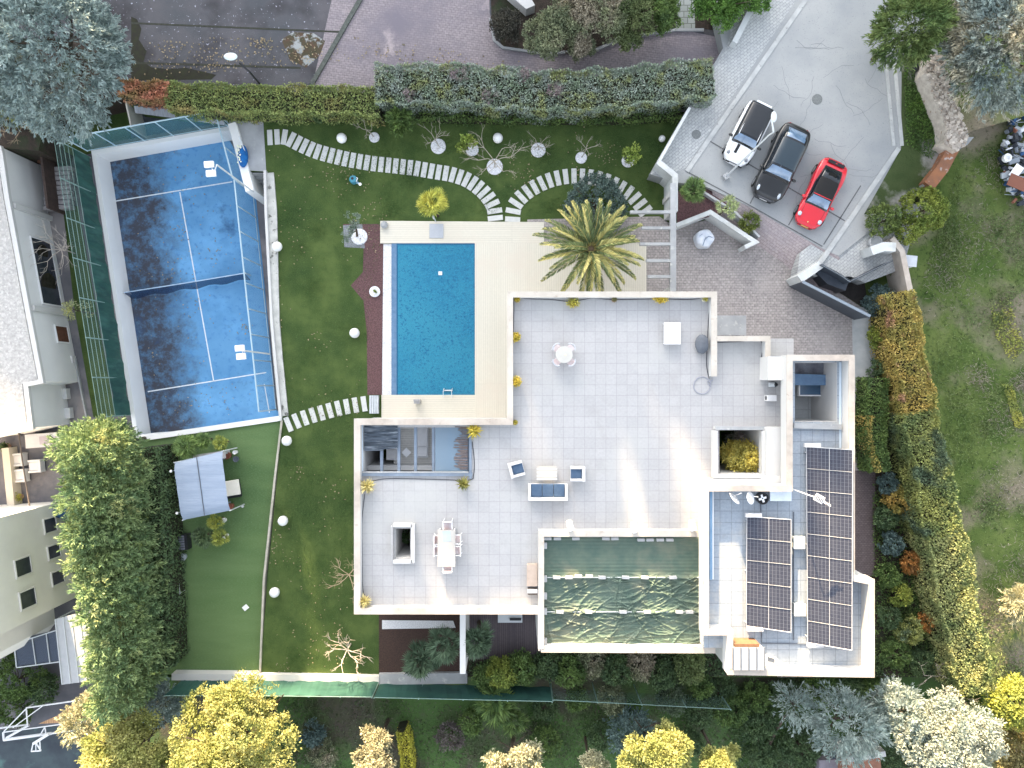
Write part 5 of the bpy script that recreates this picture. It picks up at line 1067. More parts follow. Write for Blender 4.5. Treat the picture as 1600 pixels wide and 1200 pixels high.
# ================================================================ CARS
def paint(name, c, coat=1.0, rough=.3, metal=0):
    m, n, l, b = _new(name, rough, metal, .5, coat); b.inputs['Base Color'].default_value = c4(c); b.inputs['Coat Roughness'].default_value = .06; return m
M_tyre = mat('tyre', (.02, .02, .02), rough=.9); M_rim = mat('rim', (.35, .36, .38), rough=.3, metal=.8)
M_lens = mat('headlight_lens', (.60, .66, .72), (.35, .4, .46), sc=12, rough=.1)
def lerpk(keys, x):
    for i in range(len(keys) - 1):
        if keys[i][0] <= x <= keys[i + 1][0]:
            f = (x - keys[i][0]) / max(1e-9, keys[i + 1][0] - keys[i][0]); f2 = f * f * (3 - 2 * f) if len(keys[i]) > 2 else f
            return keys[i][1] + (keys[i + 1][1] - keys[i][1]) * f2
    return keys[-1][1] if x > keys[-1][0] else keys[0][1]
def car(label, px, py, ang, L, W, wk, zk, ck, gk, body_m, roof_m, glass_m, screen_m, extra=None, wheelbase=.3, wr=.34, mirror_m=None):
    """wk half width keys, zk shoulder height, ck centreline height; x in 0(front)..1(rear). gk dict for the greenhouse"""
    q = P(px, py, PARK + .7); t = thing('parked_car', label, 'car', (q.x, q.y, PARK), 'cars parked in the bays', ang)
    X = lambda s: L / 2 - s * L
    N = 44; mb = MB(); rows = []
    for i in range(N + 1):
        s = i / N; w = lerpk(wk, s) * W / 2; zs = lerpk(zk, s); zc = lerpk(ck, s)
        half = [(w * .90, .20), (w * .985, .32), (w, .52), (w * .995, zs - .10), (w * .955, zs - .02), (w * .87, zs + (zc - zs) * .35), (w * .6, zs + (zc - zs) * .8), (w * .3, zc - .004), (0, zc)]
        rows.append([(X(s), -y, z) for y, z in half[:-1]] + [(X(s), y, z) for y, z in half[::-1]])
    K = len(rows[0]); mb.v = [v for r in rows for v in r]
    mb.f = [(i * K + j, (i + 1) * K + j, (i + 1) * K + j + 1, i * K + j + 1) for i in range(N) for j in range(K - 1)] + [tuple(range(K))[::-1], tuple(range(N * K, N * K + K))]
    body = build(mb, 'body', body_m, t, local=True, smooth=True)
    # greenhouse
    s0, s1, s2, s3 = gk['s']; H_ = gk['h']; bw, tw = gk['bw'], gk['tw']; NG = 26; gl = MB(); rows = []
    for i in range(NG + 1):
        s = s0 + (s3 - s0) * i / NG
        if s < s1: f = math.sin((s - s0) / (s1 - s0) * math.pi / 2) ** 1.0
        elif s > s2: f = math.cos((s - s2) / (s3 - s2) * math.pi / 2) ** .9
        else: f = 1 + .03 * math.sin((s - s1) / (s2 - s1) * math.pi)
        zb = lerpk(ck, s) - .03; zt_ = zb + (H_ - zb) * f; wb = lerpk(bw, s) * W / 2; wt = wb + (lerpk(tw, s) * W / 2 - wb) * min(1, f)
        half = [(wb, zb - .06), (wb * .97 + wt * .03, zb + (zt_ - zb) * .25), (wb * .3 + wt * .7, zb + (zt_ - zb) * .8), (wt * .93, zb + (zt_ - zb) * .95), (wt * .55, zt_), (0, zt_ + .015 * f)]
        rows.append([(X(s), -y, z) for y, z in half[:-1]] + [(X(s), y, z) for y, z in half[::-1]])
    K = len(rows[0]); gl.v = [v for r in rows for v in r]; gl.f = [(i * K + j, (i + 1) * K + j, (i + 1) * K + j + 1, i * K + j + 1) for i in range(NG) for j in range(K - 1)]
    build(gl, 'side_windows', glass_m, t, local=True, smooth=True)
    # roof skin and windscreen skin lie 12 mm above the greenhouse
    def skin(name, sa, sb, j0, j1, m, up=.014, inset=0):
        k = MB(); rr = []
        for i in range(NG + 1):
            s = s0 + (s3 - s0) * i / NG
            if sa - 1e-6 <= s <= sb + 1e-6: rr.append([(v[0], v[1] * (1 - inset), v[2] + up) for v in rows[i][j0:j1]])
        if len(rr) < 2: return None
        kk = len(rr[0]); k.v = [v for r in rr for v in r]; k.f = [(i * kk + j, (i + 1) * kk + j, (i + 1) * kk + j + 1, i * kk + j + 1) for i in range(len(rr) - 1) for j in range(kk - 1)]
        return build(k, name, m, t, local=True, smooth=True)
    skin('roof', s1 - .01, s2 + .01, 2, K - 2, roof_m); skin('windscreen', s0 + .012, s1 - .012, 2, K - 2, screen_m, .012, .03)
    if gk.get('rear', True): skin('rear_window', s2 + .02, s3 - .02, 2, K - 2, screen_m, .012, .1)
    for s_ in (wheelbase - .10, 1 - wheelbase + .06):
        for sd_ in (-1, 1):
            w = build(MB().lathe([(wr, -.11), (wr, .11)], (0, 0, 0), 22, Matrix.Rotation(math.pi / 2, 4, 'X')), 'wheel', M_tyre, t, local=True, bevel=.03)
            w.location = (X(s_), sd_ * (lerpk(wk, s_) * W / 2 - .09), wr); r = build(MB().lathe([(wr * .62, -.12), (wr * .62, .12)], (0, 0, 0), 16, Matrix.Rotation(math.pi / 2, 4, 'X')), 'rim', M_rim, w, local=True)
    sm = s0 + .07
    for sd_ in (-1, 1):
        y = sd_ * (lerpk(wk, sm) * W / 2 + .07); build(MB().ball((X(sm), y, lerpk(zk, sm) + .10), (.10, .15, .08), 10, 6), 'wing_mirror', mirror_m or body_m, t, local=True, smooth=True)
    for sd_ in (-1, 1):
        s_ = gk.get('lamp_s', .07); y = sd_ * lerpk(wk, s_) * W / 2 * gk.get('lamp_y', .78); z = lerpk(zk, s_) * .45 + lerpk(ck, s_) * .55
        build(MB().ball((X(s_), y, z - .01), gk.get('lamp_r', (.17, .11, .06)), 14, 7), 'headlight', gk.get('lamp_m', M_lens), t, local=True, smooth=True)
        build(MB().box((X(.972), sd_ * W * .31, lerpk(zk, .97) - .10), (.10, .24, .10), rz=-sd_ * .5), 'tail_light', mat('tail_red', (.25, .01, .01), rough=.2), t, local=True)
    build(MB().box((X(.0) + .012, 0, .42), (.03, .5, .11)), 'number_plate', gk.get('plate', M_wplastic), t, local=True)
    # shut lines: door seams and bonnet seam as thin dark strips on the skin
    sl = MB()
    for s_ in (s0 - .01, (s0 + s3) / 2 + .0):
        for sd_ in (-1, 1):
            w = lerpk(wk, s_) * W / 2; sl.box((X(s_), sd_ * w, (lerpk(zk, s_) + .35) / 2), (.012, .012, lerpk(zk, s_) - .45))
    yb = .62
    for sd_ in (-1, 1):
        pts = []
        for s_ in np.linspace(.07, s0 - .005, 7):
            w = lerpk(wk, s_) * W / 2; pts.append((X(s_), sd_ * w * .72, lerpk(zk, s_) + (lerpk(ck, s_) - lerpk(zk, s_)) * .62 + .004))
        sl.tube(pts, .008, 4)
    build(sl, 'shut_lines', M_dark, t, local=True)
    wp = MB()
    for sd_ in (-.35, .15):
        wp.tube([(X(s0 + .01), sd_, lerpk(ck, s0) + .03), (X(s0 + .03), sd_ + .5, lerpk(ck, s0) + .10)], .010, 4)
    build(wp, 'wipers', M_dark, t, local=True)
    if extra: extra(t, X, wk, zk, ck, W)
    return t
M_gl_b = mat('tinted_glass', (.012, .016, .022), rough=.06, spec=.6); M_ws = mat('windscreen_glass', (.16, .25, .38), (.09, .15, .24), sc=1.2, rough=.08, spec=.9, coat=1)  # windscreen colour is pale blue to imitate reflected sky
W_white = paint('car_white', (.82, .83, .85)); W_red = paint('car_red', (.62, .005, .02)); W_black = paint('car_black', (.004, .005, .007), .6); W_navy = paint('car_blue_black', (.010, .026, .040), .5); W_roofb = paint('roof_black', (.006, .008, .012), .5)
# white hatchback
def ex_mini(t, X, wk, zk, ck, W):
    for y in (-.24,):
        pts = [(X(s), y, lerpk(ck, s) + .006 - .02) for s in np.linspace(.12, .26, 5)]
        mb = MB(); v = [];
        for p in pts: v += [(p[0], y - .09, p[2] + .016), (p[0], y + .09, p[2] + .018)]
        mb.add(v, [(2 * i, 2 * i + 1, 2 * i + 3, 2 * i + 2) for i in range(len(pts) - 1)]); build(mb, 'bonnet_stripe', M_dark, t, local=True)
    build(MB().box((X(.005), 0, .42), (.06, 1.0, .14)).box((X(.03), 0, .24), (.12, 1.3, .1)), 'grille', M_dark, t, local=True)
    build(MB().tube([(X(.36), .62, 1.41), (X(.90), .60, 1.39)], .022, 5).tube([(X(.36), -.62, 1.41), (X(.90), -.60, 1.39)], .022, 5), 'roof_rail', M_wplastic, t, local=True)
    build(MB().box((X(.95), 0, 1.33), (.12, 1.0, .04)), 'roof_spoiler', W_white, t, local=True, bevel=.01)
wk_m = [(0, .48, 1), (.035, .74, 1), (.10, .90, 1), (.16, .96, 1), (.25, 1, 1), (.6, 1, 1), (.85, .99, 1), (.95, .93, 1), (1, .78, 1)]
car('small white hatchback with black roof parked under the street lamp', 1169, 209, math.atan2(-90, -45), 4.0, 1.84, wk_m,
    [(0, .55, 1), (.05, .72, 1), (.3, .90, 1), (.8, .95, 1), (.97, .90, 1), (1, .7, 1)], [(0, .60, 1), (.06, .82, 1), (.28, 1.0, 1), (.8, 1.02, 1), (.97, .98, 1), (1, .72, 1)],
    dict(s=(.26, .40, .90, .985), h=1.42, bw=[(0, .80), (.3, .88), (.9, .86), (1, .76)], tw=[(0, .70), (.4, .74), (.9, .72), (1, .68)], lamp_s=.10, lamp_y=.74, lamp_r=(.13, .12, .07), lamp_m=mat('dark_lens', (.10, .11, .13), (.3, .32, .35), sc=14, rough=.1)), W_white, W_roofb, M_gl_b, M_ws, ex_mini, mirror_m=W_black, wheelbase=.27)
def ex_suv(t, X, wk, zk, ck, W):
    for sd_ in (-1, 1): build(MB().tube([(X(.38), sd_ * .60, 1.60), (X(.6), sd_ * .62, 1.63), (X(.86), sd_ * .56, 1.52)], .02, 5), 'roof_rail', M_dark, t, local=True)
    build(MB().box((X(.0) + .01, 0, .62), (.05, .9, .22)), 'grille', mat('chrome_dark', (.10, .10, .11), rough=.25), t, local=True)
    build(MB().box((X(.50), -.15, 1.672), (1.5, .03, .006)), 'roof_seam', M_grey, t, local=True)
    build(MB().box((X(.34), 0, 1.56), (.12, .09, .03)), 'sensor_pod', M_dark, t, local=True)
wk_s = [(0, .55, 1), (.03, .78, 1), (.10, .95, 1), (.22, 1, 1), (.5, .97, 1), (.75, 1, 1), (.88, .96), (.93, .90), (.965, .80), (.99, .64), (1, .52)]
car('large blue-black sloping-back SUV parked in the middle bay', 1221, 254, math.atan2(-108, -50), 4.98, 2.06, wk_s,
    [(0, .62, 1), (.05, .85, 1), (.3, 1.0, 1), (.8, 1.08, 1), (.96, 1.02, 1), (1, .8, 1)], [(0, .66, 1), (.05, .92, 1), (.28, 1.12, 1), (.8, 1.14, 1), (.96, 1.08, 1), (1, .82, 1)],
    dict(s=(.25, .38, .72, .93), h=1.66, bw=[(0, .80), (.3, .88), (.8, .84), (1, .6)], tw=[(0, .66), (.4, .70), (.8, .66), (1, .50)], lamp_s=.085, lamp_y=.74, lamp_r=(.22, .09, .06)), W_black, W_navy, M_gl_b, M_ws, ex_suv, wr=.38, wheelbase=.27)
def ex_911(t, X, wk, zk, ck, W):
    build(MB().box((X(.925), 0, .93), (.22, 1.10, .03)), 'engine_grille', M_dark, t, local=True, bevel=.01); build(MB().box((X(.925), 0, .95), (.05, .12, .02)), 'brake_light', W_red, t, local=True)
    build(MB().box((X(.73), 0, 1.245), (.30, .50, .02)), 'rear_shelf', mat('shelf_black', (.004, .004, .004)), t, local=True)
    pts = [(X(.30), y, 1.10 + .02) for y in (-.6, .6)]
    build(MB().tube([(X(.405), -.60, 1.245), (X(.40), 0, 1.285), (X(.405), .60, 1.245)], .028, 6), 'windscreen_frame', W_red, t, local=True)
    build(MB().ball((X(.055), 0, .66), (.05, .04, .02), 8, 5), 'badge', mat('gold_badge', (.6, .5, .2), rough=.3), t, local=True)
wk_9 = [(0, .50, 1), (.03, .72, 1), (.10, .90, 1), (.2, .96, 1), (.45, .92, 1), (.75, 1, 1), (.86, .97), (.92, .90), (.96, .76), (.99, .58), (1, .46)]
car('red sports coupe with black roof parked in the bay nearest the gate', 1284, 301, math.atan2(-100, -47), 4.55, 1.92, wk_9,
    [(0, .46, 1), (.05, .60, 1), (.18, .76, 1), (.4, .78, 1), (.75, .90, 1), (.93, .84, 1), (1, .58, 1)], [(0, .48, 1), (.06, .62, 1), (.27, .84, 1), (.6, .9, 1), (.8, .94, 1), (.93, .86, 1), (1, .6, 1)],
    dict(s=(.27, .41, .66, .86), h=1.27, bw=[(0, .70), (.3, .78), (.6, .78), (.8, .64), (1, .5)], tw=[(0, .60), (.4, .64), (.7, .58), (1, .44)], lamp_s=.12, lamp_y=.80, lamp_r=(.17, .13, .07), rear=False, plate=mat('amber_plate', (.65, .45, .15))), W_red, mat('soft_top', (.012, .012, .013), rough=.7), M_gl_b, M_ws, ex_911, wr=.34, wheelbase=.27)
# ================================================================ STREET THINGS
b = P(1133, 277, PARK); t = thing('street_lamp', 'tall slim street lamp leaning over the white hatchback', 'street lamp', b)
tp = P(1205, 183, 9.3)
build(MB().box((b.x, b.y, PARK + .15), (.36, .36, .3), rz=.6), 'base_box', M_conc, t); build(MB().tube([b, (b.x + .02, b.y, 8.6), (b.x + .08, b.y - .02, 9.1)], [.055, .04, .035], 8), 'pole', M_steel, t)
d_ = Vector((tp.x - b.x, tp.y - b.y, 0)); hx = Vector((b.x + .08, b.y - .02, 9.1)); e_ = P(1206, 188, 9.2); build(MB().tube([hx, e_], .05, 6), 'arm', M_steel, t); build(MB().ball(e_ + Vector((.1, .18, .02)), (.16, .30, .06), 14, 7), 'lamp_head', M_steel, t, smooth=True)
b = P(420, 148, .3); t = thing('street_lamp', 'oval white street lamp head rising from behind the top hedge', 'street lamp', b); build(MB().tube([b, (b.x, b.y, 3.6), (b.x - .5, b.y + .4, 3.9)], .06, 7), 'pole', M_dark, t); build(MB().ball((b.x - 1.0, b.y + .75, 3.95), (.42, .24, .10), 16, 8), 'lamp_head', mat('lamp_pale', (.62, .70, .72), rough=.3), t, smooth=True)
for lab, x, y, r, z in (('round manhole cover in the middle of the concrete road', 1277, 155, .33, PARK), ('round manhole cover in the tiled sidewalk', 1088, 210, .30, PARK)):
    q = P(x, y, z + .02); tag(build(MB().lathe([(r, z + .0), (r, z + .022), (r * .92, z + .026), (r * .9, z + .016), (r * .4, z + .02), (.05, z + .02)], (q.x, q.y, 0), 20), 'manhole_cover', mat('cast_iron', (.14, .15, .15), (.22, .23, .23), sc=14, rough=.7)), lab, 'manhole cover')
q = P(1098, 375, .1); t = thing('covered_table', 'round white wrinkled cloth-covered table on the entry paving', 'table', (q.x, q.y, .06)); mb = MB(); rr = random.Random(4)
prof = []; vs = []; n_ = 28
for k, (r, z) in enumerate(((.62, .02), (.60, .35), (.57, .62), (.50, .68), (.30, .70), (.02, .71))):
    for j in range(n_): a = 2 * math.pi * j / n_; w_ = 1 + (.05 * math.sin(5 * a + k) if k < 3 else 0); vs.append((r * w_ * math.cos(a), r * w_ * math.sin(a), z + .03 * math.sin(3 * a + k * .7) * (k > 1)))
mb.add(vs, [(i * n_ + j, i * n_ + (j + 1) % n_, (i + 1) * n_ + (j + 1) % n_, (i + 1) * n_ + j) for i in range(5) for j in range(n_)]); build(mb, 'cloth', mat('white_sheet', (.72, .74, .78), (.55, .60, .68), sc=2.2), t, local=True, smooth=True)
build(MB().tube([(-.18, -.5, .70), (-.05, -.1, .74), (.2, .1, .74), (.45, .02, .72)], .02, 5).tube([(-.4, .1, .72), (-.2, .25, .72)], .012, 4), 'strap', mat('strap_blue', (.10, .18, .28)), t, local=True)
# gate ----------------------------------------------------------------------------------
gt = thing('sliding_gate', 'dark grey solid sliding gate with white end pillars at the entry', 'gate', P(1300, 465, 0))
GZ = 2.1; M_gate = mat('gate_grey', (.060, .072, .090), (.050, .060, .075), sc=2, rough=.45)
ga, gb = P(1256, 432, GZ), P(1357, 494, GZ); ga = P(1254, 440, GZ); gb = P(1360, 494, GZ)
build(wallmb([ga, gb], .10, .1, GZ), 'gate_panel', M_gate, gt); build(wallmb([ga, gb], .16, GZ - .08, GZ + .02), 'top_rail', mat('gate_rail', (.22, .26, .31), rough=.4), gt)
build(MB().box((P(1257, 444, .1).x, P(0, 447, .1).y, .35), (.28, .22, .5), rz=-.5), 'motor_box', M_dark, gt); build(MB().box((P(1257, 444, .1).x - .02, P(0, 447, .1).y, .63), (.18, .16, .06), rz=-.5), 'lamp', M_wplastic, gt)
o = build(wallmb([P(1250, 436, 2.0), P(1283, 413, 2.0)], .5, .1, 2.0), 'gate_pillar', M_rw); tag(o, 'white rendered pillar wall at the left end of the sliding gate', 'wall')
o = build(wallmb([P(1362, 392, 2.4), P(1382, 385, 2.4), P(1400, 386, 2.4)], .55, .3, 2.4), 'gate_pillar', M_rw); tag(o, 'short pale pillar wall at the right end of the picket gate', 'wall')
for lab, pts in (('lower run of dark picket fence topping the curved gate housing', [(1284, 413), (1312, 428), (1330, 440)]), ('long dark picket fence running to the right gate pillar', [(1330, 440), (1360, 425), (1394, 408)])):
    t = thing('picket_fence', lab, 'fence', P(*pts[0], 0)); tops = [P(a, b, 2.3) for a, b in pts]; sp = spline(tops, 26)
    build(MB().tube([p + Vector((0, 0, -.1)) for p, _ in sp], .035, 5), 'rail', mat('rail_silver', (.34, .38, .43), rough=.35), t); mb = MB()
    build(wallmb([p for p, _ in sp[::5]], .05, .2, 2.1), 'panel', M_gate, t)
    for p, _ in sp: mb.tube([(p.x, p.y, .6), (p.x, p.y, 2.36)], .03, 4)
    build(mb, 'pickets', M_gate, t)
tag(build(wallmb([P(1284, 416, 1.9), P(1303, 436, 1.9), P(1330, 446, 1.9)], .55, .1, 1.35), 'gate_housing', mat('housing_dark', (.035, .045, .06), (.08, .09, .11), sc=.6, rough=.3)), 'smooth dark curved housing behind the sliding gate', 'housing')
sheet('dark_pit', [(1290, 425), (1335, 440), (1350, 435), (1357, 485), (1300, 450)], .10, mat('pit', (.02, .018, .018), (.035, .03, .028), sc=4))
# low white boundary walls & meter boxes near the gate
o = build(wallmb([P(1394, 372, 2.0), P(1410, 392, 2.0), P(1418, 432, 2.0), P(1424, 462, 2.0)], .34, 0, 2.0), 'garden_wall', M_cope); tag(o, 'short weathered wall running down from the ivy shrub past the gate', 'wall')
q = P(1421, 408, 1.6); tag(build(MB().box((q.x, q.y, 1.0), (.75, .6, 1.3), rz=-.1).box((q.x, q.y, 1.68), (.85, .7, .05), rz=-.1), 'meter_cabinet', mat('cabinet', (.60, .62, .66), (.5, .52, .56), sc=2)), 'pale square cabinet on the meadow side of the gate wall', 'cabinet')
q = P(1370, 378, 1.6); tag(build(MB().lathe([(.3, .9), (.42, 1.3), (.45, 1.55), (.38, 1.6), (.3, 1.5)], (q.x, q.y, 0), 16), 'stone_urn', M_conc), 'pale round urn under the shrub beside the picket fence', 'urn')
# rubble stone wall
def stonewall(label, pts, wd, zb, zt, m):
    t = thing('stone_wall', label, 'wall', P(*pts[0], zb)); p = [P(a, b, zt) for a, b in pts]; build(wallmb(p, wd * .9, zb, zt - .12), 'core', m, t)
    sp = spline(p, int(sum((p[i + 1] - p[i]).length for i in range(len(p) - 1)) / .10)); mb = MB(); rr = random.Random(8)
    for c, d in sp:
        nrm = Vector((-d.y, d.x, 0))
        for _ in range(4):
            o = c + nrm * rr.uniform(-.5, .5) * wd; mb.box((o.x, o.y, zt - .10 + rr.uniform(-.05, .06)), (rr.uniform(.12, .3), rr.uniform(.1, .24), .14), rz=rr.uniform(0, 3), rx=rr.uniform(-.2, .2), ry=rr.uniform(-.2, .2))
    build(mb, 'stones', m, t)
M_rub = mat('rubble_cream', (.60, .54, .47), (.42, .36, .31), sc=3, isl=.25, c4_=(.28, .18, .13), sc4=4, lo4=.64, hi4=.7)
stonewall('cream rubble stone wall snaking down beside the large cedar', [(1466, 85), (1462, 110), (1478, 150), (1492, 185), (1496, 215), (1488, 228)], 1.15, .3, 2.6, M_rub)
o = build(wallmb([P(1492, 228, 1.9), P(1474, 262, 1.9), P(1452, 290, 1.9)], .75, .2, 1.9), 'rusty_wall', mat('rusty_render', (.32, .14, .07), (.22, .11, .07), sc=2, c4_=(.45, .4, .38), sc4=3, lo4=.6, hi4=.7)); tag(o, 'rust coloured retaining wall below the rubble stone wall', 'wall')
o = build(wallmb([P(1484, 228, 1.6), P(1465, 262, 1.6), P(1443, 290, 1.6)], .18, .2, 1.6), 'low_kerb_wall', M_conc); tag(o, 'thin grey kerb wall left of the rust coloured wall', 'wall')
o = build(MB().prism(px2([(1490, 222), (1512, 214), (1522, 214), (1512, 226), (1494, 236)], 2.0), .3, 2.0), 'concrete_slab', M_conc); tag(o, 'broken pale concrete slab at the foot of the rubble stone wall', 'slab')
# scrap heap ------------------------------------------------------------------------------
rr = random.Random(21); cols = [mat('scrap_white', (.62, .66, .72)), mat('scrap_blue', (.04, .10, .22)), mat('scrap_rust', (.22, .09, .06)), mat('scrap_grey', (.24, .27, .31)), mat('scrap_dark', (.03, .035, .045)), mat('scrap_pale', (.45, .48, .52))]
ub = [MB() for _ in cols]
for i in range(230):
    x, y = rr.uniform(1562, 1640), rr.uniform(185, 318)
    if x < 1562 + abs(y - 250) * .25: continue
    k = rr.choice([0, 0, 1, 2, 3, 4, 4, 5, 3]); h = .35 + .7 * max(0, 1 - abs(y - 250) / 90) * min(1, (x - 1555) / 30) * rr.random(); q = P(x, y, .3 + h)
    if rr.random() < .55: ub[k].box(q, (rr.uniform(.15, .6), rr.uniform(.1, .4), rr.uniform(.05, .3)), rr.uniform(0, 3), rr.uniform(-.5, .5), rr.uniform(-.5, .5))
    else:
        a = rr.uniform(0, 6.3); L = rr.uniform(.3, 1.0); ub[k].tube([q, q + Vector((math.cos(a) * L, math.sin(a) * L, rr.uniform(-.2, .2)))], rr.uniform(.02, .05), 5)
t = thing('scrap_heap', 'heap of mixed scrap metal, pipes and boxes on the meadow edge', 'scrap heap', P(1590, 245, .3))
for k, m in enumerate(cols): build(ub[k], ('white_scrap', 'blue_scrap', 'rusty_scrap', 'grey_scrap', 'dark_scrap', 'pale_scrap')[k], m, t)['kind'] = 'stuff'
def scrap(name, label, cat, x, y, f, z=1.3): q = P(x, y, z); o = f(q); tag(o, label, cat)
scrap('scrap_sheet', 'flat white panel lying on the scrap heap', 'panel', 1588, 268, lambda q: build(MB().box(q, (.55, .85, .05), rz=-.6, rx=.1), 'scrap_sheet', M_wplastic))
scrap('rust_sheet', 'large rust brown sheet at the lower end of the scrap heap', 'sheet', 1590, 285, lambda q: build(MB().box(q, (1.2, .8, .04), rz=-.4), 'rusty_sheet', cols[2]))
scrap('washer', 'round white drum ring in the scrap heap', 'drum', 1573, 247, lambda q: build(MB().lathe([(.26, -.1), (.26, .12), (.18, .12), (.17, 0)], q, 18), 'drum_ring', M_wplastic))
scrap('hoop', 'thin dark hoop above the scrap heap', 'hoop', 1583, 188, lambda q: build(MB().tube([(q.x + .33 * math.cos(a), q.y + .33 * math.sin(a), .6) for a in np.linspace(0, 6.28, 20, endpoint=False)], .03, 5, True), 'metal_hoop', cols[3]), .6)
q = P(1551, 188, .6); tag(build(MB().lathe([(.25, .3), (.32, .55), (.30, .6), (.2, .58), (.12, .5), (.1, .62), (.06, .5)], (q.x, q.y, 0), 22), 'terracotta_ring', mat('pink_terracotta', (.42, .20, .16), (.34, .16, .13), sc=4)), 'round terracotta pot lying open under the cedar', 'pot')
q = P(1422, 112, .9); tag(build(MB().ball((q.x, q.y, PARK + .25), (.25, .3, .25), 12, 8, seed=2, amp=.1), 'rubbish_bag', M_dark), 'black rubbish bag on the grass verge under the pine', 'bag')
# ================================================================ NEIGHBOUR HOUSES
M_grav = mat('gravel_roof', (.47, .455, .44), (.34, .33, .32), sc=4, c4_=(.56, .55, .53), sc4=7, lo4=.5, hi4=.7, bump=.5, bsc=9)
RA = .8; nh = thing('neighbour_house', 'long low white house with a pale gravel roof at the left edge', 'house', P(60, 450, -3))
ro = [(-260, 150), (0, 229), (3, 242), (13, 311), (45, 484), (66, 596), (42, 601), (50, 668), (0, 680), (-260, 720)]
build(MB().prism(px2(ro, RA), -3.02, RA - .1), 'walls', M_white2, nh)
build(MB().prism(px2([(-260, 160), (-6, 240), (5, 311), (37, 484), (58, 593), (34, 600), (41, 661), (0, 672), (-260, 705)], RA), RA - .1, RA - .02), 'gravel_roof', M_grav, nh)
pr = px2(ro, RA)[1:9]; build(wallmb(pr, .28, RA - .12, RA + .12, 0), 'roof_edge', M_white, nh)
def facade(par, A, B, f0, f1, z0, z1, name, m, frame=True, out=.03, fm=None):
    d = (B - A); u = d.normalized(); nn = Vector((-u.y, u.x, 0)); nn = nn if nn.x > 0 else -nn
    a = A + d * f0; b = A + d * f1; c = (a + b) / 2 + nn * out
    o = build(MB().box((c.x, c.y, (z0 + z1) / 2), ((b - a).length, .06, z1 - z0), rz=math.atan2(u.y, u.x)), name, m, par)
    if frame:
        fr = MB()
        for p, l_, zz, hh in ((c, (b - a).length + .12, z1 + .03, .06), (c, (b - a).length + .12, z0 - .03, .06)): fr.box((p.x + nn.x * .03, p.y + nn.y * .03, zz), (l_, .1, hh), rz=math.atan2(u.y, u.x))
        for p in (a, b): fr.box((p.x + nn.x * (out + .03), p.y + nn.y * (out + .03), (z0 + z1) / 2), (.06, .1, z1 - z0), rz=math.atan2(u.y, u.x))
        build(fr, 'frame', fm or M_wplastic, o)
    return o
A, B = P(13, 311, RA), P(45, 484, RA); M_win = mat('window_dark', (.03, .035, .05), (.06, .065, .085), sc=.8, rough=.1, spec=.8)
w_ = facade(nh, A, B, .30, .92, -2.5, -.6, 'window', M_win)
for f, r in ((.42, .55), (.72, .75)):
    c = A.lerp(B, f); build(MB().lathe([(r, 0), (r, .02)], (c.x + .09, c.y, -1.5), 20, Matrix.Rotation(math.pi / 2, 4, 'Y')), 'round_reflection', mat('round_dark', (.022, .018, .016), (.04, .035, .03), sc=3, rough=.15), w_)
A2, B2 = P(45, 484, RA), P(66, 596, RA); facade(nh, A2, B2, .18, .42, -2.6, -1.4, 'brown_shutter', mat('shutter_brown', (.16, .07, .045), (.11, .05, .03), sc=3))
for f in (.05, .98):
    p = A.lerp(B, f); build(MB().box((p.x + .1, p.y, -1.2), (.3, .35, 3.6)), 'pilaster', M_white, nh)
AY = -2.98
t = acunit('white outdoor air conditioning unit with red pipes on the house side path', 107, 562, AY, .1, .6, .5); acunit('upper of two large white outdoor units below the house corner', 94, 616, AY, .08, .95, .75); acunit('lower of two large white outdoor units below the house corner', 99, 646, AY, .08, .95, .75)
pot('round black tub on the neighbour side path', 96, 586, AY, .28, M_dark, .5, 'tub', 'black_tub')
M_wood = mat('pale_boards', (.42, .40, .40), (.30, .28, .29), sc=3, stretch=(.3, 3, 1))
t = thing('board_stack', 'stack of weathered pale boards beside the screened fence', 'boards', P(90, 290, -3)); 
for i in range(9): q = P(90, 264 + i * 7.5, -2.4); build(MB().box((q.x, q.y, -2.6 + .02 * (i % 3)), (1.9 - .1 * (i % 2), .28, .5), rz=.06), 'board', M_wood, t)
q = P(71, 252, -2.5); tag(build(MB().box((q.x, q.y, -2.5), (.5, .5, .9)), 'brown_crate', mat('crate_brown', (.14, .07, .045))), 'small brown crate by the house corner above the boards', 'crate')
o = build(wallmb([P(64, 245, -1.2), P(74, 325, -1.2)], .16, -3, -1.2), 'brown_screen', mat('dark_brown', (.10, .07, .06), (.07, .05, .045), sc=3)); tag(o, 'narrow brown screen between the house and the boards', 'screen')
sheet('side_grass', [(98, 322), (122, 322), (180, 650), (146, 652), (116, 480)], -2.99, M_lawn)
o = build(wallmb([P(116, 560, -2.8), P(135, 655, -2.8)], .1, -3, -2.8), 'path_kerb', M_conc); tag(o, 'thin pale kerb along the neighbour side path', 'kerb')
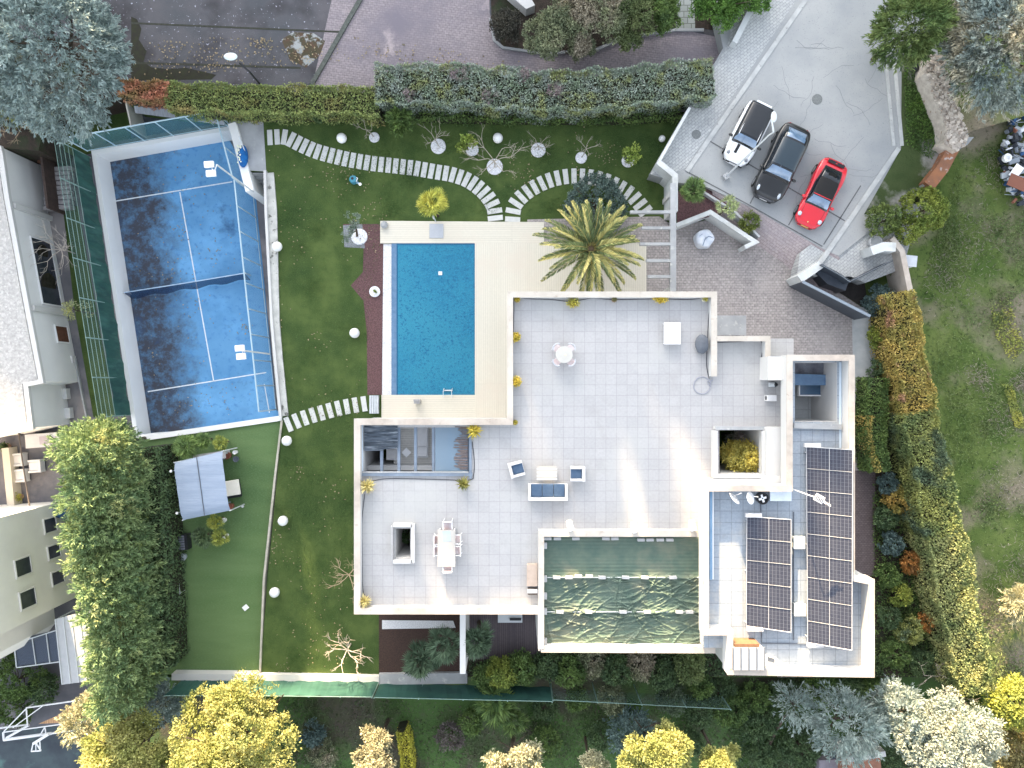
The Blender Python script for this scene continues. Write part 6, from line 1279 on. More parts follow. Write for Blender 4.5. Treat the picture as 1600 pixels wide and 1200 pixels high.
# patio
t = thing('outdoor_kitchen', 'cream outdoor counter with two trays on the neighbour patio', 'counter', P(62, 687, -3))
q = P(66, 688, -2.1); build(MB().box((q.x, q.y, -2.55), (2.35, .95, .9), rz=.08), 'counter', M_wfab, t); build(MB().box((q.x + .1, q.y, -2.08), (.55, .55, .03), rz=.08).box((q.x + .72, q.y, -2.08), (.5, .5, .03), rz=.08), 'trays', mat('mauve_tray', (.52, .46, .50), (.46, .4, .44), sc=4), t)
for lab, x, y, az in (('left upper white patio armchair on the neighbour patio', 30, 718, 1.65), ('left lower white patio armchair on the neighbour patio', 33, 743, 1.65), ('single white patio seat nearest the conifer hedge', 57, 728, 1.65)):
    armchair(lab, x, y, -2.98, az, 1, .9, .95, 'patio_armchair', cm=M_wfab, group='white armchairs on the neighbour patio')
o = build(wallmb([P(8, 700, -2.2), P(17, 792, -2.2)], .5, -3, -2.2), 'patio_wall', mat('cream_wall', (.62, .56, .46), (.55, .5, .42), sc=1)); tag(o, 'low cream wall at the left side of the neighbour patio', 'wall')
t = thing('awning_pole', 'thin dark retractable awning rail above the patio chairs', 'awning rail', P(40, 735, -3)); build(MB().tube([P(29, 677, -.4), P(35, 720, -.4), P(46, 790, -.4)], .05, 6), 'rail', mat('pole_brown', (.16, .13, .11)), t); build(MB().tube([P(29, 677, -.4), P(34, 680, -3)], .04, 6), 'post', M_dark, t)
potted('yellowing potted bush in the lower corner of the neighbour patio', 28, 777, .5, LPG, 240, .2, .08, z=-2.98, spiky=False, group=None); potted('dark green bush at the upper corner of the neighbour patio', 8, 698, .5, leafmat('leaf_dkbush', (.06, .11, .03), (.04, .07, .02)), 240, .2, .08, z=-2.98, spiky=False, group=None)
q = P(98, 799, -2); mb = MB().ball((q.x, q.y, -2.3), (.75, .62, .7), 18, 10, seed=5, amp=.07); tag(build(mb, 'blue_cover', mat('navy_cloth', (.02, .075, .19), (.012, .045, .12), sc=1.6, bump=1, bsc=4), smooth=True), 'bulging navy blue tarpaulin bundle at the house corner', 'covered bundle')
# white two-storey house
nb = thing('white_house', 'tall white two-storey house with small dark windows at the lower left edge', 'house', P(40, 880, -3)); ZB = 4.2
bp = [(98, 783), (120, 933), (84, 949), (86, 974), (14 + 60, 990), (-200, 1080), (-200, 800)]
build(MB().prism(px2(bp, -3), -3.02, ZB), 'walls', mat('warm_render', (.80, .77, .72), (.74, .71, .67), sc=.6), nb)
build(MB().prism(px2(bp, -3), ZB, ZB + .25), 'roof_edge', M_cope, nb)
A, B = P(98, 783, -3), P(120, 933, -3)
for f0, f1, z0, z1 in ((.13, .27, -1.9, -.75), (.40, .53, -1.9, -.75), (.66, .79, -1.9, -.75), (.42, .58, 1.0, 2.3), (.72, .88, 1.0, 2.3)): facade(nb, A, B, f0, f1, z0, z1, 'window', M_win, fm=mat('jamb', (.62, .61, .58)))
t = thing('carport_roof', 'white ribbed metal carport roof below the two-storey house', 'carport', P(125, 1010, -3)); zc = -.5
build(MB().prism(px2([(85, 968), (149, 951), (163, 1061), (96, 1070)], zc), zc - .06, zc), 'roof_sheet', M_rib, t)
for i in range(6): a = P(86 + 12.5 * i, 967.5 - 3.2 * i, zc + .06); b = P(97 + 13 * i, 1069.5 - 1.8 * i, zc + .06); build(wallmb([a, b], .05, zc, zc + .06), 'rib', M_steel, t)
for x, y in ((88, 968), (147, 953), (160, 1060), (98, 1068)): q = P(x, y, zc - .1); build(MB().tube([(q.x, q.y, -3), (q.x, q.y, zc - .1)], .05, 6), 'post', M_steel, t)
t = thing('glass_pergola', 'dark glass roofed pergola with thin pale frame left of the carport', 'pergola', P(55, 1012, -3)); zc = -.7
cs_ = [(22, 1006), (54, 992), (90, 984), (93, 1034), (58, 1038), (26, 1043)]
build(MB().prism(px2(cs_, zc), zc - .03, zc), 'glass_roof', glassmat('pergola_glass', (.05, .07, .11), .75), t)
for a, b in (((22, 1006), (90, 984)), ((90, 984), (93, 1034)), ((93, 1034), (26, 1043)), ((26, 1043), (22, 1006)), ((50, 996), (56, 1038)), ((72, 989), (78, 1036))): build(MB().tube([P(*a, zc + .04), P(*b, zc + .04)], .04, 5), 'frame_bar', M_steel, t)
for x, y in ((22, 1006), (90, 984), (93, 1034), (26, 1043)): q = P(x, y, zc); build(MB().tube([(q.x, q.y, -3), (q.x, q.y, zc)], .04, 5), 'post', M_steel, t)
# white tube frame at the bottom left
t = thing('steel_frame', 'welded white tube frame lying over the yard in the lower left corner', 'frame', P(70, 1140, -3)); zf_ = -1.2; mb = MB()
for a, b, r, dz in (((5, 1144), (6, 1156), .07, 0), ((6, 1156), (80, 1146), .10, 0), ((80, 1146), (138, 1137), .07, 0), ((138, 1137), (137, 1126), .05, 0), ((137, 1126), (6, 1144), .04, .2), ((6, 1143), (41, 1107), .04, .2), ((41, 1107), (43, 1132), .05, .1), ((41, 1106), (125, 1094), .05, .2), ((10, 1153), (45, 1133), .08, 0), ((20, 1137), (68, 1102), .03, .3), ((-20, 1140), (45, 1132), .06, -.2), ((70, 1136), (72, 1147), .04, .2), ((70, 1136), (62, 1150), .04, .2), ((76, 1147), (52, 1162), .09, .3), ((52, 1160), (49, 1174), .04, .2), ((49, 1174), (64, 1173), .05, .2), ((64, 1173), (56, 1160), .05, .2), ((56, 1174), (56, 1160), .03, .2), ((62, 1157), (63, 1170), .04, .2), ((138, 1137), (168, 1113), .05, 0)):
    mb.tube([P(*a, zf_ + dz), P(*b, zf_ + dz)], r, 6)
build(mb, 'tubes', M_wplastic, t)
for x, y in ((6, 1156), (138, 1137), (41, 1107), (125, 1094)): q = P(x, y, zf_); build(MB().tube([(q.x, q.y, -3), (q.x, q.y, zf_)], .05, 6), 'post', M_wplastic, t)
o = build(MB().add([P(60, 1131, -2.2), P(103, 1129, -2.2), P(140, 1118, -1.6), P(140, 1088, -1.6), P(122, 1093, -1.8), P(90, 1118, -2.1)], [tuple(range(6))]), 'tiled_canopy', bmat('orange_tiles', (.55, .30, .15), (.66, .40, .22), (.25, .13, .07), .12, 30, 0, .02, rot=.15)); tag(o, 'orange-brown ribbed canopy inside the white tube frame', 'canopy')
sheet('pond_paving', [(-100, 1148), (170, 1130), (150, 1210), (100, 1300), (-100, 1300)], -2.985, mat('dark_paving', (.075, .10, .11), (.05, .06, .075), sc=.7, c3=(.10, .17, .16), sc3=.8, lo3=.55, hi3=.7))
# bottom right glimpses
o = build(MB().prism(px2([(1325, 1187), (1375, 1180), (1380, 1230), (1325, 1240)], .8), -1.2, .8), 'brick_shed', mat('brick_roof', (.32, .15, .10), (.25, .12, .08), sc=3)); tag(o, 'red brown roof with a pale edge below the silver tree', 'shed')
o = build(wallmb([P(1326, 1187, .9), P(1384, 1178, .9)], .35, -1.2, .9), 'pale_parapet', M_white); tag(o, 'pale parapet along the top of the red brown roof', 'parapet')
o = build(MB().prism(px2([(1280, 1188), (1322, 1186), (1322, 1230), (1280, 1230)], -.6), -1.2, -.6), 'shed_base', mat('slab_mauve', (.25, .23, .26), (.18, .17, .2), sc=2)); tag(o, 'grey slab beside the red brown roof at the lower edge', 'slab')
q = P(1308, 1177, -1); t = thing('wheelbarrow', 'blue wheelbarrow tray standing in shadow under the silver tree', 'wheelbarrow', (q.x, q.y, -1.2)); build(MB().lathe([(.25, .3), (.48, .55), (.46, .55), (.2, .33)], (0, 0, 0), 12), 'tray', mat('barrow_blue', (.12, .17, .24)), t, local=True); build(MB().lathe([(.18, -.04), (.18, .04)], (.5, 0, .18), 12, Matrix.Rotation(math.pi / 2, 4, 'X')), 'wheel', M_tyre, t, local=True); build(MB().tube([(.5, .1, .2), (-.8, .25, .5)], .02, 5).tube([(.5, -.1, .2), (-.8, -.25, .5)], .02, 5), 'handles', M_steel, t, local=True)
# neighbour patio at the very top centre
o = build(MB().prism(px2([(795, -60), (836, 8), (822, 14), (760, -40)], 1.2), .3, 1.2), 'white_terrace', M_white); tag(o, 'sliver of white terrace wall at the upper edge above the big bushes', 'wall')
sheet('garden_steps', [(1056, -40), (1086, -40), (1086, 46), (1056, 44)], .31, bmat('step_stones', (.36, .38, .36), (.28, .30, .28), (.10, .11, .09), .5, .4, .5, .03))
sheet('upper_beds', [(765, -60), (1056, -60), (1056, 42), (970, 55), (930, 75), (850, 84), (785, 74), (768, 30)], .308, M_soil); sheet('upper_beds', [(1086, -60), (1260, -60), (1200, 10), (1140, 50), (1086, 44)], .308, M_soil)
o = build(wallmb([P(766, 28, .45), P(772, 62, .45), P(786, 74, .45), P(850, 83, .45), P(930, 78, .45), P(975, 58, .45), (P(1056, 46, .45)), P(1100, 46, .45)], .16, .3, .45), 'bed_kerb', M_conc); tag(o, 'pale kerb around the planting bed above the brick plaza', 'kerb')
o = build(wallmb([P(1184, -6, 1.9), P(1148, 66, 1.9)], .35, .3, 1.9), 'pillar_wall', M_rw); tag(o, 'narrow pale wall at the top of the tiled sidewalk', 'wall')
# ================================================================ VEGETATION
LCED = leafmat('leaf_bluecedar', (.30, .38, .36), (.17, .235, .23), (.36, .32, .18), isl=.40, sc=.9, lo3=.62, hi3=.72)
LCED2 = leafmat('leaf_greycedar', (.30, .34, .30), (.18, .24, .23), (.52, .46, .32), isl=.40, sc=.8, sc3=.22, lo3=.47, hi3=.56)
LCON = leafmat('leaf_conifer', (.21, .28, .10), (.11, .19, .08), (.50, .50, .19), isl=.4, sc=.8, sc3=.36, lo3=.57, hi3=.66)  # pale gold patches in the leaf colour stand in for sunlit tips
LPINE = leafmat('leaf_pine', (.14, .19, .05), (.06, .11, .03), isl=.4, sc=1)
LGOLD = leafmat('leaf_goldtree', (.42, .40, .12), (.22, .25, .06), isl=.35, sc=.8, trans=.3)
LGREEN = leafmat('leaf_green', (.10, .165, .035), (.05, .095, .026), isl=.4, sc=1.2)
LDARK = leafmat('leaf_dark', (.075, .125, .045), (.040, .075, .032), isl=.4, sc=1.2)
LBLUE = leafmat('leaf_blueshrub', (.10, .16, .15), (.055, .095, .09), isl=.4, sc=1.5)
LOLD = leafmat('leaf_oliveshrub', (.21, .23, .12), (.10, .125, .065), (.28, .24, .17), isl=.4, sc=1)
LORG = leafmat('leaf_orange', (.50, .20, .04), (.28, .13, .04), isl=.35, sc=2)
LYG = leafmat('leaf_yg', (.20, .24, .035), (.10, .15, .025), isl=.4, sc=1.1)
LSIL = leafmat('leaf_silver', (.36, .42, .38), (.20, .27, .25), isl=.3, sc=1)
LCREAM = leafmat('leaf_cream', (.45, .42, .25), (.26, .27, .16), isl=.35, sc=1)
LLIV = leafmat('leaf_bright', (.10, .21, .03), (.05, .12, .02), isl=.4, sc=1.5)
# ---- hedges
def hedge(label, pts, wd, zb, zt, m, n, L=.15, W=.08, bump=.14, name='hedge', flat=False, core=None, wd2=None):
    p = [P(a, b, zt) for a, b in pts]; t = thing(name, label, 'hedge', (sum((q for q in p), Vector((0, 0, 0))) / len(p)).to_tuple()[:2] + (zb,))
    sp = spline(p, 60); wd2 = wd2 or wd
    L_, R_ = MB(), None; mb = MB(); vs = []; K = 7
    for i, (c, d) in enumerate(sp):
        nn = Vector((-d.y, d.x, 0)).normalized(); w_ = (wd + (wd2 - wd) * i / 59) * .78
        for s, z in ((-.5, zb), (-.5, zt - .65), (-.38, zt - .5), (0, zt - .42), (.38, zt - .5), (.5, zt - .65), (.5, zb)): q = c + nn * s * w_; vs.append((q.x, q.y, z))
    mb.add(vs, [(i * K + j, i * K + j + 1, (i + 1) * K + j + 1, (i + 1) * K + j) for i in range(59) for j in range(K - 1)] + [tuple(range(K)), tuple(range(59 * K, 60 * K))[::-1]])
    build(mb, 'branch_core', core or mat('hedge_core', (.018, .022, .010), (.03, .028, .018), sc=3), t)
    cen = np.array([tuple(c) for c, _ in sp]); tan = np.array([tuple(d) for _, d in sp]); f = RNG.uniform(0, 59, n); i0 = np.minimum(f.astype(int), 58); fr = (f - i0)[:, None]
    c = cen[i0] * (1 - fr) + cen[i0 + 1] * fr; d = tan[i0]; nn = np.stack([-d[:, 1], d[:, 0], 0 * d[:, 0]], 1); w_ = (wd + (wd2 - wd) * f / 59)
    hgt = zt - zb; per = RNG.uniform(0, 1, n); fs = w_ / (w_ + hgt * 1.1); ontop = per < fs
    s = np.where(ontop, RNG.uniform(-.5, .5, n), np.where(RNG.random(n) < .5, -.5, .5)); z = np.where(ontop, zt - .05, zb + RNG.uniform(0, 1, n) ** .7 * hgt)
    lump = bump * (np.sin(c[:, 0] * 2.3 + c[:, 1] * 1.7 + s * 4) + np.sin(c[:, 0] * 4.1 - c[:, 1] * 3.3 + s * 7) * .6 + np.sin(z * 3 + c[:, 0] * 1.3) * .4)
    rnd = np.abs(s) * 2; z = np.where(ontop, z - .28 * rnd ** 4 + lump * .45 - np.abs(RNG.normal(0, .10, n)), z)
    off = np.where(ontop, s * w_, s * (w_ + lump - np.abs(RNG.normal(0, .10, n))))
    pos = c.copy(); pos[:, 2] = z; pos += nn * off[:, None] + RNG.normal(0, .03, (n, 3))
    nrm = np.where(ontop[:, None], np.array([[0, 0, 1.]]), nn * np.sign(s)[:, None]); dirs = RNG.normal(0, 1, (n, 3)) + nrm * .5
    leafmesh('foliage', pos, dirs, L, W, m, t, up=.25); return t
LHA = leafmat('leaf_hedge_a', (.22, .26, .07), (.12, .17, .05), (.26, .21, .07), isl=.4, sc=2.2, sc3=.5, lo3=.52, hi3=.66)
LHR = leafmat('leaf_hedge_red', (.46, .17, .10), (.24, .16, .06), isl=.3, sc=.9)
LHB = leafmat('leaf_hedge_b', (.16, .22, .14), (.25, .30, .26), (.22, .25, .09), isl=.4, sc=1.6, sc3=.9, lo3=.50, hi3=.62)
LHP = leafmat('leaf_hedge_pink', (.24, .17, .19), (.12, .13, .10), isl=.35, sc=1)
hedge('reddish leafed left end of the hedge beyond the court', [(178, 134), (215, 137), (262, 139)], 1.0, .2, 2.3, LHR, 3200, .2, .09)
hedge('long yellow-green clipped hedge above the court and winding path', [(255, 147), (330, 150), (400, 153), (500, 153), (592, 156)], 1.75, .1, 2.25, LHA, 17000, .15, .08)
hedge('broad grey-green hedge above the garden, taller and wider than its neighbour', [(584, 129), (700, 128), (780, 134), (860, 139), (960, 135), (1040, 126), (1118, 118)], 2.45, .1, 2.7, LHB, 34000, .15, .08, bump=.2)
hedge('low dark green ivy band along the foot of the broad grey-green hedge', [(592, 172), (700, 176), (850, 178), (980, 178), (1066, 172)], .75, 0, 1.1, LGREEN, 9000, .15, .08)
for x, y, r, n in ((720, 120, 16, 500), (818, 118, 14, 400), (868, 142, 16, 500), (640, 150, 13, 300), (768, 150, 14, 300)):
    tree('climbing_shrub', 'patch of pinkish twigs growing through the broad hedge near x%d' % 0 if False else {720: 'pinkish twig patch in the broad hedge right of its sunlit notch', 818: 'pinkish twig patch in the middle of the broad hedge', 868: 'mauve twig patch in the broad hedge above the small centred bare tree', 640: 'faint pink patch near the left end of the broad hedge', 768: 'small pink patch in the broad hedge above the tallest bare tree'}[x], 'shrub', x, y, 1.8, 1.15, r, LHP, n=n, L=.2, W=.05, clump=.2, group='twig patches in the broad hedge')
o = build(wallmb([P(425, 186, .12), P(700, 187, .12), P(1030, 189, .12)], .18, 0, .12), 'hedge_kerb', M_cope); tag(o, 'thin pale kerb between the upper hedge and the lawn', 'kerb')
LHG = leafmat('leaf_hedge_gold', (.44, .31, .07), (.24, .22, .05), (.34, .18, .10), isl=.35, sc=.9, sc3=.7, lo3=.56, hi3=.66)
LHY = leafmat('leaf_hedge_yel', (.26, .28, .07), (.10, .15, .05), (.07, .11, .06), isl=.4, sc=.55, sc3=.5, lo3=.5, hi3=.6)
hedge('golden-leaved upper stretch of the long right-hand hedge', [(1410, 455), (1420, 520), (1432, 590), (1441, 645)], 1.6, .1, 3.0, LHG, 15000, .15, .08, wd2=2.1, bump=.2)
hedge('green middle stretch of the long right-hand hedge', [(1440, 642), (1452, 700), (1466, 770), (1480, 840)], 2.1, .1, 3.0, LHY, 19000, .15, .08, wd2=2.5, bump=.22)
hedge('yellow-green lower stretch of the long right-hand hedge', [(1480, 838), (1494, 900), (1508, 980), (1532, 1085)], 2.5, .1, 3.0, leafmat('leaf_hedge_y2', (.36, .36, .12), (.13, .18, .06), isl=.4, sc=.7), 22000, .15, .08, wd2=2.0, bump=.22)
hedge('low clipped green hedge beside the pale side path', [(1376, 590), (1371, 660), (1376, 738)], 1.35, .0, 1.9, LGREEN, 9000, .14, .07)
hedge('golden strip of leaves in the clipped hedge near the side path', [(1361, 650), (1362, 700), (1374, 738)], .4, .2, 2.0, LHG, 1800, .14, .07)
# ---- right hand bed shrubs
for i, (x, y, h, r, m, n, lab) in enumerate((
    (1375, 526, 1.5, 21, LYG, 3000, 'round olive-yellow shrub nearest the sliding gate'),
    (1374, 470, 1.6, 26, LBLUE, 3200, 'silvery blue-grey shrub beside the end of the sliding gate'),
    (1398, 415, 1.2, 16, LGREEN, 1200, 'small green shrub under the picket fence'),
    (1372, 575, 1.2, 17, LDARK, 1400, 'dark low shrub below the olive-yellow shrub'),
    (1392, 608, 1.3, 15, LYG, 1400, 'small yellow-green ball beside the clipped hedge'),
    (1411, 692, 1.5, 18, LORG if False else leafmat('leaf_brownball', (.16, .11, .04), (.10, .10, .03)), 2400, 'brownish clipped ball in the gap of the long hedge'),
    (1406, 782, 1.7, 25, leafmat('leaf_amber', (.40, .24, .05), (.22, .19, .04)), 3400, 'larger amber and green round shrub in the bed'),
    (1425, 878, 1.4, 20, LORG, 2600, 'bright orange round shrub in the bed'),
    (1450, 970, 1.3, 18, LORG, 2000, 'small bright orange shrub, lowest of the two orange ones'),
    (1385, 755, 1.3, 19, LBLUE, 1700, 'blue-grey rosemary shrub left of the amber one'),
    (1383, 810, 1.3, 20, LDARK, 2000, 'dark green low shrub below the rosemary'),
    (1392, 850, 1.3, 20, LBLUE, 2000, 'blue-green low shrub level with the bright orange one'),
    (1388, 900, 1.2, 20, LGREEN, 2000, 'green low shrub right of the villa corner'),
    (1406, 930, 1.4, 19, LYG, 2200, 'yellow tipped shrub right of the lower villa corner'),
    (1420, 985, 1.4, 24, LHY, 2800, 'mottled green shrub left of the small orange one'),
    (1388, 965, 1.2, 20, LDARK, 1800, 'dark ivy mound right of the villa wall'),
    (1400, 1020, 1.2, 26, LGREEN, 2600, 'green mound near the lower right villa corner'),
    (1440, 1035, 1.2, 24, LDARK, 2200, 'dark mound at the lower end of the bed'),
    (1450, 920, 1.0, 16, LGREEN, 1200, 'small green shrub between the two orange ones'),
    (1380, 345, 2.0, 26, leafmat('leaf_priv', (.13, .18, .04), (.07, .11, .03)), 3600, 'loose olive green shrub beside the entry plot'),
    (1441, 330, 2.6, 36, LYG, 7000, 'large ivy-grown shrub with a green net at the road corner'),
    (1418, 360, 2.2, 22, LYG, 2600, 'yellow-green shrub left of the large ivy-grown one'),
    (1474, 214, 1.0, 13, LSIL, 700, 'small silvery agave-like plant at the foot of the rubble wall'))):
    tree('round_shrub', lab, 'shrub', x, y, .05 if y > 380 else .9, h, r, m, n=n, L=.15, W=.08, clump=.18, vert=h * .55, amp=.18)
# ---- big trees
tree('blue_cedar', 'huge blue-grey cedar filling the upper left corner', 'tree', 88, 70, .2, 9.5, 118, LCED, 'conifer', 46000, .30, .085, .42, vert=4.2, amp=.5)
tree('blue_cedar', 'smaller blue-grey cedar crown tucked against the left of the huge one', 'tree', 0, 120, .2, 7, 80, LCED, 'conifer', 12000, .30, .085, .42, vert=3.0)
tree('grey_cedar', 'big cream and blue-grey cedar in the upper right corner', 'tree', 1552, 78, .3, 9, 84, LCED2, 'conifer', 30000, .28, .09, .40, vert=3.8, amp=.5)
tree('grey_cedar', 'small cream tipped cedar crown at the top edge, left of the big one', 'tree', 1500, 20, .3, 7, 34, LCED2, 'conifer', 6000, .28, .09, .36, vert=2.6)
tree('dark_pine', 'dark green pine overhanging the right side of the road', 'tree', 1414, 48, PARK, 6, 50, LPINE, 'conifer', 15000, .32, .06, .40, vert=2.4, amp=.5)
ordn = ('first', 'second', 'third', 'fourth', 'fifth', 'sixth', 'seventh', 'eighth', 'ninth', 'tenth')
for i, (x, y, r) in enumerate(((166, 694, 48), (172, 728, 52), (178, 768, 50), (182, 808, 48), (188, 850, 47), (196, 892, 46), (202, 934, 46), (208, 976, 45), (212, 1018, 44), (208, 1062, 38))):
    tree('hedge_conifer', ('topmost conifer of the left hedge row, beside the blue court corner' if i == 0 else 'lowest conifer of the left hedge row, next to the white tube frame' if i == 9 else ordn[i] + ' conifer from the top of the left hedge row'), 'tree', x, y, -.3, 8.0 - .14 * i, r, LCON, 'conifer', 10500, .26, .075, .36, group='conifers of the left hedge row', vert=3.6, amp=.35)
hedge('dark lower skirt of foliage along the right of the conifer row', [(228, 700), (236, 800), (240, 900), (244, 1000), (246, 1050)], 1.3, -.3, 2.6, LDARK, 12000, .2, .09)
tree('golden_tree', 'largest golden crowned tree at the lower left', 'tree', 376, 1172, -1.2, 8.5, 128, LGOLD, 'lobed', 72000, .17, .09, .55, vert=3.2, amp=.6)
tree('golden_tree', 'golden crowned tree bulging left of the largest one', 'tree', 203, 1178, -1.2, 7.6, 84, LGOLD, 'lobed', 34000, .17, .09, .55, vert=2.8, amp=.6)
tree('cream_tree', 'cream leaved tree behind the white tube frame', 'tree', 148, 1112, -3, 6.5, 34, LCREAM, 'conifer', 5500, .28, .08, .32, vert=2.4)
tree('blue_shrub', 'blue-grey shrub between the conifer row and the golden trees', 'shrub', 256, 1095, -1.2, 3.6, 34, LCED, 'conifer', 5000, .26, .08, .3, vert=1.6)
tree('silver_tree', 'large silvery cream tree in the lower right', 'tree', 1476, 1150, -1.2, 8.0, 92, leafmat('leaf_silvercream', (.40, .41, .30), (.22, .28, .25), isl=.35), 'lobed', 42000, .17, .085, .48, vert=3.2, amp=.6)
tree('silver_tree', 'blue-silver lower crown left of the silvery cream tree', 'tree', 1400, 1105, -1.2, 5.6, 40, LSIL, 'conifer', 7000, .26, .08, .36, vert=2.0)
tree('silver_tree', 'feathery silver tree right below the villa corner', 'tree', 1325, 1128, -1.2, 5.0, 56, LSIL, 'conifer', 7000, .30, .07, .46, vert=1.5, amp=.7)
tree('silver_tree', 'thin silver sapling left of the feathery silver tree', 'tree', 1240, 1100, -1.2, 4.0, 32, LSIL, 'conifer', 1600, .28, .06, .5, vert=1.2, amp=.8)
tree('yellow_tree', 'yellow-green tree at the lower right edge', 'tree', 1592, 1100, .3, 5.0, 40, leafmat('leaf_yt', (.34, .36, .05), (.18, .22, .04)), n=9000, L=.2, W=.1, clump=.36, vert=2.2)
tree('yellow_tree', 'orange tinged tree in the lower right corner', 'tree', 1590, 1180, -1, 5.0, 40, leafmat('leaf_yt2', (.36, .28, .09), (.20, .18, .07)), n=8000, L=.2, W=.1, clump=.36, vert=2.2)
tree('wispy_shrub', 'wispy cream shrub at the right edge of the meadow', 'shrub', 1592, 940, .3, 2.0, 26, LCREAM, 'conifer', 2500, .4, .05, .45, vert=.8)
for x, y, r, h, m, n, lab in (
    (1022, 1172, 52, 7.5, LGOLD, 15000, 'golden tree at the lower edge right of centre'), (1122, 1182, 34, 6.5, LGOLD, 8000, 'smaller golden tree right of the golden tree at the lower edge'),
    (802, 1190, 44, 6.5, LCREAM, 8000, 'cream golden tree at the lower edge near the centre'), (924, 1195, 28, 6.0, LCREAM, 4000, 'small cream tree top between the two golden lower trees'),
    (588, 1172, 38, 6.5, leafmat('leaf_tan', (.42, .37, .20), (.26, .24, .13)), 5500, 'feathery tan tree at the lower edge left of centre'), (985, 1140, 26, 4.5, LBLUE, 3500, 'bluish small crown above the golden tree at the lower edge')):
    tree('lower_tree', lab, 'tree', x, y + 4, -1.2, h, r * 1.25, m, 'lobed' if m is not LBLUE else 'conifer', int(n * 1.9), .17, .085, .45, vert=2.4, amp=.6)
hedge('narrow sunlit yellow hedge strip at the lower edge', [(625, 1145), (632, 1180), (640, 1230)], .75, -1.2, .4, leafmat('leaf_strip', (.46, .42, .04), (.30, .30, .03)), 3000, .14, .07)
# upper bushes
for x, y, r, h, m, n, lab in (
    (868, 50, 46, 3.6, LOLD, 11000, 'olive brown bush, lower left of the bush group above the plaza'), (925, 18, 50, 4.2, LOLD, 12000, 'tallest olive brown bush at the upper edge above the plaza'),
    (985, 30, 40, 3.6, leafmat('leaf_oldgreen', (.12, .15, .05), (.07, .10, .035)), 8000, 'green-grey bush right of the tallest olive brown one'), (1030, 22, 30, 3.0, LGREEN, 5000, 'dark green bush left of the garden steps'),
    (793, 44, 26, 1.8, leafmat('leaf_brownlow', (.06, .055, .04), (.035, .035, .028)), 4500, 'low dark brown bush at the corner of the plaza bed'), (905, 72, 26, 2.4, LOLD, 3500, 'small olive bush overhanging the plaza kerb'),
    (1122, 10, 38, 3.4, LLIV, 9000, 'bright green dense bush right of the garden steps'), (1170, -5, 32, 3.2, LLIV, 6000, 'bright green bush beside the tiled sidewalk at the upper edge')):
    tree('upper_bush', lab, 'bush', x, y, .3, h, r * 1.35, m, 'lobed', n=int(n * 2.0), L=.14, W=.075, clump=.36, vert=h * .5)
# lawn-side shrubs under the hedge
tree('dark_bush', 'dark green bush hanging over the lawn under the hedge', 'bush', 626, 190, 0, 2.2, 20, LGREEN, 'conifer', 2600, .26, .07, .26, vert=.9); tree('dark_bush', 'small dark shrub at the hedge foot left of the dark green bush', 'bush', 500, 184, 0, 1.2, 11, LDARK, n=900, L=.15, W=.07, clump=.16)
tree('round_shrub', 'large blue-green clipped ball above the palm', 'shrub', 932, 322, 0, 2.2, 50, leafmat('leaf_ballblue', (.085, .13, .115), (.05, .085, .07)), n=12000, L=.14, W=.07, clump=.2, vert=1.2, amp=.1)
fanpalm('green sago-like palm in the mulch bed behind the planter wall', 1082, 297, .3, 1.3, 22, LPALM, 34, seed=9); fanpalm('pale yellow-green fan palm rising over the planter wall', 1137, 324, .3, 2.6, 20, leafmat('leaf_palefan', (.36, .42, .18), (.26, .32, .13)), 12, seed=10, leafL=.5)
tree('small_shrub', 'small green shrub in the lower end of the planter', 'shrub', 1170, 350, .5, 1.2, 18, leafmat('leaf_mid', (.14, .17, .03), (.08, .12, .025)), n=1500, L=.17, W=.07, clump=.2)
fanpalm('bright golden green fan palm at the upper edge of the pool deck', 675, 317, 0, 3.2, 25, leafmat('leaf_goldfan', (.55, .50, .07), (.34, .38, .06)), 26, seed=11)
q = P(1158, 705, 2); tree('yellow_bush', 'golden-yellow bush growing up inside the square light well', 'bush', 1158, 712, 0, 4.8, 36, leafmat('leaf_well', (.72, .58, .10), (.42, .38, .08)), n=8000, L=.17, W=.085, clump=.3, vert=1.6, ry=28)
tree('dead_twigs', 'pinkish dry twigs behind the golden bush in the light well', 'bush', 1145, 683, 0, 3.6, 16, LHP, n=500, L=.3, W=.03, clump=.3)
fanpalm('small dark green palm at the bottom of the small light well', 634, 838, 0, 2.4, 13, leafmat('leaf_wellpalm', (.08, .15, .05), (.05, .10, .03)), 14, seed=13)
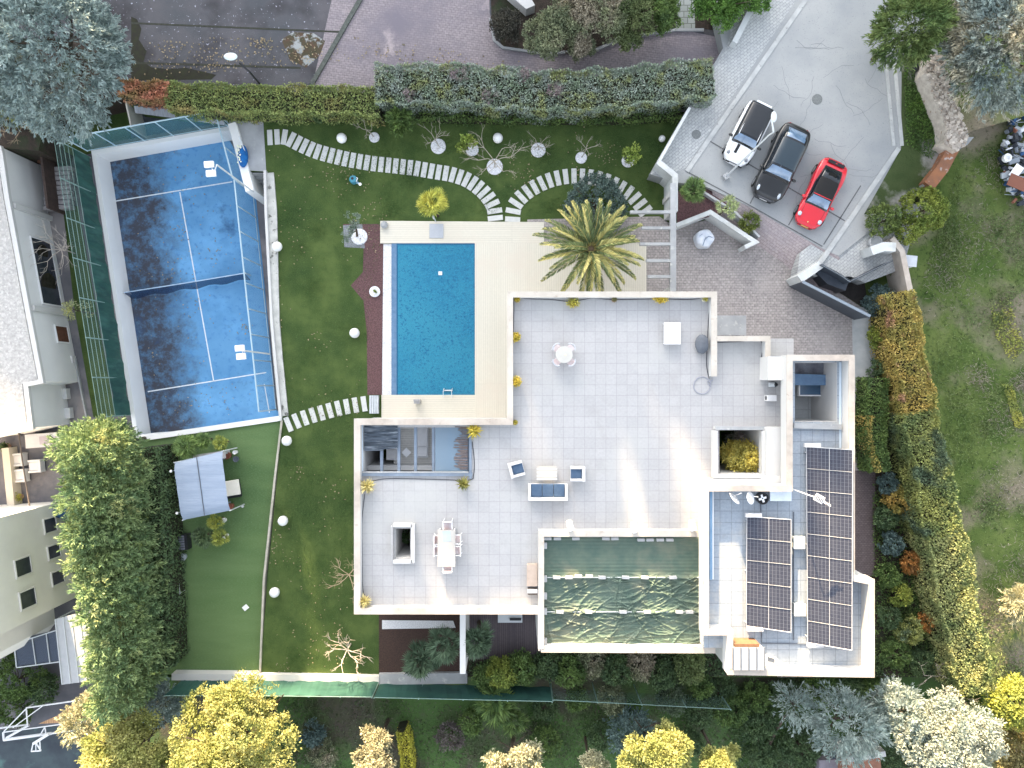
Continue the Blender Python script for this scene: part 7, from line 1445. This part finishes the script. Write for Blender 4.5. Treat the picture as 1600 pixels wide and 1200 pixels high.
# lower fan palms
LFDK = leafmat('leaf_darkfan', (.075, .12, .065), (.045, .08, .042), isl=.35)
fanpalm('leftmost of the three dark fan palms below the villa', 657, 1032, 0, 2.6, 30, LFDK, 34, seed=14); fanpalm('middle dark fan palm, left of the white fin wall', 692, 1008, 0, 2.8, 30, LFDK, 32, seed=15); fanpalm('dark fan palm right of the white fin wall', 745, 1000, 0, 3.2, 30, LFDK, 34, seed=16)
fanpalm('spreading green fan palm outside the lower screen fence', 775, 1095, -1.2, 2.0, 38, LGREEN, 20, seed=17); fanpalm('second spreading palm lower right outside the screen fence', 800, 1120, -1.2, 1.8, 28, LGREEN, 16, seed=18)
for x, y, r, h, m, n, lab in (
    (764, 1056, 24, 1.8, LGREEN, 2600, 'green shrub just right of the white fin wall end'), (784, 1048, 24, 2.4, LYG, 3200, 'yellow topped shrub below the dark deck'), (812, 1044, 26, 2.0, LGREEN, 3200, 'mid green shrub below the dark deck corner'),
    (853, 1040, 24, 1.6, LDARK, 2600, 'dark shrub at the lower left corner of the tarp wall'), (890, 1050, 26, 1.6, LGREEN, 2800, 'green shrub below the left part of the tarp wall'), (925, 1036, 24, 1.3, LOLD, 2400, 'brown-green shrub against the tarp wall'),
    (960, 1048, 26, 1.6, LDARK, 2800, 'dark shrub below the middle of the tarp wall'), (1000, 1040, 24, 1.4, LOLD, 2400, 'brownish shrub below the tarp wall, right of middle'), (1035, 1052, 24, 1.5, LDARK, 2600, 'dark ivy mound below the right part of the tarp wall'),
    (1078, 1040, 26, 2.2, leafmat('leaf_lift', (.15, .19, .06), (.08, .12, .04)), 3600, 'light green shrub left of the villa notch'), (1092, 1068, 20, 2.2, LGREEN, 2200, 'green shrub below the light green one'), (1125, 1080, 26, 1.4, LDARK, 2800, 'dark shrub below the villa notch'),
    (955, 1090, 22, 2.4, LOLD, 2400, 'loose olive shrub outside the fence, right of the bare soil'), (900, 1092, 20, 1.6, LGREEN, 2000, 'green shrub outside the fence above the bare soil'), (1048, 1092, 24, 2.2, leafmat('leaf_bgreen', (.10, .14, .08), (.06, .09, .05)), 2600, 'blue-green shrub outside the fence, right of centre'),
    (1090, 1110, 26, 1.8, LDARK, 2600, 'dark shrub above the small golden tree'), (1140, 1110, 28, 2.0, LGREEN, 3000, 'green shrub right of the small golden tree top'), (1180, 1088, 26, 1.6, LGREEN, 2800, 'green shrub left below the ribbed hut corner'),
    (1185, 1130, 30, 1.4, LDARK, 2800, 'dark low shrub near the fallen trunk'), (1225, 1080, 26, 1.4, LDARK, 2600, 'dark shrub below the lower villa wall'), (1275, 1078, 28, 1.5, LGREEN, 2800, 'green shrub right below the villa wall'),
    (1330, 1078, 26, 1.3, LDARK, 2600, 'dark shrub under the lower right villa corner'), (1370, 1075, 24, 1.5, LGREEN, 2400, 'green shrub at the lower right villa corner'), (850, 1105, 22, 1.2, LDARK, 1800, 'dark low shrub left of the bare soil'),
    (990, 1110, 16, 1.6, LLIV, 1500, 'small bright green shrub among the dark ones'), (940, 1150, 24, 1.6, LDARK, 2000, 'dark shrub between the cream and golden lower trees'), (1075, 1160, 24, 1.8, LDARK, 2200, 'dark shrub between the two golden lower trees'),
    (850, 1160, 26, 1.6, LGREEN, 2200, 'green shrub right of the cream golden lower tree'), (1250, 1165, 34, 1.2, LDARK, 3400, 'dark ground shrub left of the feathery silver tree'), (1190, 1180, 24, 1.2, LDARK, 2000, 'dark low shrub right of the small golden tree'),
    (490, 1145, 22, 1.4, LBLUE, 1700, 'grey-green weed clump right of the largest golden tree'), (505, 1180, 24, 1.4, LOLD, 1700, 'straggly olive shrub near the lower edge'), (705, 1150, 24, 1.3, leafmat('leaf_twiggy', (.13, .11, .10), (.09, .075, .07)), 1600, 'brown twiggy shrub left of the cream golden tree'), (735, 1125, 22, 1.5, LGREEN, 1700, 'green shrub below the screen fence'),
    (30, 1060, 40, 2.2, LGREEN, 6000, 'dark green bush below the glass pergola'), (70, 1075, 26, 1.6, LDARK, 2600, 'darker bush beside the carport'), (25, 1105, 30, 1.6, LGREEN, 3000, 'green bush above the white tube frame'), (1540, 1095, 24, 1.6, LYG, 2200, 'yellow-green shrub at the lower end of the long hedge'),
    (60, 185, 26, 2.0, LOLD, 1500, 'olive undergrowth below the huge cedar'), (20, 175, 26, 1.6, leafmat('leaf_grassy', (.22, .24, .06), (.12, .15, .04)), 1800, 'grassy yellow-green clump under the smaller cedar')):
    tree('garden_shrub', lab, 'shrub', x, y, 0 if y < 1058 else (-1.2 if x > 130 else -3), h, r, m, n=n, L=.17, W=.085, clump=.24, vert=h * .55, amp=.3)
tree('leafy_sapling', 'thin leafy sapling with yellow-green leaves beside the brown shutter', 'tree', 122, 485, -3, 3.4, 20, leafmat('leaf_sapling', (.24, .30, .16), (.34, .34, .12)), n=500, L=.16, W=.07, clump=.3)
o = build(wallmb([P(600, 1062, 0), P(870, 1066, 0), P(1020, 1072, 0)], .04, -1.2, 1.05), 'screen', M_scr)
bpy.data.objects.remove(o)
for lab, a, b, zt_, yy in (('green screen fence along the low white boundary wall', (405, 1062), (592, 1064), 2.5, 0), ('left end of the green screen fence behind the golden trees', (285, 1062), (404, 1062), 2.5, 0), ('darker green screen fence under the fan palms', (594, 1068), (860, 1074), 2.2, 0), ('faint green wire fence continuing behind the shrubs', (862, 1076), (1130, 1090), 1.8, 0)):
    t = thing('screen_fence', lab, 'fence', P(*a, -1)); A_, B_ = P(*a, .2), P(*b, .2); mb = MB(); vs = []; N = 24
    for i in range(N + 1): p = A_.lerp(B_, i / N); w_ = .04 * math.sin(i * 1.7); vs += [(p.x, p.y + w_, .15), (p.x, p.y + .03 - w_, zt_)]
    mb.add(vs, [(2 * i, 2 * i + 1, 2 * i + 3, 2 * i + 2) for i in range(N)]); build(mb, 'screen', M_scr if 'faint' not in lab else M_mesh, t)
    for i in range(5): p = A_.lerp(B_, i / 4); build(MB().tube([(p.x, p.y - .05, -1.2), (p.x, p.y - .05, zt_)], .04, 5), 'post', M_post, t)
    build(MB().tube([(A_.x, A_.y, zt_), (B_.x, B_.y, zt_)], .025, 5), 'top_wire', M_post, t)
tag(build(MB().tube([P(1200, 1165, -.9), P(1212, 1140, -.6), P(1228, 1118, 0)], [.16, .13, .08], 8), 'fallen_trunk', BARK), 'leaning grey trunk below the thin silver sapling', 'trunk')
# ---- the big date palm
def bigpalm():
    q = P(924, 388, 4.2); t = thing('date_palm', 'huge date palm with golden edged arching fronds over the deck and villa corner', 'palm', (q.x, q.y, 0)); c0 = Vector((q.x, q.y, 4.0))
    M_tr = mat('palm_trunk', (.20, .14, .09), (.11, .08, .05), sc=5, bump=1, bsc=12); build(MB().tube([(q.x, q.y, 0), (q.x, q.y, 2), (q.x, q.y, 4.0)], [.38, .33, .42], 14), 'trunk', M_tr, t)
    LA = leafmat('leaf_palm', (.16, .20, .065), (.09, .13, .05), isl=.3); LB = leafmat('leaf_palm_gold', (.66, .58, .20), (.44, .42, .14), isl=.3); rr = np.random.default_rng(5); stems = MB()
    C1, D1, C2, D2, S1, S2 = [], [], [], [], [], []
    for i in range(46):
        a = i * 2.39996 + rr.uniform(-.15, .15); u = i / 46; el = 1.2 - 1.25 * u + rr.uniform(-.1, .1); Lf = (2.5 + 1.2 * min(1, u * 1.6)) * rr.uniform(.9, 1.05); hd = Vector((math.cos(a), math.sin(a), 0)); pts = []; p = c0 + hd * .2 + Vector((0, 0, .3 - .5 * u)); e = el; st = Lf / 16
        for k in range(17): pts.append(p.copy()); p = p + (hd * math.cos(e) + Vector((0, 0, math.sin(e)))) * st; e -= (.075 if u < .5 else .06) + .01 * k * .4
        stems.tube(pts, [.035 - .0018 * k for k in range(17)], 4); side = Vector((-hd.y, hd.x, 0)); gold = rr.random() < .42
        tw = rr.uniform(-.5, .5)
        for k in range(2, 17):
            tg = (pts[min(k + 1, 16)] - pts[k - 1]).normalized(); upv = side.cross(tg); llen = .50 * (1 - ((k - 1) / 16) ** 1.6) ** .8 * min(1, .5 + k * .12) + .07
            for sub in range(6):
                base = pts[k - 1].lerp(pts[k], sub / 6)
                for sgn in (-1, 1):
                    dd = (side * sgn * .50 + tg * .82 + upv * (-.34 if upv.z < 0 else .34) * (1 + tw * sgn)).normalized(); L = llen * rr.uniform(.85, 1.1)
                    isg = (gold and k > 3 and sgn > 0) or (rr.random() < .06) or (k > 13 and rr.random() < .6)
                    (S2 if isg else S1).append(L); (C2 if isg else C1).append(tuple(base + dd * L / 2)); (D2 if isg else D1).append(tuple(dd))
    build(stems, 'frond_ribs', mat('frond_rib', (.45, .38, .14), (.35, .32, .12), sc=3), t)
    leafmesh('fronds', np.array(C1), np.array(D1), S1, .050, LA, t, up=.3, jit=.1); leafmesh('golden_fronds', np.array(C2), np.array(D2), S2, .055, LB, t, up=.3, jit=.1)
bigpalm()
# meadow tufts and rough growth (uncountable) -------------------------------------------
def tufts(name, label_kind, poly, z, n, L, W, m, clumps=None, up=0.0):
    xs = [p[0] for p in poly]; ys = [p[1] for p in poly]; pts = []
    def ins(x, y):
        c = False; j = len(poly) - 1
        for i in range(len(poly)):
            if (poly[i][1] > y) != (poly[j][1] > y) and x < (poly[j][0] - poly[i][0]) * (y - poly[i][1]) / (poly[j][1] - poly[i][1]) + poly[i][0]: c = not c
            j = i
        return c
    rg = np.random.default_rng(len(poly) + n); cl = [(rg.uniform(min(xs), max(xs)), rg.uniform(min(ys), max(ys)), rg.uniform(8, 34)) for _ in range(clumps or 60)]
    while len(pts) < n:
        cx, cy, s = cl[rg.integers(len(cl))]; x, y = rg.normal(cx, s), rg.normal(cy, s)
        if ins(x, y): q = P(x, y, z); pts.append((q.x, q.y, z + rg.uniform(.02, .12)))
    pts = np.array(pts); d = rg.normal(0, 1, (n, 3)); d[:, 2] = np.abs(d[:, 2]) * .7 + .1
    o = leafmesh(name, pts, d, L, W, m, None, up=up, loc=(0, 0, 0)); setting(o, 'stuff'); return o
MP = [(1505, 230), (1720, 230), (1720, 1250), (1560, 1250), (1545, 1060), (1500, 850), (1470, 700), (1452, 560), (1440, 440)]
tufts('meadow_tufts', 'grass', MP, .3, 26000, .22, .05, leafmat('leaf_meadow', (.07, .12, .03), (.12, .16, .05)), 110)
tufts('dry_grass', 'grass', MP, .3, 7000, .30, .03, leafmat('leaf_dry', (.26, .22, .17), (.18, .16, .13)), 26)
tufts('yellow_flowers', 'flowers', [(1545, 470), (1575, 466), (1602, 545), (1580, 566), (1555, 525)], .35, 900, .12, .09, leafmat('leaf_yflower', (.40, .37, .06), (.20, .24, .05)), 14)
tufts('yellow_flowers', 'flowers', [(1565, 600), (1580, 600), (1602, 670), (1585, 668)], .35, 700, .12, .09, leafmat('leaf_yflower', (1, 1, 1)), 10)
tufts('rough_weeds', 'weeds', [(430, 1090), (1150, 1100), (1180, 1230), (430, 1230)], -1.2, 12000, .20, .06, leafmat('leaf_weed', (.05, .085, .03), (.075, .07, .045)), 60)
tufts('rough_weeds', 'weeds', [(1140, 1066), (1540, 1090), (1560, 1230), (1140, 1230)], -1.2, 14000, .20, .08, LDARK, 80)
tufts('bed_groundcover', 'ground cover', [(1362, 745), (1400, 745), (1450, 900), (1500, 1056), (1366, 1056)], .05, 9000, .16, .08, LGREEN, 60)
tufts('bed_groundcover', 'ground cover', [(732, 1034), (845, 1020), (1380, 1020), (1380, 1056), (732, 1056)], .02, 12000, .16, .08, LDARK, 80)
tufts('verge_weeds', 'weeds', [(1412, 105), (1440, 70), (1462, 120), (1490, 205), (1455, 250), (1415, 225)], PARK, 5000, .16, .07, LLIV if False else leafmat('leaf_verge', (.07, .14, .02), (.04, .08, .018)), 26)
tufts('lawn_blades', 'grass', [(420, 215), (1040, 200), (1020, 330), (600, 340), (560, 640), (550, 1050), (410, 1050), (440, 640)], .0, 24000, .09, .03, leafmat('leaf_lawn', (.025, .060, .012), (.045, .09, .02)), 240)
tufts('fallen_leaves', 'leaves', [(420, 200), (1040, 195), (1020, 330), (600, 340), (560, 640), (550, 1050), (410, 1050), (440, 640)], .01, 520, .11, .08, leafmat('leaf_fallen', (.30, .22, .12), (.20, .17, .10)), 60, .9)
tufts('fallen_leaves', 'leaves', [(185, 260), (350, 220), (420, 640), (245, 670)], CZ, 260, .12, .09, leafmat('leaf_fallen', (.30, .22, .12), (.20, .17, .10)), 20, .9)
tufts('fallen_leaves', 'leaves', [(210, 60), (560, 60), (760, 85), (1100, 150), (590, 90), (210, 125)], .32, 500, .13, .10, leafmat('leaf_fallen', (.30, .22, .12), (.20, .17, .10)), 40, .9)
# ---- unseen hill and cypresses added to the north, tops shaped to shade the garden -------
def ridge():
    rr = random.Random(14); M_c = mat('hedge_core', (1, 1, 1)); K = math.tan(SUN_EL) * 1.036; YR = 100.0
    hx = np.linspace(-260, 260, 53); hy = np.concatenate([np.linspace(46, 108, 24), np.linspace(125, 260, 6)]); mb = MB(); zr = 30 * K / .3167
    for y in hy:
        for x in hx:
            u = min(1, max(0, (y - 46) / 50)); z = -5.4 + (zr + 5.4) * (u * u * (3 - 2 * u)) + (1.2 * math.sin(x * .07 + y * .05) * u if y < 94 else 0); mb.v.append((x, y, z))
    n = len(hx); mb.f = [(j * n + i, j * n + i + 1, (j + 1) * n + i + 1, (j + 1) * n + i) for j in range(len(hy) - 1) for i in range(n - 1)]
    setting(build(mb, 'shade_hill', M_meadow, smooth=True))  # added hill that lifts the shading cypresses
    def H_(y, z): return z + (YR - y) * K
    lo_terr, hi_terr = H_(-4, TZ), H_(-16, TZ)
    def top(x):
        if -67 < x < -49.5: return H_(22, 6.5) + rr.uniform(-.5, 1)          # leaves the cedar and the conifers in the sun
        if -45.2 <= x < -43: return H_(-8, 0) + rr.uniform(-.3, .3)
        if -49.5 <= x < -40: return H_(-14, 0) + rr.uniform(-.5, 1.6)
        if -40 <= x < -28: return H_(-11.8, TZ) + rr.uniform(-.5, .6)
        if -28 <= x < -15: return H_(-6.6, TZ) + rr.choice([-2.0, -2.0, -1.6, -.9, .4, 1.7])
        if -15 <= x < -4: return H_(-3.5, 6.4) + rr.uniform(-.8, .5)
        if -4 <= x < 5: return H_(-6, 3) + rr.uniform(-1, 1)
        if 5 <= x < 15: return H_(20, 6) + rr.uniform(-.6, .8)
        return H_(-8, 1) + rr.uniform(-2, 2)
    proto = None; x = -92; i = 0
    while x < 62:
        h = top(x) - zr; w_ = rr.uniform(1.0, 1.45); y = YR + rr.uniform(-.5, .5)
        if proto is None:
            t = proto = thing('shade_cypress', 'unseen cypress added on the northern ridge to shade the plot', 'tree', (0, 0, 0), 'added cypresses shading the plot')
            pts, dirs = cloud('conifer', (0, 0, 5.2), (1.5, 1.5, 4.8), 1800, 100, .5); leafmesh('crown', pts, dirs, .7, .3, LPINE, t)
            build(MB().ball((0, 0, 4.6), (.75, .75, 4.9), 12, 12, seed=i, amp=.1), 'branch_core', M_c, t, local=True); build(MB().tube([(0, 0, -1), (0, 0, 6)], .25, 6), 'trunk', BARK, t, local=True)
            t.location = (x, y, zr); t.scale = (w_ / 1.1, w_ / 1.1, h / 10)
        else: dup(proto, (x, y, zr), rr.uniform(0, 6), scale=(w_ / 1.1, w_ / 1.1, h / 10))
        x += rr.uniform(1.0, 1.9); i += 1
    bush = None; x = -95
    while x < 66:
        if bush is None:
            bush = t = thing('shade_bush', 'unseen dense bush added under the ridge cypresses to block light', 'bush', (0, 0, 0), 'added bushes under the ridge cypresses')
            pts, dirs = cloud('broad', (0, 0, 1.5), (3, 2, 1.8), 1400, 300, .6); leafmesh('crown', pts, dirs, .6, .3, LGREEN, t); build(MB().ball((0, 0, 1.0), (2.7, 1.7, 1.7), 14, 8, seed=3, amp=.05), 'branch_core', M_c, t, local=True)
            t.location = (x, YR, zr - .3)
        else: dup(bush, (x, YR + rr.uniform(-.4, .4), zr - .3), rr.uniform(-.4, .4), scale=(1, 1, rr.uniform(.35, .5) if x < -49 else rr.uniform(.9, 1.2)))
        x += 3.6
ridge()
